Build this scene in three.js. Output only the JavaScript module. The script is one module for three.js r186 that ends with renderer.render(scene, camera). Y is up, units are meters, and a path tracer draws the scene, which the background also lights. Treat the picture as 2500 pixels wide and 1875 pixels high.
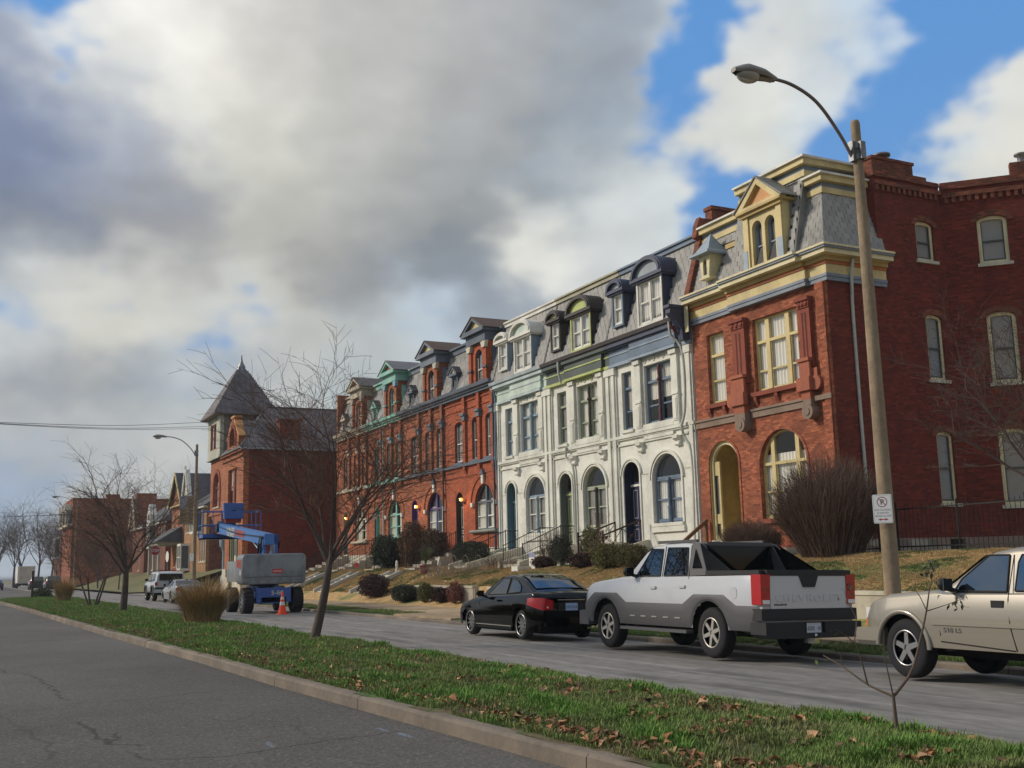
import * as THREE from 'three';
import { mergeGeometries } from 'three/addons/utils/BufferGeometryUtils.js';
import { FontLoader } from 'three/addons/loaders/FontLoader.js';
import { TextGeometry } from 'three/addons/geometries/TextGeometry.js';
import { createNoise2D, createNoise3D } from 'simplex-noise';

// ---------- camera: x runs along the street, houses face +z, y up, metres ----------
const scene = new THREE.Scene();
const EYE = new THREE.Vector3(0, 1.606, 0), YAW = 1.098228, PITCH = 0.167127, ROLL = -0.023959, FOCAL = 2635.85;
const camera = new THREE.PerspectiveCamera(39.158, 4 / 3, 0.1, 900);
const camF = new THREE.Vector3(-Math.sin(YAW) * Math.cos(PITCH), Math.sin(PITCH), -Math.cos(YAW) * Math.cos(PITCH));
const camR = new THREE.Vector3(), camU = new THREE.Vector3();
{
  const r = new THREE.Vector3(Math.cos(YAW), 0, -Math.sin(YAW)), u = new THREE.Vector3().crossVectors(r, camF), c = Math.cos(ROLL), s = Math.sin(ROLL);
  camR.copy(r).multiplyScalar(c).addScaledVector(u, s); camU.copy(r).multiplyScalar(-s).addScaledVector(u, c);
  camera.position.copy(EYE);
  camera.quaternion.setFromRotationMatrix(new THREE.Matrix4().makeBasis(camR, camU, camF.clone().negate()));
}
const V3 = (x, y, z) => new THREE.Vector3(x, y, z);
const pixelDir = (px, py) => camF.clone().addScaledVector(camR, (px - 1250) / FOCAL).addScaledVector(camU, -(py - 937.5) / FOCAL).normalize();
const onGround = (px, py, y = 0) => { const d = pixelDir(px, py); return EYE.clone().addScaledVector(d, (y - EYE.y) / d.y); };
const onZ = (px, py, z) => { const d = pixelDir(px, py); return EYE.clone().addScaledVector(d, z / d.z); };
const onX = (px, py, x) => { const d = pixelDir(px, py); return EYE.clone().addScaledVector(d, x / d.x); };

function rng(seed) { let a = seed >>> 0; return () => { a = (a + 0x6d2b79f5) | 0; let t = Math.imul(a ^ (a >>> 15), 1 | a); t = (t + Math.imul(t ^ (t >>> 7), 61 | t)) ^ t; return ((t ^ (t >>> 14)) >>> 0) / 4294967296; }; }
const clamp = (x, a = 0, b = 1) => Math.min(b, Math.max(a, x)), mix = (a, b, t) => a + (b - a) * t, sstep = (a, b, x) => { const t = clamp((x - a) / (b - a)); return t * t * (3 - 2 * t); };
const lin = (v) => { v /= 255; return v <= 0.04045 ? v / 12.92 : Math.pow((v + 0.055) / 1.055, 2.4); };

// ---------- sky: broken winter cloud; each entry is a patch of cloud or clear air seen at one direction [px, py, cover, r, g, b] ----------
const n3 = createNoise3D(rng(11)), n2 = createNoise2D(rng(5));
const fbm3 = (x, y, z, o = 4) => { let a = 0.5, s = 0; for (let i = 0; i < o; i++) { s += a * n3(x, y, z); x *= 2.03; y *= 2.03; z *= 2.03; a *= 0.5; } return s; };
{
  const CL = [[90,40,-.9],[180,105,-.8],[245,145,-.35],[155,125,.55,226,230,234],[30,10,-.3,150,165,190],[0,70,1,146,156,178],[40,170,1,136,148,174],[300,60,1,230,228,224],[400,110,1,234,233,226],[600,40,1,205,203,200],[900,60,1,191,191,189],[1200,60,1,180,182,184],[1450,60,1,166,173,181],[1590,60,.7,152,168,188],[1690,60,-.9],[1775,45,-.3,200,206,212],[1850,80,.75,206,209,208],[1960,90,.7,200,206,208],[2080,60,.2,190,204,216],[2180,60,.35,186,202,220],[2260,110,-.7],[2360,50,-.9],[2460,50,-.9],[2360,150,-.6],
  [60,260,1,134,147,176],[250,250,1,168,177,191],[450,200,1,226,225,217],[650,200,1,210,208,202],[900,230,1,190,190,187],[1200,230,1,178,180,181],[1450,200,1,160,168,177],[1570,230,.5,150,164,182],[1640,190,-.9],[1660,120,-.9],[1730,210,.8,206,209,209],[1850,210,1,217,218,212],[2000,190,.8,206,211,213],[2130,230,.0,190,205,218],[2250,260,-.7],[2150,130,-.2,190,205,220],[2390,240,.0,205,210,212],[2480,190,.9,216,216,209],
  [60,400,1,130,144,174],[300,380,1,166,172,186],[600,360,1,207,207,198],[850,380,1,190,191,187],[1150,380,1,171,175,177],[1400,330,1,150,160,171],[1540,330,-.25,150,170,190],[1600,300,-.75],[1690,330,.8,221,219,209],[1850,330,.75,211,213,206],[2000,320,.1,200,210,216],[2150,330,-.75],[2290,370,.35,200,210,215],[2440,330,.9,219,216,206],[2230,420,.0,200,210,215],
  [60,540,1,136,146,166],[400,520,1,152,157,166],[700,520,1,188,188,182],[950,520,1,166,169,170],[1200,500,1,150,156,162],[1340,470,.8,152,166,180],[1420,410,.7,196,202,204],[1500,450,.95,212,213,208],[1600,460,.8,208,214,215],[1740,470,-.8],[1700,400,.4,210,214,212],[1700,540,-.3,190,205,215],[1300,560,1,227,226,216],[1450,600,.95,202,206,206],[1600,600,.85,206,211,211],[2300,470,.5,205,208,205],[2400,430,.8,212,211,203],[2100,420,-.6],
  [100,625,1,150,155,161],[400,640,1,165,165,166],[60,705,.35,200,206,208],[150,730,.8,208,207,199],[250,705,-.5],[330,740,.6,205,205,200],[400,700,.9,216,215,206],[650,720,.95,202,201,193],[900,690,1,150,155,161],[1100,650,1,139,148,158],[1180,720,.9,163,173,184],[780,660,1,160,162,164],
  [40,800,.2,190,200,210],[130,795,-.5],[250,780,.7,212,209,199],[420,820,.85,207,206,196],[580,800,-.3],[480,770,.4,205,205,198],[700,790,.9,190,190,185],[900,800,.8,186,190,190],[1040,760,.2,190,205,220],[30,760,.2,195,203,208],
  [100,870,1,140,150,165],[300,890,1,139,147,160],[440,885,-.1,160,180,200],[550,880,.6,168,177,186],[700,880,.85,191,193,189],[850,900,.75,181,189,191],[1000,830,.7,186,194,196],
  [100,950,1,146,153,166],[300,960,.95,151,161,173],[450,950,.7,186,191,191],[50,1040,.85,192,193,189],[250,1040,.85,203,202,194],[420,1060,.8,191,196,196],[60,1115,.7,164,175,190],[250,1110,.85,161,171,183],[400,1130,.8,202,202,196],[50,1200,.6,150,170,195],[250,1200,.85,191,191,186],[30,690,-.4],[330,690,.3,205,206,200],[560,790,-.35],[605,815,-.2],[470,872,-.3],[395,905,.2,170,180,190],[540,842,.7,150,160,172],[620,872,.8,165,172,178],[160,755,.9,224,221,209],[330,805,.95,224,221,209],[230,832,.85,207,206,197],[60,835,.8,212,211,204],[350,945,.9,170,178,184],[80,1300,.7,176,186,196],[420,1230,.8,180,186,190],[700,1000,.75,190,194,194],[600,1100,.7,190,196,198]].map(([px, py, c, r = 205, g = 208, b = 206]) => ({ d: pixelDir(px, py), c, r: lin(r), g: lin(g), b: lin(b), s: 2 * (py > 640 || (px > 1150 && py > 380) || (px < 300 && py < 200) || px > 1550 ? 0.0225 : 0.034) ** 2 }));
  const W = 2048, H = 1024, data = new Float32Array(W * H * 4), d = V3(0, 0, 0), q = V3(0, 0, 0), sunD = V3(-0.5, 0.5, 0.7).normalize();
  for (let j = 0; j < H; j++) {
    const up = ((j + 0.5) / H - 0.5) * Math.PI, y = Math.sin(up), cy = Math.cos(up);
    for (let i = 0; i < W; i++) {
      const o = (j * W + i) * 4, az = ((i + 0.5) / W - 0.5) * 2 * Math.PI;
      data[o + 3] = 1;
      if (y < -0.06) { data[o] = 0.085; data[o + 1] = 0.08; data[o + 2] = 0.07; continue; }
      d.set(Math.cos(az) * cy, y, Math.sin(az) * cy);
      const k = 1 / (0.22 + Math.max(0, y)), X = d.x * k, Z = d.z * k;
      const wx = fbm3(d.x * 14, y * 22, d.z * 14, 5), wy = fbm3(d.x * 14 + 7, y * 22, d.z * 14 - 3, 5), f = fbm3(d.x * 11 + 2, y * 20, d.z * 11, 6), big = fbm3(X * 1.3 - 4, 1, Z * 1.3 + 9, 3);
      q.set(d.x - 0.03 * wx * d.z, d.y + 0.024 * wy, d.z + 0.03 * wx * d.x).normalize();
      let w = q.dot(camF) > 0.8 ? 0.0003 : 0.003, c = w * (0.28 + 0.9 * big), t = 0.5 + 0.5 * clamp(big + 0.6 * f, -1, 1), r = w * mix(0.62, 0.34, t), g = w * mix(0.62, 0.36, t), b = w * mix(0.58, 0.39, t);
      if (q.dot(camF) > 0.72) for (const a of CL) {
        const m = q.dot(a.d); if (m < 0.985) continue;
        const e = Math.exp((2 * m - 2) / a.s); w += e; c += e * a.c; r += e * a.r; g += e * a.g; b += e * a.b;
      }
      c /= w; const con = Math.pow(clamp((r + g + b) / w / 1.5, 0.3, 2), 0.28); r *= con / w; g *= con / w; b *= con / w; // deepen the folds of the cloud
      const cover = sstep(-0.32, 0.4, c + f * 0.6), edge = 4 * cover * (1 - cover), m = 1 + 0.13 * f + 0.04 * edge;
      const h = Math.pow(1 - clamp(y), 4), glow = Math.max(0, d.dot(sunD)), shine = 0.35 * Math.pow(glow, 5) + 1.5 * Math.pow(glow, 18);
      const br = mix(0.105, 0.3, h), bg = mix(0.3, 0.44, h), bb = mix(0.67, 0.62, h);
      data[o] = mix(br, r * m, cover) * (1 + shine); data[o + 1] = mix(bg, g * m, cover) * (1 + shine * 0.96); data[o + 2] = mix(bb, b * m, cover) * (1 + shine * 0.86);
    }
  }
  const sky = new THREE.DataTexture(data, W, H, THREE.RGBAFormat, THREE.FloatType);
  sky.mapping = THREE.EquirectangularReflectionMapping; sky.magFilter = THREE.LinearFilter; sky.minFilter = THREE.LinearFilter; sky.needsUpdate = true;
  scene.background = sky; scene.environment = sky;
}
// the low sun over the camera's left shoulder, seen through thin cloud
const sun = new THREE.DirectionalLight(0xfff0dc, 2.75);
sun.position.set(-50, 50, 70).add(V3(-40, 0, -15)); sun.target.position.set(-40, 0, -15);
sun.castShadow = true; sun.shadow.radius = 16; sun.shadow.mapSize.set(4096, 4096);
Object.assign(sun.shadow.camera, { left: -120, right: 120, top: 80, bottom: -80, near: 1, far: 400 });
scene.add(sun, sun.target);
const renderer = new THREE.WebGLRenderer({ antialias: true });
renderer.toneMapping = THREE.LinearToneMapping; renderer.toneMappingExposure = 1; renderer.shadowMap.enabled = true;
scene.fog = new THREE.FogExp2(0xaab2ba, 0.00035);

// ---------- geometry and naming helpers ----------
const names = new Map(), origins = new Map();
function numbered(n) { const k = names.get(n) ?? 0; names.set(n, k + 1); return k ? n + '_' + String(k).padStart(3, '0') : n; }
function thing(name, label, category, at = [0, 0, 0], group) {
  const o = new THREE.Group(); o.name = numbered(name); o.userData = { label, category }; if (group) o.userData.group = group;
  o.position.set(...at); scene.add(o); origins.set(o, o.position.clone()); return o;
}
const originOf = (p) => { while (p && !origins.has(p)) p = p.parent; return p ? origins.get(p) : V3(0, 0, 0); };
function prep(g) {
  if (g.index) g = g.toNonIndexed();
  for (const k of Object.keys(g.attributes)) if (!['position', 'normal', 'uv'].includes(k)) g.deleteAttribute(k);
  if (!g.attributes.normal) g.computeVertexNormals();
  if (!g.attributes.uv) g.setAttribute('uv', new THREE.BufferAttribute(new Float32Array(g.attributes.position.count * 2), 2));
  return g;
}
function metreUV(g) { // uv in metres, laid on each face along its own axes
  const p = g.attributes.position, uv = new Float32Array(p.count * 2), a = V3(), b = V3(), c = V3();
  for (let i = 0; i < p.count; i += 3) {
    a.fromBufferAttribute(p, i); b.fromBufferAttribute(p, i + 1); c.fromBufferAttribute(p, i + 2);
    const n = b.clone().sub(a).cross(c.clone().sub(a)), x = Math.abs(n.x), y = Math.abs(n.y), z = Math.abs(n.z), v = [a, b, c];
    for (let k = 0; k < 3; k++) {
      const q = v[k], o = (i + k) * 2;
      if (y >= x && y >= z) { uv[o] = q.x; uv[o + 1] = q.z; } else if (x >= z) { uv[o] = q.z; uv[o + 1] = q.y; } else { uv[o] = q.x; uv[o + 1] = q.y; }
    }
  }
  g.setAttribute('uv', new THREE.BufferAttribute(uv, 2)); return g;
}
const join = (gs) => { gs = gs.flat(Infinity).map(prep); return gs.length === 1 ? gs[0] : mergeGeometries(gs, false); };
// one named mesh; the shapes come in place coordinates (metres in the street) and are moved to the thing's own base
let XF = null; // wall frame in use: shapes drawn on a plane facing +z are turned onto another wall
function mesh(name, geos, mat, parent, keepUV) {
  let g = join([geos]); if (!keepUV) metreUV(g); else if (!g.attributes.uv) metreUV(g);
  if (XF) g.applyMatrix4(XF);
  const o = originOf(parent); if (o.lengthSq()) g.translate(-o.x, -o.y, -o.z);
  const m = new THREE.Mesh(g, mat); m.name = name; m.castShadow = m.receiveShadow = true;
  if (parent) parent.add(m); else { m.name = numbered(name); scene.add(m); }
  return m;
}
function structure(name, geos, mat, keepUV) { const m = mesh(name, geos, mat, null, keepUV); m.userData.kind = 'structure'; return m; }
function single(name, label, category, geos, mat, group, keepUV) { const m = mesh(name, geos, mat, null, keepUV); m.userData = { label, category }; if (group) m.userData.group = group; return m; }
const stuff = (m) => { m.userData.kind = 'stuff'; return m; };

const bx = (x0, x1, y0, y1, z0, z1) => new THREE.BoxGeometry(Math.abs(x1 - x0), Math.abs(y1 - y0), Math.abs(z1 - z0)).translate((x0 + x1) / 2, (y0 + y1) / 2, (z0 + z1) / 2);
const cyl = (x, y0, y1, z, r0, r1 = r0, n = 10) => new THREE.CylinderGeometry(r1, r0, y1 - y0, n).translate(x, (y0 + y1) / 2, z);
const cylZ = (x, y, z0, z1, r, n = 16) => new THREE.CylinderGeometry(r, r, Math.abs(z1 - z0), n).rotateX(Math.PI / 2).translate(x, y, (z0 + z1) / 2);
const cylX = (x0, x1, y, z, r, n = 16) => new THREE.CylinderGeometry(r, r, Math.abs(x1 - x0), n).rotateZ(Math.PI / 2).translate((x0 + x1) / 2, y, z);
function bar(a, b, r, r2 = r, n = 6) { // a straight round bar between two points
  a = V3(...a); b = V3(...b); const d = b.clone().sub(a), L = d.length();
  return new THREE.CylinderGeometry(r2, r, L, n).translate(0, L / 2, 0).applyQuaternion(new THREE.Quaternion().setFromUnitVectors(V3(0, 1, 0), d.normalize())).translate(a.x, a.y, a.z);
}
function beam(a, b, w, h) { // a square bar between two points
  a = V3(...a); b = V3(...b); const d = b.clone().sub(a), L = d.length();
  const m = new THREE.Matrix4().lookAt(V3(0, 0, 0), d, Math.abs(d.y) > 0.98 * L ? V3(1, 0, 0) : V3(0, 1, 0));
  return new THREE.BoxGeometry(w, h, L).translate(0, 0, -L / 2).applyMatrix4(m).translate(a.x, a.y, a.z);
}
const tube = (pts, r, n = 8, seg = pts.length * 5) => new THREE.TubeGeometry(new THREE.CatmullRomCurve3(pts.map((p) => V3(...p))), seg, r, n, false);
const poly = (pts) => new THREE.Shape(pts.map(([x, y]) => new THREE.Vector2(x, y)));
function ext(pts, z0, z1, holes = [], bevel = 0) { // an outline in x, y given thickness from z0 to z1
  const s = Array.isArray(pts) ? poly(pts) : pts; for (const h of holes) s.holes.push(poly(h));
  const g = new THREE.ExtrudeGeometry(s, { depth: Math.abs(z1 - z0) - 2 * bevel, bevelEnabled: bevel > 0, bevelSize: bevel, bevelThickness: bevel, bevelSegments: 2, curveSegments: 10 });
  return g.translate(0, 0, Math.min(z0, z1) + bevel);
}
const extX = (pts, x0, x1, bevel = 0) => ext(pts, 0, Math.abs(x1 - x0), [], bevel).rotateY(Math.PI / 2).translate(Math.min(x0, x1), 0, 0); // outline in (-z, y), thickness along x
const prismX = (zy, x0, x1, bevel = 0) => extX(zy.map(([z, y]) => [-z, y]), x0, x1, bevel); // outline in (z, y), run along x
const prismY = (xz, y0, y1) => ext(xz.map(([x, z]) => [x, -z]), 0, y1 - y0).rotateX(-Math.PI / 2).translate(0, y0, 0); // outline in (x, z), height y0 to y1
const lathe = (rs, x, z, n = 14) => new THREE.LatheGeometry(rs.map(([r, y]) => new THREE.Vector2(r, y)), n).translate(x, 0, z);
function faces(list) { // flat polygons, each a list of [x, y, z] corners in order
  const p = []; for (const f of list) for (let i = 1; i + 1 < f.length; i++) p.push(...f[0], ...f[i], ...f[i + 1]);
  const g = new THREE.BufferGeometry(); g.setAttribute('position', new THREE.BufferAttribute(new Float32Array(p), 3)); g.computeVertexNormals(); return g;
}
const arc = (cx, cy, rx, ry, a0, a1, n = 14) => Array.from({ length: n + 1 }, (_, i) => { const a = a0 + (a1 - a0) * i / n; return [cx + rx * Math.cos(a), cy + ry * Math.sin(a)]; });
const rect = (x0, x1, y0, y1) => [[x0, y0], [x1, y0], [x1, y1], [x0, y1]];
const archOut = (x0, x1, y0, ys, rise, n = 14) => [[x0, y0], [x1, y0], ...(rise > 0 ? arc((x0 + x1) / 2, ys, (x1 - x0) / 2, rise, 0, Math.PI, n) : [[x1, ys], [x0, ys]])];
const inset = (o, d) => archOut(o.x0 + d, o.x1 - d, o.y0 + (o.db ?? d), o.ys, o.rise > 0 ? Math.max(0.01, o.rise - d) : 0).map(([x, y]) => [x, o.rise > 0 ? y : Math.min(y, o.ys - d)]);
// ---------- procedural textures ----------
function lattice(period, seed) { const r = rng(seed), t = new Float32Array(period * period); for (let i = 0; i < t.length; i++) t[i] = r(); return (x, y) => { const xi = Math.floor(x), yi = Math.floor(y), fx = x - xi, fy = y - yi, u = fx * fx * (3 - 2 * fx), v = fy * fy * (3 - 2 * fy), m = (a) => ((a % period) + period) % period, a = m(xi), b = m(xi + 1), c = m(yi) * period, d = m(yi + 1) * period; return mix(mix(t[c + a], t[c + b], u), mix(t[d + a], t[d + b], u), v); }; }
function tileFbm(seed, base = 4, oct = 5) { const L = []; for (let i = 0; i < oct; i++) L.push(lattice(base << i, seed + i * 17)); return (u, v) => { let s = 0, a = 0.5, n = 0; for (let i = 0; i < oct; i++) { s += a * L[i](u * (base << i), v * (base << i)); n += a; a *= 0.5; } return s / n; }; }
function tex(w, h, metresX, metresY, fn, srgb = true) {
  const d = new Uint8Array(w * h * 4), c = [0, 0, 0];
  for (let j = 0; j < h; j++) for (let i = 0; i < w; i++) { fn((i + 0.5) / w, (j + 0.5) / h, c); const o = (j * w + i) * 4; d[o] = clamp(c[0], 0, 255); d[o + 1] = clamp(c[1], 0, 255); d[o + 2] = clamp(c[2], 0, 255); d[o + 3] = 255; }
  const t = new THREE.DataTexture(d, w, h); t.wrapS = t.wrapT = THREE.RepeatWrapping; t.magFilter = THREE.LinearFilter; t.minFilter = THREE.LinearMipmapLinearFilter; t.generateMipmaps = true;
  if (srgb) t.colorSpace = THREE.SRGBColorSpace; t.repeat.set(1 / metresX, 1 / metresY); t.needsUpdate = true; return t;
}
const grey = (c, v) => { c[0] = c[1] = c[2] = v; };
const fA = tileFbm(3, 4, 6), fB = tileFbm(77, 8, 5), fC = tileFbm(131, 3, 4), fD = tileFbm(211, 32, 3);
// blotchy, slightly streaked dirt used on paint, stone and metal
const grimeTex = tex(512, 512, 2.7, 2.7, (u, v, c) => { const s = fA(u, v) * 0.55 + fA(u * 3, v * 0.33) * 0.25 + fD(u, v) * 0.2; const k = mix(0.76, 1.0, sstep(0.25, 0.62, s)); grey(c, 255 * k); });
const faintTex = tex(512, 512, 3.4, 3.4, (u, v, c) => { const s = fA(u, v) * 0.5 + fA(u * 2, v * 0.5) * 0.25 + fD(u, v) * 0.25; grey(c, 255 * mix(0.88, 1.0, sstep(0.25, 0.6, s))); });
const fineBump = tex(512, 512, 0.9, 0.9, (u, v, c) => grey(c, 255 * (0.5 * fD(u, v) + 0.5 * fB(u, v))), false);
const BR = 12, BC = 34;
function brickTex(tones, mortar, seed, wear = 0.25) {
  const r = rng(seed), tone = Array.from({ length: BR * BC }, () => { const a = tones[Math.floor(r() * tones.length)], k = 0.88 + 0.22 * r(); return [a[0] * k, a[1] * k, a[2] * k]; }), f = tileFbm(seed, 4, 5), g = tileFbm(seed + 9, 64, 2);
  return tex(1024, 1024, 2.58, 2.6, (u, v, c) => {
    const row = Math.floor(v * BC), x = u * BR + (row % 2) * 0.5, col = Math.floor(x) % BR, fx = x - Math.floor(x), fy = v * BC - row, joint = fx < 0.05 || fy < 0.14;
    const t = tone[row * BR + col], k = (1 - wear * 0.5 + wear * f(u, v)) * (0.9 + 0.2 * g(u, v));
    const m = joint ? mortar : t; c[0] = m[0] * k * 0.96; c[1] = m[1] * k * 0.94; c[2] = m[2] * k * 0.84;
  });
}
const brickBump = tex(1024, 1024, 2.58, 2.6, (u, v, c) => { const row = Math.floor(v * BC), x = u * BR + (row % 2) * 0.5, fx = x - Math.floor(x), fy = v * BC - row; grey(c, (fx < 0.05 || fy < 0.14 ? 70 : 190) + 60 * fD(u, v)); }, false);
const std = (o) => new THREE.MeshStandardMaterial({ roughness: 0.85, metalness: 0, ...o });
const brickM = (tones, mortar, seed, wear) => std({ map: brickTex(tones, mortar, seed, wear), bumpMap: brickBump, bumpScale: 0.006, roughness: 0.92 });
const paintCache = new Map();
const paint = (hex, roughness = 0.6, dirt = true) => { const k = hex + '/' + roughness + dirt; if (!paintCache.has(k)) paintCache.set(k, std({ color: hex, roughness, map: dirt ? faintTex : null, bumpMap: fineBump, bumpScale: 0.0015 })); return paintCache.get(k); };
const M = {
  brickRow: brickM([[158, 90, 66], [146, 80, 58], [170, 102, 76], [132, 74, 55]], [140, 100, 82], 21),
  brickPainted: brickM([[168, 88, 62], [164, 85, 60], [171, 92, 66]], [154, 82, 60], 25, 0.2),
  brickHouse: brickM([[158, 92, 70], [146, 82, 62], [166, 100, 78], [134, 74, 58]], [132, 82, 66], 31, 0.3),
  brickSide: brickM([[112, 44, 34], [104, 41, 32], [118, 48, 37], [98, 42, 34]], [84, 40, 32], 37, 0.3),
  brickBrown: brickM([[126, 72, 58], [112, 64, 54], [136, 80, 64], [100, 60, 52]], [112, 74, 62], 41, 0.4),
  brickTan: brickM([[158, 118, 88], [148, 108, 80], [166, 126, 96]], [136, 112, 92], 47, 0.3),
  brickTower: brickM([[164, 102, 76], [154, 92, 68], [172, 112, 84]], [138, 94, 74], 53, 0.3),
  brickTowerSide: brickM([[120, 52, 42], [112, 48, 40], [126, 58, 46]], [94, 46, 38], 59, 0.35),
  whiteBrick: std({ color: 0xdcdcd2, map: faintTex, bumpMap: brickBump, bumpScale: 0.004, roughness: 0.75 }),
  white: paint(0xd8d8cc), trimWhite: paint(0xdcdad0, 0.55), cream: paint(0xcfbd86, 0.6), creamLight: paint(0xd9cfa6, 0.6), ochre: paint(0xb8a064, 0.65), slateBlue: paint(0x7d8794, 0.6), rust: paint(0xb86a38, 0.6), peach: paint(0xd79a58, 0.6), metalBlue: paint(0x93a3b0, 0.5),
  terracotta: paint(0x8c4a38, 0.9), terracottaLight: paint(0xa8644c, 0.9), stone: paint(0xb9b2a0, 0.95), limestone: paint(0xc9c4b2, 0.95), concrete: paint(0xa9a294, 0.95), dirtyStone: paint(0x8c7a6c, 0.95),
  interior: std({ color: 0x8f897d, roughness: 1 }),
  curtain: std({ color: 0xd4d2c6, roughness: 1, side: THREE.DoubleSide }), blind: std({ color: 0xa29f94, roughness: 1, side: THREE.DoubleSide }), drape: std({ color: 0xdcdccb, roughness: 1, side: THREE.DoubleSide }),
  pane: new THREE.MeshPhysicalMaterial({ color: 0xffffff, roughness: 0.03, transmission: 1, thickness: 0, ior: 1.5, side: THREE.DoubleSide }),
  shade: std({ color: 0x77756e, roughness: 0.9 }), screen: std({ color: 0x4b4d4a, roughness: 0.7 }),
  iron: std({ color: 0x1b1a19, roughness: 0.55, metalness: 0.3 }), rustIron: std({ color: 0x4a2c22, roughness: 0.8, metalness: 0.2, map: grimeTex }),
  pipe: paint(0xb6b8ae, 0.5), pipeBlue: paint(0x6f7f90, 0.5), galvanised: std({ color: 0x8d8f90, roughness: 0.45, metalness: 0.75, map: grimeTex }),
  slateDark: std({ color: 0x4a4a4e, roughness: 0.75, map: grimeTex }), tarRoof: paint(0x4d4640, 0.95),
  rubber: std({ color: 0x15151a, roughness: 0.85 }), black: std({ color: 0x0d0d0e, roughness: 0.7 }), chrome: std({ color: 0xc9c9c9, roughness: 0.12, metalness: 1 }), alloy: std({ color: 0xa9a8a6, roughness: 0.3, metalness: 0.9 }), dullAlloy: std({ color: 0xb5b0a8, roughness: 0.4, metalness: 0.7 }),
  bark: std({ color: 0x5c5049, roughness: 0.95, map: grimeTex, bumpMap: fineBump, bumpScale: 0.01 }), twig: std({ color: 0x51443d, roughness: 0.95 }), twigRed: std({ color: 0x58443a, roughness: 0.95 }), twigPale: std({ color: 0x7d6f62, roughness: 0.95 }),
  lampGlass: new THREE.MeshPhysicalMaterial({ color: 0xb9b6ad, roughness: 0.25, transmission: 0.4, thickness: 0 }),
};
// slates in four tones of the same stone
const SL = (r, g, b, n) => [0.9, 0.97, 1.03, 1.1].map((k) => std({ color: new THREE.Color().setRGB(lin(r) * k, lin(g) * k, lin(b) * k), roughness: n, map: grimeTex, bumpMap: fineBump, bumpScale: 0.003 }));
const slateGrey = SL(148, 147, 143, 0.72), slatePurple = SL(112, 106, 108, 0.75);
// ---------- asphalt, grass, paving ----------
function canvasTex(w, h, draw) { const cv = document.createElement('canvas'); cv.width = w; cv.height = h; const c = cv.getContext('2d'); draw(c, w, h); const t = new THREE.CanvasTexture(cv); t.colorSpace = THREE.SRGBColorSpace; t.magFilter = THREE.LinearFilter; return t; }
const asphaltBump = tex(1024, 1024, 1.3, 1.3, (u, v, c) => grey(c, 255 * (0.7 * fD(u * 2, v * 2) + 0.3 * fB(u * 4, v * 4))), false);
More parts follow.
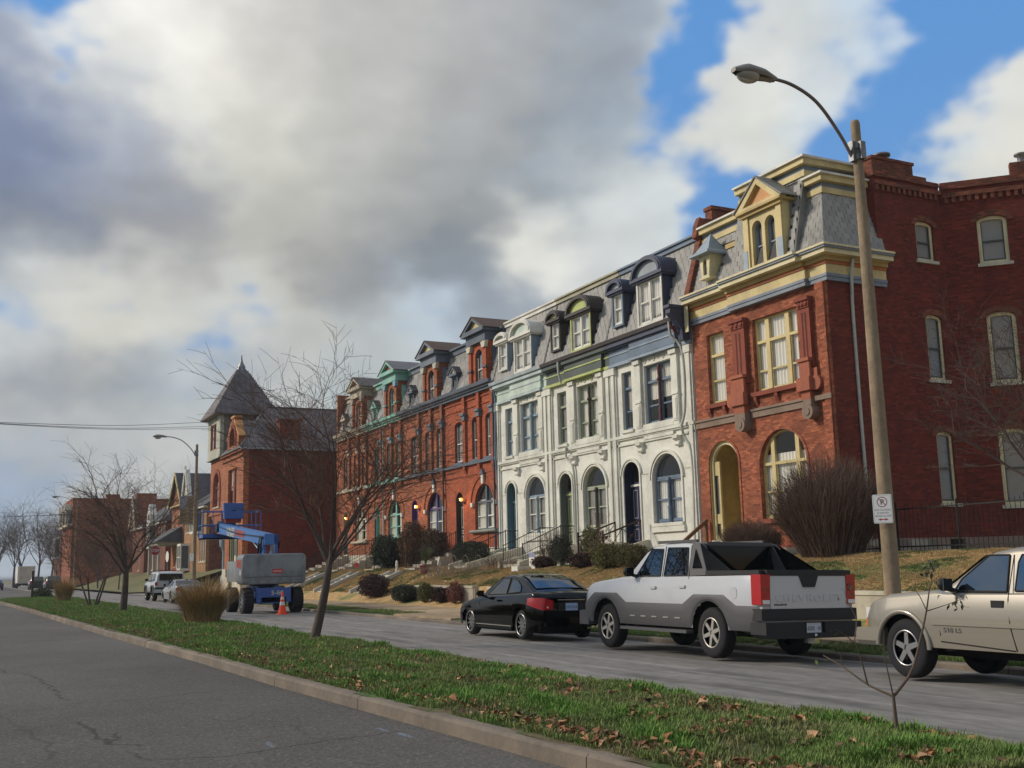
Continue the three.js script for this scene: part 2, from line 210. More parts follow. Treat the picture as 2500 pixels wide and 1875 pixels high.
// the near roadway as one unrepeated sheet: aggregate, patches and the cracks where they run
const ROADX0 = -92, ROADX1 = 8, ROADZ0 = -4.0, ROADZ1 = 14;
const roadTex = (() => {
  const W = 2048, H = 1024, r = rng(91), img = new Uint8Array(W * H * 4), crack = new Float32Array(W * H), X0 = -34, SX = W / (ROADX1 - X0), SZ = H / (ROADZ1 - ROADZ0 + 0.6), Z0 = ROADZ0 - 0.6;
  const S = (a, b) => onGround(a / 1.7696, 1400 + b / 1.7696, 0);
  const lines = [[[740, 805], [1000, 787], [1200, 757], [1380, 727], [1560, 702], [1740, 682], 1], [[300, 565], [640, 542], [800, 521], [1000, 502], [1180, 492], 0.8], [[-40, 400], [40, 432], [100, 430], [160, 455], [215, 490], [285, 550], 0.9], [[345, 640], [420, 700], [480, 735], [560, 742], [610, 745], 1], [[500, 690], [495, 720], [470, 732], 0.9], [[540, 775], [640, 800], [740, 805], 0.8], [[110, 675], [180, 665], [290, 650], 0.5], [[700, 560], [800, 545], [900, 540], [960, 550], 0.5], [[1190, 660], [1260, 655], [1330, 690], 0.45], [[-100, 560], [40, 640], [200, 730], [240, 800], 0.5], [[600, 440], [760, 410], [900, 400], 0.4], [[880, 620], [1000, 640], [1100, 610], 0.35]];
  const ink = (x, y, k) => { if (x >= 0 && y >= 0 && x < W && y < H) { const i = (y | 0) * W + (x | 0); crack[i] = Math.max(crack[i], k); } };
  for (const L of lines) {
    const k = L[L.length - 1], P = L.slice(0, -1).map(([a, b]) => S(a, b));
    for (let s = 0; s + 1 < P.length; s++) for (let t = 0; t < 1; t += 0.0012) {
      const x = mix(P[s].x, P[s + 1].x, t), z = mix(P[s].z, P[s + 1].z, t), wob = 0.05 * n2(x * 2.2, z * 2.2) + 0.02 * n2(x * 9, z * 9), wid = 0.008 + 0.016 * Math.max(0, n2(x * 1.4 + 5, z * 1.4));
      for (let q = -2; q <= 2; q++) ink((x + wob - X0) * SX, (z + wob + q * wid * 0.5 - Z0) * SZ, k * (0.45 + 0.55 * Math.abs(n2(x * 5, z * 5 + 4))));
    }
  }
  for (let j = 0; j < H; j++) for (let i = 0; i < W; i++) {
    const u = i / W, v = j / H, o = (j * W + i) * 4, p = 0.62 + 0.38 * fC(u * 2, v) + 0.16 * (fB(u * 5, v * 3) - 0.5), g = (r() - 0.5) * 34 + (r() > 0.985 ? 38 : 0), k = 1 - 0.62 * crack[j * W + i];
    const b = (93 * p + g + 8 * fA(u * 3, v * 2)) * k; img[o] = clamp(b * 1.015, 0, 255); img[o + 1] = clamp(b * 0.985, 0, 255); img[o + 2] = clamp(b * 0.955, 0, 255); img[o + 3] = 255;
  }
  for (const [a, b] of [[1170, 740], [1740, 695], [1755, 700], [1650, 675]]) { const p = S(a, b), x = (p.x - X0) * SX, y = (p.z - Z0) * SZ; for (let q = 0; q < 40; q++) { const i = ((y + (r() - 0.5) * 3) | 0) * W + ((x + (q - 20) * 0.35) | 0); if (i > 0 && i < W * H && r() > 0.3) { img[i * 4] = mix(img[i * 4], 120, 0.6); img[i * 4 + 1] = mix(img[i * 4 + 1], 140, 0.6); img[i * 4 + 2] = mix(img[i * 4 + 2], 170, 0.6); } } }
  const t = new THREE.DataTexture(img, W, H); t.wrapS = t.wrapT = THREE.MirroredRepeatWrapping; t.magFilter = THREE.LinearFilter; t.colorSpace = THREE.SRGBColorSpace; t.needsUpdate = true; t.repeat.set(1 / (ROADX1 - X0), 1 / (ROADZ1 - Z0)); t.offset.set(-X0 / (ROADX1 - X0), -Z0 / (ROADZ1 - Z0)); return t;
})();
const streetTex = tex(1024, 512, 14, 6, (u, v, c) => { const s = fA(u * 0.5, v * 3) * 0.6 + fB(u, v) * 0.4, k = mix(88, 150, s) + 30 * (fD(u * 2, v * 2) - 0.5) + 22 * sstep(0.52, 0.68, fA(u * 0.25 + 0.3, v * 6)) - 20 * sstep(0.56, 0.7, fB(u * 0.5 + 0.6, v * 2)); c[0] = k * 1.01; c[1] = k * 0.99; c[2] = k * 0.965; });
M.road = std({ map: roadTex, bumpMap: asphaltBump, bumpScale: 0.006, roughness: 0.93 });
M.street = std({ map: streetTex, bumpMap: asphaltBump, bumpScale: 0.005, roughness: 0.93 });
M.grassSoil = std({ map: tex(1024, 1024, 6, 6, (u, v, c) => { const g = sstep(0.38, 0.6, fA(u, v) * 0.7 + fD(u, v) * 0.3), k = 0.75 + 0.5 * fD(u * 2, v * 2); c[0] = mix(92, 62, g) * k; c[1] = mix(80, 92, g) * k; c[2] = mix(56, 36, g) * k; }), roughness: 1, bumpMap: fineBump, bumpScale: 0.02 });
M.tanLawn = std({ map: tex(1024, 1024, 9, 9, (u, v, c) => { const g = sstep(0.52, 0.68, fA(u, v) * 0.75 + fB(u, v) * 0.25), k = 0.74 + 0.5 * fD(u * 2, v * 2); c[0] = mix(172, 100, g) * k; c[1] = mix(142, 112, g) * k; c[2] = mix(94, 58, g) * k; }), roughness: 1, bumpMap: fineBump, bumpScale: 0.02 });
M.farGround = std({ map: tex(512, 512, 30, 30, (u, v, c) => { const g = fA(u, v), k = 0.8 + 0.4 * fD(u, v); c[0] = mix(92, 118, g) * k; c[1] = mix(98, 104, g) * k; c[2] = mix(56, 72, g) * k; }), roughness: 1 });
const concreteTex = (r, g, b, seed) => { const f = tileFbm(seed, 4, 6); return tex(512, 512, 2.2, 2.2, (u, v, c) => { const k = 0.78 + 0.34 * f(u, v) + 0.14 * (fD(u, v) - 0.5); c[0] = r * k; c[1] = g * k; c[2] = b * k; }); };
const kerbMats = [[118, 108, 96], [108, 98, 87], [126, 115, 102]].map(([r, g, b], i) => std({ map: concreteTex(r, g, b, 300 + i), bumpMap: fineBump, bumpScale: 0.006, roughness: 0.95 }));
const slabMats = [[160, 140, 112], [152, 132, 106], [168, 148, 120]].map(([r, g, b], i) => std({ map: concreteTex(r, g, b, 320 + i), bumpMap: fineBump, bumpScale: 0.004, roughness: 0.95 }));
// ---------- the setting: ground, roads, median, kerbs, pavement, front yards ----------
function grid(nu, nv, f) { // smooth sheet, f(u, v) -> [x, y, z]
  const p = [], idx = [], uv = [];
  for (let j = 0; j <= nv; j++) for (let i = 0; i <= nu; i++) { const q = f(i / nu, j / nv); p.push(...q); uv.push(q[0], q[2]); }
  for (let j = 0; j < nv; j++) for (let i = 0; i < nu; i++) { const a = j * (nu + 1) + i, b = a + 1, c = a + nu + 1, d = c + 1; idx.push(a, c, b, b, c, d); }
  const g = new THREE.BufferGeometry(); g.setAttribute('position', new THREE.BufferAttribute(new Float32Array(p), 3)); g.setAttribute('uv', new THREE.BufferAttribute(new Float32Array(uv), 2)); g.setIndex(idx); g.computeVertexNormals(); return g;
}
const terp = (t, x) => { for (let i = 0; i + 1 < t.length; i++) if (x <= t[i + 1][0]) return mix(t[i][1], t[i + 1][1], clamp((x - t[i][0]) / (t[i + 1][0] - t[i][0]))); return t[t.length - 1][1]; };
structure('ground', grid(20, 20, (u, v) => [mix(-700, 300, u), -0.3, mix(-600, 400, v)]), M.farGround, true);
structure('near_road', grid(4, 2, (u, v) => [mix(-330, 40, u), 0, mix(14, -7.8, v)]), M.road, true);
const streetY = (z) => -0.09 * Math.pow(clamp((-z - 7.8) / 5.65), 1.7);
structure('street', grid(4, 12, (u, v) => { const z = mix(-7.8, -13.5, v); return [mix(-330, 40, u), streetY(z), z]; }), M.street, true);
structure('cross_street', grid(2, 2, (u, v) => [mix(-106, -95.5, u), -0.06, mix(-13.5, -80, v)]), M.street, true);
// median: the near kerb swings out towards its rounded far end
const medFront = (x) => terp([[-84, -2.35], [-76, -2.5], [-67, -2.85], [-56, -3.13], [-43, -3.4], [-31, -3.69], [-26, -3.87], [-20.7, -4.03], [-15.7, -4.12], [-10.9, -4.32], [-8.9, -4.42], [-5, -4.5], [14, -4.7]], x);
const MEDBACK = -7.45, NOSE = -79;
const medPath = [];
for (let x = 12; x > -15.75; x -= 4.9) medPath.push([x, medFront(x)]);
for (const x of [-15.75, -20.8, -26, -31.1, -36.2, -41.3, -46.4, -51.5, -56.6, -61.7, -66.8, -71.9, -77]) medPath.push([x, medFront(x)]);
for (const a of [15, 40, 65, 90, 115, 140, 165]) { const r = (medFront(NOSE) - MEDBACK) / 2, cz = (medFront(NOSE) + MEDBACK) / 2; medPath.push([NOSE - 6.5 * Math.sin(a * Math.PI / 180), cz + r * Math.cos(a * Math.PI / 180)]); }
for (let x = -77; x <= 14; x += 5.05) medPath.push([x, MEDBACK]);
const soilY = (x, z) => { const f = medFront(Math.max(x, NOSE)), t = clamp((z - MEDBACK) / (f - MEDBACK)); return 0.135 + 0.06 * Math.sin(Math.PI * t) + 0.03 * n2(x * 0.7, z * 0.7) + 0.012 * n2(x * 3, z * 3); };
const median = structure('median', grid(240, 12, (u, v) => {
  const x = mix(12, NOSE - 6.2, u), fr = medFront(Math.max(x, NOSE)), k = x < NOSE ? Math.sqrt(Math.max(0.0004, 1 - ((NOSE - x) / 6.4) ** 2)) : 1, c = (fr + MEDBACK) / 2, h = (fr - MEDBACK) / 2 * k - 0.06, z = c + mix(h, -h, v);
  return [x, soilY(x, z), z];
}), M.grassSoil, true);
const kerbProfile = (w, y0, y1) => [[0, y0], [0.012, y1 - 0.03], [0.035, y1 - 0.006], [0.06, y1], [w, y1], [w, y0]];
function sweep(prof, a, b, dir) { // kerb stone between two plan points, face on the side given by dir
  const d = V3(b[0] - a[0], 0, b[1] - a[1]), L = d.length(); d.normalize(); const n = V3(-d.z, 0, d.x).multiplyScalar(dir), f = (p, s) => [a[0] + d.x * s + n.x * p[0], p[1], a[1] + d.z * s + n.z * p[0]], F = [];
  const s0 = 0.007, s1 = L - 0.007, m = prof.length;
  for (let i = 0; i < m; i++) { const p = prof[i], q = prof[(i + 1) % m]; F.push([f(p, s0), f(p, s1), f(q, s1), f(q, s0)]); }
  F.push(prof.map((p) => f(p, s0)), prof.map((p) => f(p, s1)).reverse()); return faces(F);
}
const kr = rng(8);
function kerbRow(host, path, y0, y1, dir, w = 0.17) {
  for (let i = 0; i + 1 < path.length; i++) { const dy = (kr() - 0.5) * 0.018, a = [...path[i]], b = [...path[i + 1]]; mesh('kerb_stone', sweep(kerbProfile(w, y0, y1 + dy), a, b, dir), kerbMats[Math.floor(kr() * 3)], host); }
}
const medianKerb = structure('median_kerb', medPath.slice(0, -1).map((p, i) => sweep([[0.03, -0.15], [0.03, 0.02], [0.15, 0.02], [0.15, -0.15]], p, medPath[i + 1], 1)), kerbMats[1]);
kerbRow(medianKerb, medPath, -0.12, 0.15, 1);
// far kerb, grass verge, pavement
const farPath = []; for (let x = 12; x >= -94; x -= 4.6) farPath.push([x, -13.47]);
const farKerb = structure('street_kerb', farPath.slice(0, -1).map((p, i) => sweep([[0.03, -0.25], [0.03, -0.06], [0.14, -0.06], [0.14, -0.25]], p, farPath[i + 1], 1)), kerbMats[1]);
kerbRow(farKerb, farPath, -0.22, 0.015, 1, 0.16);
const dirtX = (x) => sstep(0.1, 0.5, n2(x * 0.11, 3));
structure('grass_verge', grid(160, 5, (u, v) => { const x = mix(12, -94, u), z = mix(-13.62, -15.02, v); return [x, mix(0.0, 0.045, v) + 0.02 * n2(x, z * 2), z]; }), M.grassSoil, true);
const pavement = structure('pavement', bx(-94.5, 12, -0.25, 0.035, -17.42, -14.98), M.concrete);
for (let x = 12, i = 0; x > -94; x -= 1.55, i++) for (const [z0, z1] of [[-16.2, -14.985], [-17.41, -16.215]]) mesh('paving_slab', bx(x - 1.536, x, -0.1, 0.06 + 0.012 * (kr() - 0.5), z0, z1), slabMats[Math.floor(kr() * 3)], pavement);
const crossWalk = structure('verge_path', bx(-36.2, -31.2, -0.2, 0.066, -15.0, -13.64), slabMats[1]);
// front yards: a low wall and terraces on the right, an open bank farther along, all rising to the houses
const yardY = (x, z) => {
  const a = terp([[-60, 1.75], [-24, 1.72], [-22.4, 1.68], [-21, 1.45], [-18.45, 0.8], [-18.25, 0.22], [-17.4, 0.06]], z), b = terp([[-60, 1.75], [-24, 1.72], [-22, 1.62], [-21, 1.42], [-18.6, 0.42], [-17.4, 0.06]], z), c = terp([[-60, 0.5], [-18.6, 0.42], [-17.4, 0.06]], z);
  let y = mix(b, a, sstep(-49.5, -46.5, x)); y = mix(c, y, sstep(-80.5, -77.5, x));
  return y + (z < -18.5 ? 0.05 * n2(x * 0.5, z * 0.5) : 0);
};
const zs = [-17.4, -17.8, -18.22, -18.28, -18.36, -18.44, -18.6, -19, -19.5, -20, -20.5, -21, -21.5, -22, -22.5, -23, -23.6, -24.3, -26, -30, -36, -46, -60];
structure('front_yards', (() => { const n = zs.length - 1; return grid(230, n, (u, v) => { const x = mix(14, -94.5, u), z = zs[Math.round(v * n)]; return [x, yardY(x, z), z]; }); })(), M.tanLawn, true);
const farYardY = (x, z) => terp([[-70, 2.6], [-24, 2.3], [-19, 0.9], [-17.4, 0.06]], z);
structure('far_yards', grid(40, 10, (u, v) => { const x = mix(-106.5, -330, u), z = mix(-14.2, -70, v * v); return [x, Math.max(0.03, farYardY(x, z) - 0.02) + 0.1 * n2(x * 0.1, z * 0.1) * (z < -18 ? 1 : 0), z]; }), M.farGround, true);
function blockWall(label, x0, x1, z, y0, y1, mat, capMat, step) { // low retaining wall of cast blocks with caps
  const t = thing('retaining_wall', label, 'wall', [(x0 + x1) / 2, y0, z]); const r = rng(Math.round(-x0 * 31));
  mesh('wall_core', bx(x0 + 0.02, x1 - 0.02, y0 - 0.3, y1 - 0.1, z - 0.2, z - 0.02), mat, t);
  for (let x = x0; x < x1 - 0.2; x += step) { const e = Math.min(x + step, x1), dy = (r() - 0.5) * 0.03; mesh('block', bx(x + 0.006, e - 0.006, y0 - 0.3, y1 - 0.09 + dy, z - 0.21, z + 0.01 * r()), mat, t); mesh('cap', bx(x + 0.004, e - 0.004, y1 - 0.088 + dy, y1 + dy, z - 0.24, z + 0.035), capMat, t); }
}
blockWall('low pale stone retaining wall beside the tan pickup and the concrete lamp post', -25.5, -8, -18.25, 0.25, 0.86, M.stone, M.limestone, 1.9);
blockWall('low whitewashed retaining wall below the white row houses', -38.2, -26.6, -18.25, 0.25, 0.84, M.limestone, M.limestone, 2.3);
blockWall('low grey concrete retaining wall behind the clipped shrubs by the pavement', -47.5, -39.4, -18.25, 0.25, 0.88, M.concrete, M.stone, 2.0);
// ---------- building parts ----------
const topAt = (o, x) => o.rise > 0 ? o.ys + o.rise * Math.sqrt(Math.max(0, 1 - ((x - (o.x0 + o.x1) / 2) / ((o.x1 - o.x0) / 2)) ** 2)) : o.ys;
const hole = (o) => archOut(o.x0, o.x1, o.y0, o.ys, o.rise || 0);
const flat = (pts, z) => new THREE.ShapeGeometry(poly(pts), 8).translate(0, 0, z);
function wavy(x0, x1, y0, y1, z, amp = 0.03, wave = 0.16) { const n = Math.max(6, Math.round((x1 - x0) / wave * 6)); return grid(n, 1, (u, v) => [mix(x0, x1, u), mix(y0, y1, v), z + amp * Math.sin(u * (x1 - x0) / wave * 6.283)]); }
let wseed = 1;
// a window in an opening o: frame, mullions at given x, a transom, meeting rails, panes, and what hangs behind
function win(parent, o, Z, frame, opt = {}) {
  const { sash = frame, mull = [], transom, meet, fw = 0.07, mw = 0.09, sill, sillOut = 0.09, sillH = 0.1, back = 'blind', deep = 0.16, name = 'window' } = opt, r = rng(900 + wseed++), oo = { rise: 0, ...o };
  const zf = Z - deep, g = [];
  g.push(ext(hole(oo), zf - 0.08, zf + 0.02, [inset({ ...oo, db: fw }, fw)]));
  for (const m of mull) g.push(bx(m - mw / 2, m + mw / 2, oo.y0 + fw, topAt(oo, m) - fw * 0.6, zf - 0.07, zf + 0.035));
  if (transom) g.push(bx(oo.x0 + 0.02, oo.x1 - 0.02, transom - 0.05, transom + 0.05, zf - 0.07, zf + 0.03));
  const w = mesh(name, g, frame, parent);
  const xs = [oo.x0 + fw, ...mull.flatMap((m) => [m - mw / 2, m + mw / 2]), oo.x1 - fw], top = transom ? transom - 0.05 : oo.ys;
  for (let i = 0; i < xs.length; i += 2) {
    const a = xs[i], b = xs[i + 1], tops = []; for (let k = 8; k >= 0; k--) { const x = mix(a, b, k / 8); tops.push([x, topAt(oo, clamp(x, oo.x0 + 0.02, oo.x1 - 0.02)) - (oo.rise ? fw * 0.7 : fw)]); }
    const cells = []; const yb = oo.y0 + fw;
    if (transom) { cells.push([yb, top, null]); cells.push([transom + 0.05, null, tops]); } else cells.push([yb, null, tops]);
    for (const [lo, hi, tp] of cells) {
      const isMain = lo === yb, mt = isMain && meet !== 0 ? (meet ?? mix(yb, hi ?? oo.ys, 0.5)) : null, outline = tp ? [[a, lo], [b, lo], ...tp] : rect(a, b, lo, hi);
      mesh('pane', flat(outline, zf - 0.03), M.pane, w);
      if (isMain && mt) mesh('sash', [bx(a, b, mt - 0.03, mt + 0.03, zf - 0.055, zf + 0.0), bx(a, b, yb, yb + 0.055, zf - 0.055, zf - 0.002), bx(a, a + 0.035, yb, (hi ?? oo.ys) - 0.01, zf - 0.055, zf - 0.003), bx(b - 0.035, b, yb, (hi ?? oo.ys) - 0.01, zf - 0.055, zf - 0.003)], sash, w);
    }
  }
  const x0 = oo.x0 + 0.03, x1 = oo.x1 - 0.03, yt = oo.ys + (oo.rise ? oo.rise * 0.35 : 0);
  if (back === 'blind') { const low = mix(oo.y0, yt, r() * 0.45); mesh('blind', bx(x0, x1, low, yt, zf - 0.1, zf - 0.09), r() > 0.5 ? M.blind : M.curtain, w); }
  if (back === 'sheer') mesh('curtain', wavy(x0, x1, oo.y0, yt, zf - 0.11, 0.02), M.curtain, w);
  if (back === 'drape') { const d = (x1 - x0) * (0.28 + 0.1 * r()); mesh('curtain', wavy(x0, x0 + d, oo.y0, yt, zf - 0.11), M.drape, w); mesh('curtain', wavy(x1 - d, x1, oo.y0, yt, zf - 0.11), M.drape, w); }
  if (back === 'full') mesh('shade', bx(x0, x1, oo.y0, yt, zf - 0.1, zf - 0.09), M.shade, w);
  if (back === 'half') { mesh('curtain', wavy(x0, x1, mix(oo.y0, yt, 0.42), yt, zf - 0.11, 0.02), M.curtain, w); }
  if (sill) mesh('sill', bx(oo.x0 - 0.08, oo.x1 + 0.08, oo.y0 - sillH, oo.y0 + 0.01, zf, Z + sillOut), sill, w);
  return w;
}
const ring = (o, d0, d1, z0, z1) => { const out = archOut(o.x0 - d1, o.x1 + d1, o.y0, o.ys, o.rise + d1, 20), inn = archOut(o.x0 - d0, o.x1 + d0, o.y0, o.ys, o.rise + d0, 20); return ext([...out.slice(1), out[0], inn[0], ...inn.slice(1).reverse()], z0, z1); };
// panelled door in a recess
function door(parent, o, Z, mats, opt = {}) {
  const { deep = 0.55, panel = mats.leaf, transom = true } = opt, zd = Z - deep, oo = { rise: 0, ...o }, w = oo.x1 - oo.x0, leafTop = Math.min(oo.ys - 0.02, oo.y0 + 2.35);
  const d = mesh('door', [bx(oo.x0 + 0.04, oo.x1 - 0.04, oo.y0 + 0.02, leafTop, zd - 0.06, zd)], mats.leaf, parent), c = (oo.x0 + oo.x1) / 2;
  for (const s of [-1, 1]) for (const [a, b] of [[0.15, 0.62], [0.74, 0.92], [1.04, leafTop - oo.y0 - 0.14]]) {
    const xa = c + s * w * 0.23 - w * 0.14, xb = c + s * w * 0.23 + w * 0.14;
    mesh('door_panel', ext(rect(xa, xb, oo.y0 + a, oo.y0 + b), zd, zd + 0.025, [rect(xa + 0.035, xb - 0.035, oo.y0 + a + 0.035, oo.y0 + b - 0.035)]), panel, d);
  }
  mesh('handle', new THREE.SphereGeometry(0.032, 10, 8).translate(oo.x1 - 0.14, oo.y0 + 1.02, zd + 0.045), M.chrome, d);
  if (transom) { mesh('transom_bar', bx(oo.x0, oo.x1, leafTop, leafTop + 0.09, zd - 0.06, zd + 0.04), mats.trim ?? mats.leaf, d); const t2 = { ...oo, y0: leafTop + 0.09 }; mesh('transom_frame', ext(archOut(t2.x0, t2.x1, t2.y0, t2.ys, t2.rise), zd - 0.06, zd + 0.01, [inset(t2, 0.09)]), mats.leaf, d); mesh('pane', flat(inset(t2, 0.085), zd - 0.03), M.pane, d); }
  const out = hole(oo), inn = inset({ ...oo, db: 0 }, 0.015);
  mesh('door_reveal', ext([...out.slice(1), out[0], [inn[0][0], inn[0][1]], ...inn.slice(1).reverse()], zd - 0.06, Z - 0.005), mats.reveal ?? mats.leaf, d);
  mesh('threshold', bx(oo.x0 - 0.02, oo.x1 + 0.02, oo.y0 - 0.14, oo.y0 + 0.015, zd - 0.1, Z + 0.06), M.limestone, d);
  return d;
}
// slates laid course by course on a sloping face; U runs along the eaves, S up the slope
function slates(host, P, U, S, width, length, opt) {
  const { sw = 0.3, sh = 0.22, mats, skip = [], one = true, seed = 1, clip } = opt, N = U.clone().cross(S).normalize(), r = rng(seed), rows = Math.ceil(length / sh), merged = [[], [], [], []], org = originOf(host);
  const tilt = new THREE.Quaternion().setFromRotationMatrix(new THREE.Matrix4().makeBasis(U, S, N)), lift = new THREE.Quaternion().setFromAxisAngle(V3(1, 0, 0), 0.1), q = tilt.clone().multiply(lift);
  const base = metreUV(new THREE.BoxGeometry(sw - 0.02, sh * 1.25, 0.03).toNonIndexed()); let n = 0;
  for (let j = 0; j < rows; j++) for (let i = -1; i < width / sw + 1; i++) {
    let a = (i + (j % 2) * 0.5) * sw, b = a + sw; a = Math.max(a, clip ? clip(j * sh)[0] : 0); b = Math.min(b, clip ? clip(j * sh)[1] : width); if (b - a < 0.06) continue;
    const u = (a + b) / 2, v = j * sh + sh * 0.5; if (v > length - 0.02 || skip.some(([x0, x1, y0, y1]) => u > x0 && u < x1 && v > y0 && v < y1)) continue;
    const p = P.clone().addScaledVector(U, u).addScaledVector(S, v + sh * 0.12 + (r() - 0.5) * 0.012).addScaledVector(N, 0.03 + r() * 0.008), k = Math.floor(r() * 4), sx = (b - a) / sw;
    if (one && n < 300) { const m = new THREE.Mesh(base, mats[k]); m.name = 'slate'; m.position.copy(p).sub(org); m.quaternion.copy(q); m.rotateZ((r() - 0.5) * 0.02); m.scale.x = sx; m.castShadow = m.receiveShadow = true; host.add(m); n++; }
    else merged[k].push(base.clone().scale(sx, 1, 1).applyQuaternion(q).translate(p.x, p.y, p.z));
  }
  merged.forEach((g, k) => { if (g.length) stuff(mesh('slate_courses', g, mats[k], host)); });
}
function downpipe(parent, x, y0, y1, z, mat, pts) { mesh('downpipe', tube(pts ?? [[x, y1, z], [x, (y0 + y1) / 2, z], [x, y0, z]], 0.055, 8, pts ? pts.length * 4 : 2), mat, parent); }
// iron handrail beside steps
const side2 = (s) => s < 0 ? 'far' : 'near';
function railing(label, a, b, posts, mat, opt = {}) {
  const { h = 0.9, gap = 0.13, landing = 0 } = opt, t = thing('stair_railing', label, 'railing', [...a], 'iron railings beside the front steps'), A = V3(...a), B = V3(...b), L = A.distanceTo(B), n = Math.max(2, Math.round(L / gap));
  mesh('top_rail', [bar([A.x, A.y + h, A.z], [B.x, B.y + h, B.z], 0.02), landing ? bar([B.x, B.y + h, B.z], [B.x, B.y + h, B.z - landing], 0.02) : []].flat(), mat, t);
  mesh('bottom_rail', [bar([A.x, A.y + 0.1, A.z], [B.x, B.y + 0.1, B.z], 0.013), landing ? bar([B.x, B.y + 0.1, B.z], [B.x, B.y + 0.1, B.z - landing], 0.013) : []].flat(), mat, t);
  for (let i = 0; i <= n; i++) { const p = A.clone().lerp(B, i / n), big = i === 0 || i === n; mesh(big ? 'newel_post' : 'baluster', bar([p.x, p.y + (big ? -0.05 : 0.1), p.z], [p.x, p.y + h + (big ? 0.06 : 0), p.z], big ? 0.024 : 0.009), mat, t); }
  if (landing) for (let i = 1; i <= Math.round(landing / gap); i++) mesh('baluster', bar([B.x, B.y + 0.1, B.z - i * gap], [B.x, B.y + h, B.z - i * gap], 0.009), mat, t);
  return t;
}
// steps climbing towards the houses (from z0 out front to z1), each tread its own piece
function steps(label, x0, x1, y0, y1, z0, z1, mat, opt = {}) {
  const { cheek, cheekMat = mat, group } = opt, n = Math.max(2, Math.round((y1 - y0) / 0.18)), t = thing('front_steps', label, 'steps', [(x0 + x1) / 2, y0, (z0 + z1) / 2], group), dz = (z1 - z0) / n, dy = (y1 - y0) / n;
  for (let i = 0; i < n; i++) mesh('step', bx(x0, x1, y0 - 0.4, y0 + dy * (i + 1), z0 + dz * i - 0.001, z0 + dz * (i + 1) + 0.001), mat, t);
  if (cheek) for (const s of [0, 1]) mesh('cheek_wall', prismX([[z0 + 0.15, y0 - 0.3], [z0 + 0.15, y0 + 0.28], [z1, y1 + 0.22], [z1 - 0.15, y1 + 0.22], [z1 - 0.15, y0 - 0.3]], s ? x1 + 0.005 : x0 - cheek - 0.005, s ? x1 + cheek : x0 - 0.005), cheekMat, t);
  return t;
}
// plastered rooms behind a front: party walls, floors and a back wall; the daylight that reaches them comes through the windows
function rooms(t, x0, x1, ys, zf, depth = 5) {
  for (const x of [x0 + 0.01, x1 - 0.15]) mesh('party_wall', bx(x, x + 0.14, ys[0], ys[ys.length - 1], zf - depth, zf - 0.002), M.interior, t);
  mesh('back_wall', bx(x0 + 0.01, x1 - 0.01, ys[0], ys[ys.length - 1], zf - depth - 4, zf - depth - 0.002), M.interior, t);
  for (const y of ys) mesh('floor_slab', bx(x0 + 0.152, x1 - 0.152, y - 0.12, y, zf - depth, zf - 0.003), M.interior, t);
}
const gutter = (x0, x1, y, z, r = 0.085) => prismX([[z, y + r], [z, y - r * 0.4], [z + r, y - r], [z + 1.7 * r, y - r * 0.8], [z + 2 * r, y + r]], x0, x1);
const Z0 = -24.5;
// ---------- the three white row houses ----------
function archDormer(parent, x0, x1, y0, yw, top, mats, twin, Z = Z0) { // round-hooded dormer; its face stands just back of the wall
  const zf = Z + 0.24, zb = Z - 1.5, c = (x0 + x1) / 2, hw = (x1 - x0) / 2 + 0.14, ys = yw + 0.14, rise = top - ys - 0.05, o = { x0: x0 + 0.1, x1: x1 - 0.1, y0: y0 + 0.08, ys: yw - 0.06, rise: 0 };
  const d = mesh('dormer', [ext(rect(x0, x1, y0, yw), zf - 0.3, zf, [hole(o)]), ext(rect(x0 - 0.0, x0 + 0.05, y0, yw), zb, zf - 0.301), ext(rect(x1 - 0.05, x1, y0, yw), zb, zf - 0.301)], mats.face, parent);
  mesh('hood', [ext([...arc(c, ys, hw, rise, 0, Math.PI), ...arc(c, ys, hw - 0.13, rise - 0.13, Math.PI, 0)], zf - 0.05, zf + 0.2), ext([...arc(c, ys, hw + 0.05, rise + 0.06, 0, Math.PI), ...arc(c, ys, hw - 0.03, rise - 0.02, Math.PI, 0)], zb, zf + 0.14)], mats.hood, d);
  mesh('tympanum', ext([...arc(c, ys, hw - 0.13, rise - 0.13, 0, Math.PI)], zf - 0.1, zf + 0.02), mats.tympanum, d);
  mesh('cornice', [bx(c - hw - 0.1, c + hw + 0.1, yw, ys, zb, zf + 0.16), bx(c - hw - 0.05, c + hw + 0.05, yw - 0.07, yw - 0.001, zb + 0.01, zf + 0.08)], mats.hood, d);
  mesh('dormer_cheek', bx(x1 + 0.001, x1 + 0.03, y0 - 0.1, yw - 0.08, zb, zf - 0.02), mats.cheek, d);
  mesh('dormer_room', bx(x0 + 0.06, x1 - 0.06, y0, yw, zb, zf - 0.5), M.interior, d);
  win(parent, o, zf + 0.08, mats.frame, { mull: twin ? [c] : [], mw: 0.12, back: 'sheer', name: 'dormer_window' });
}
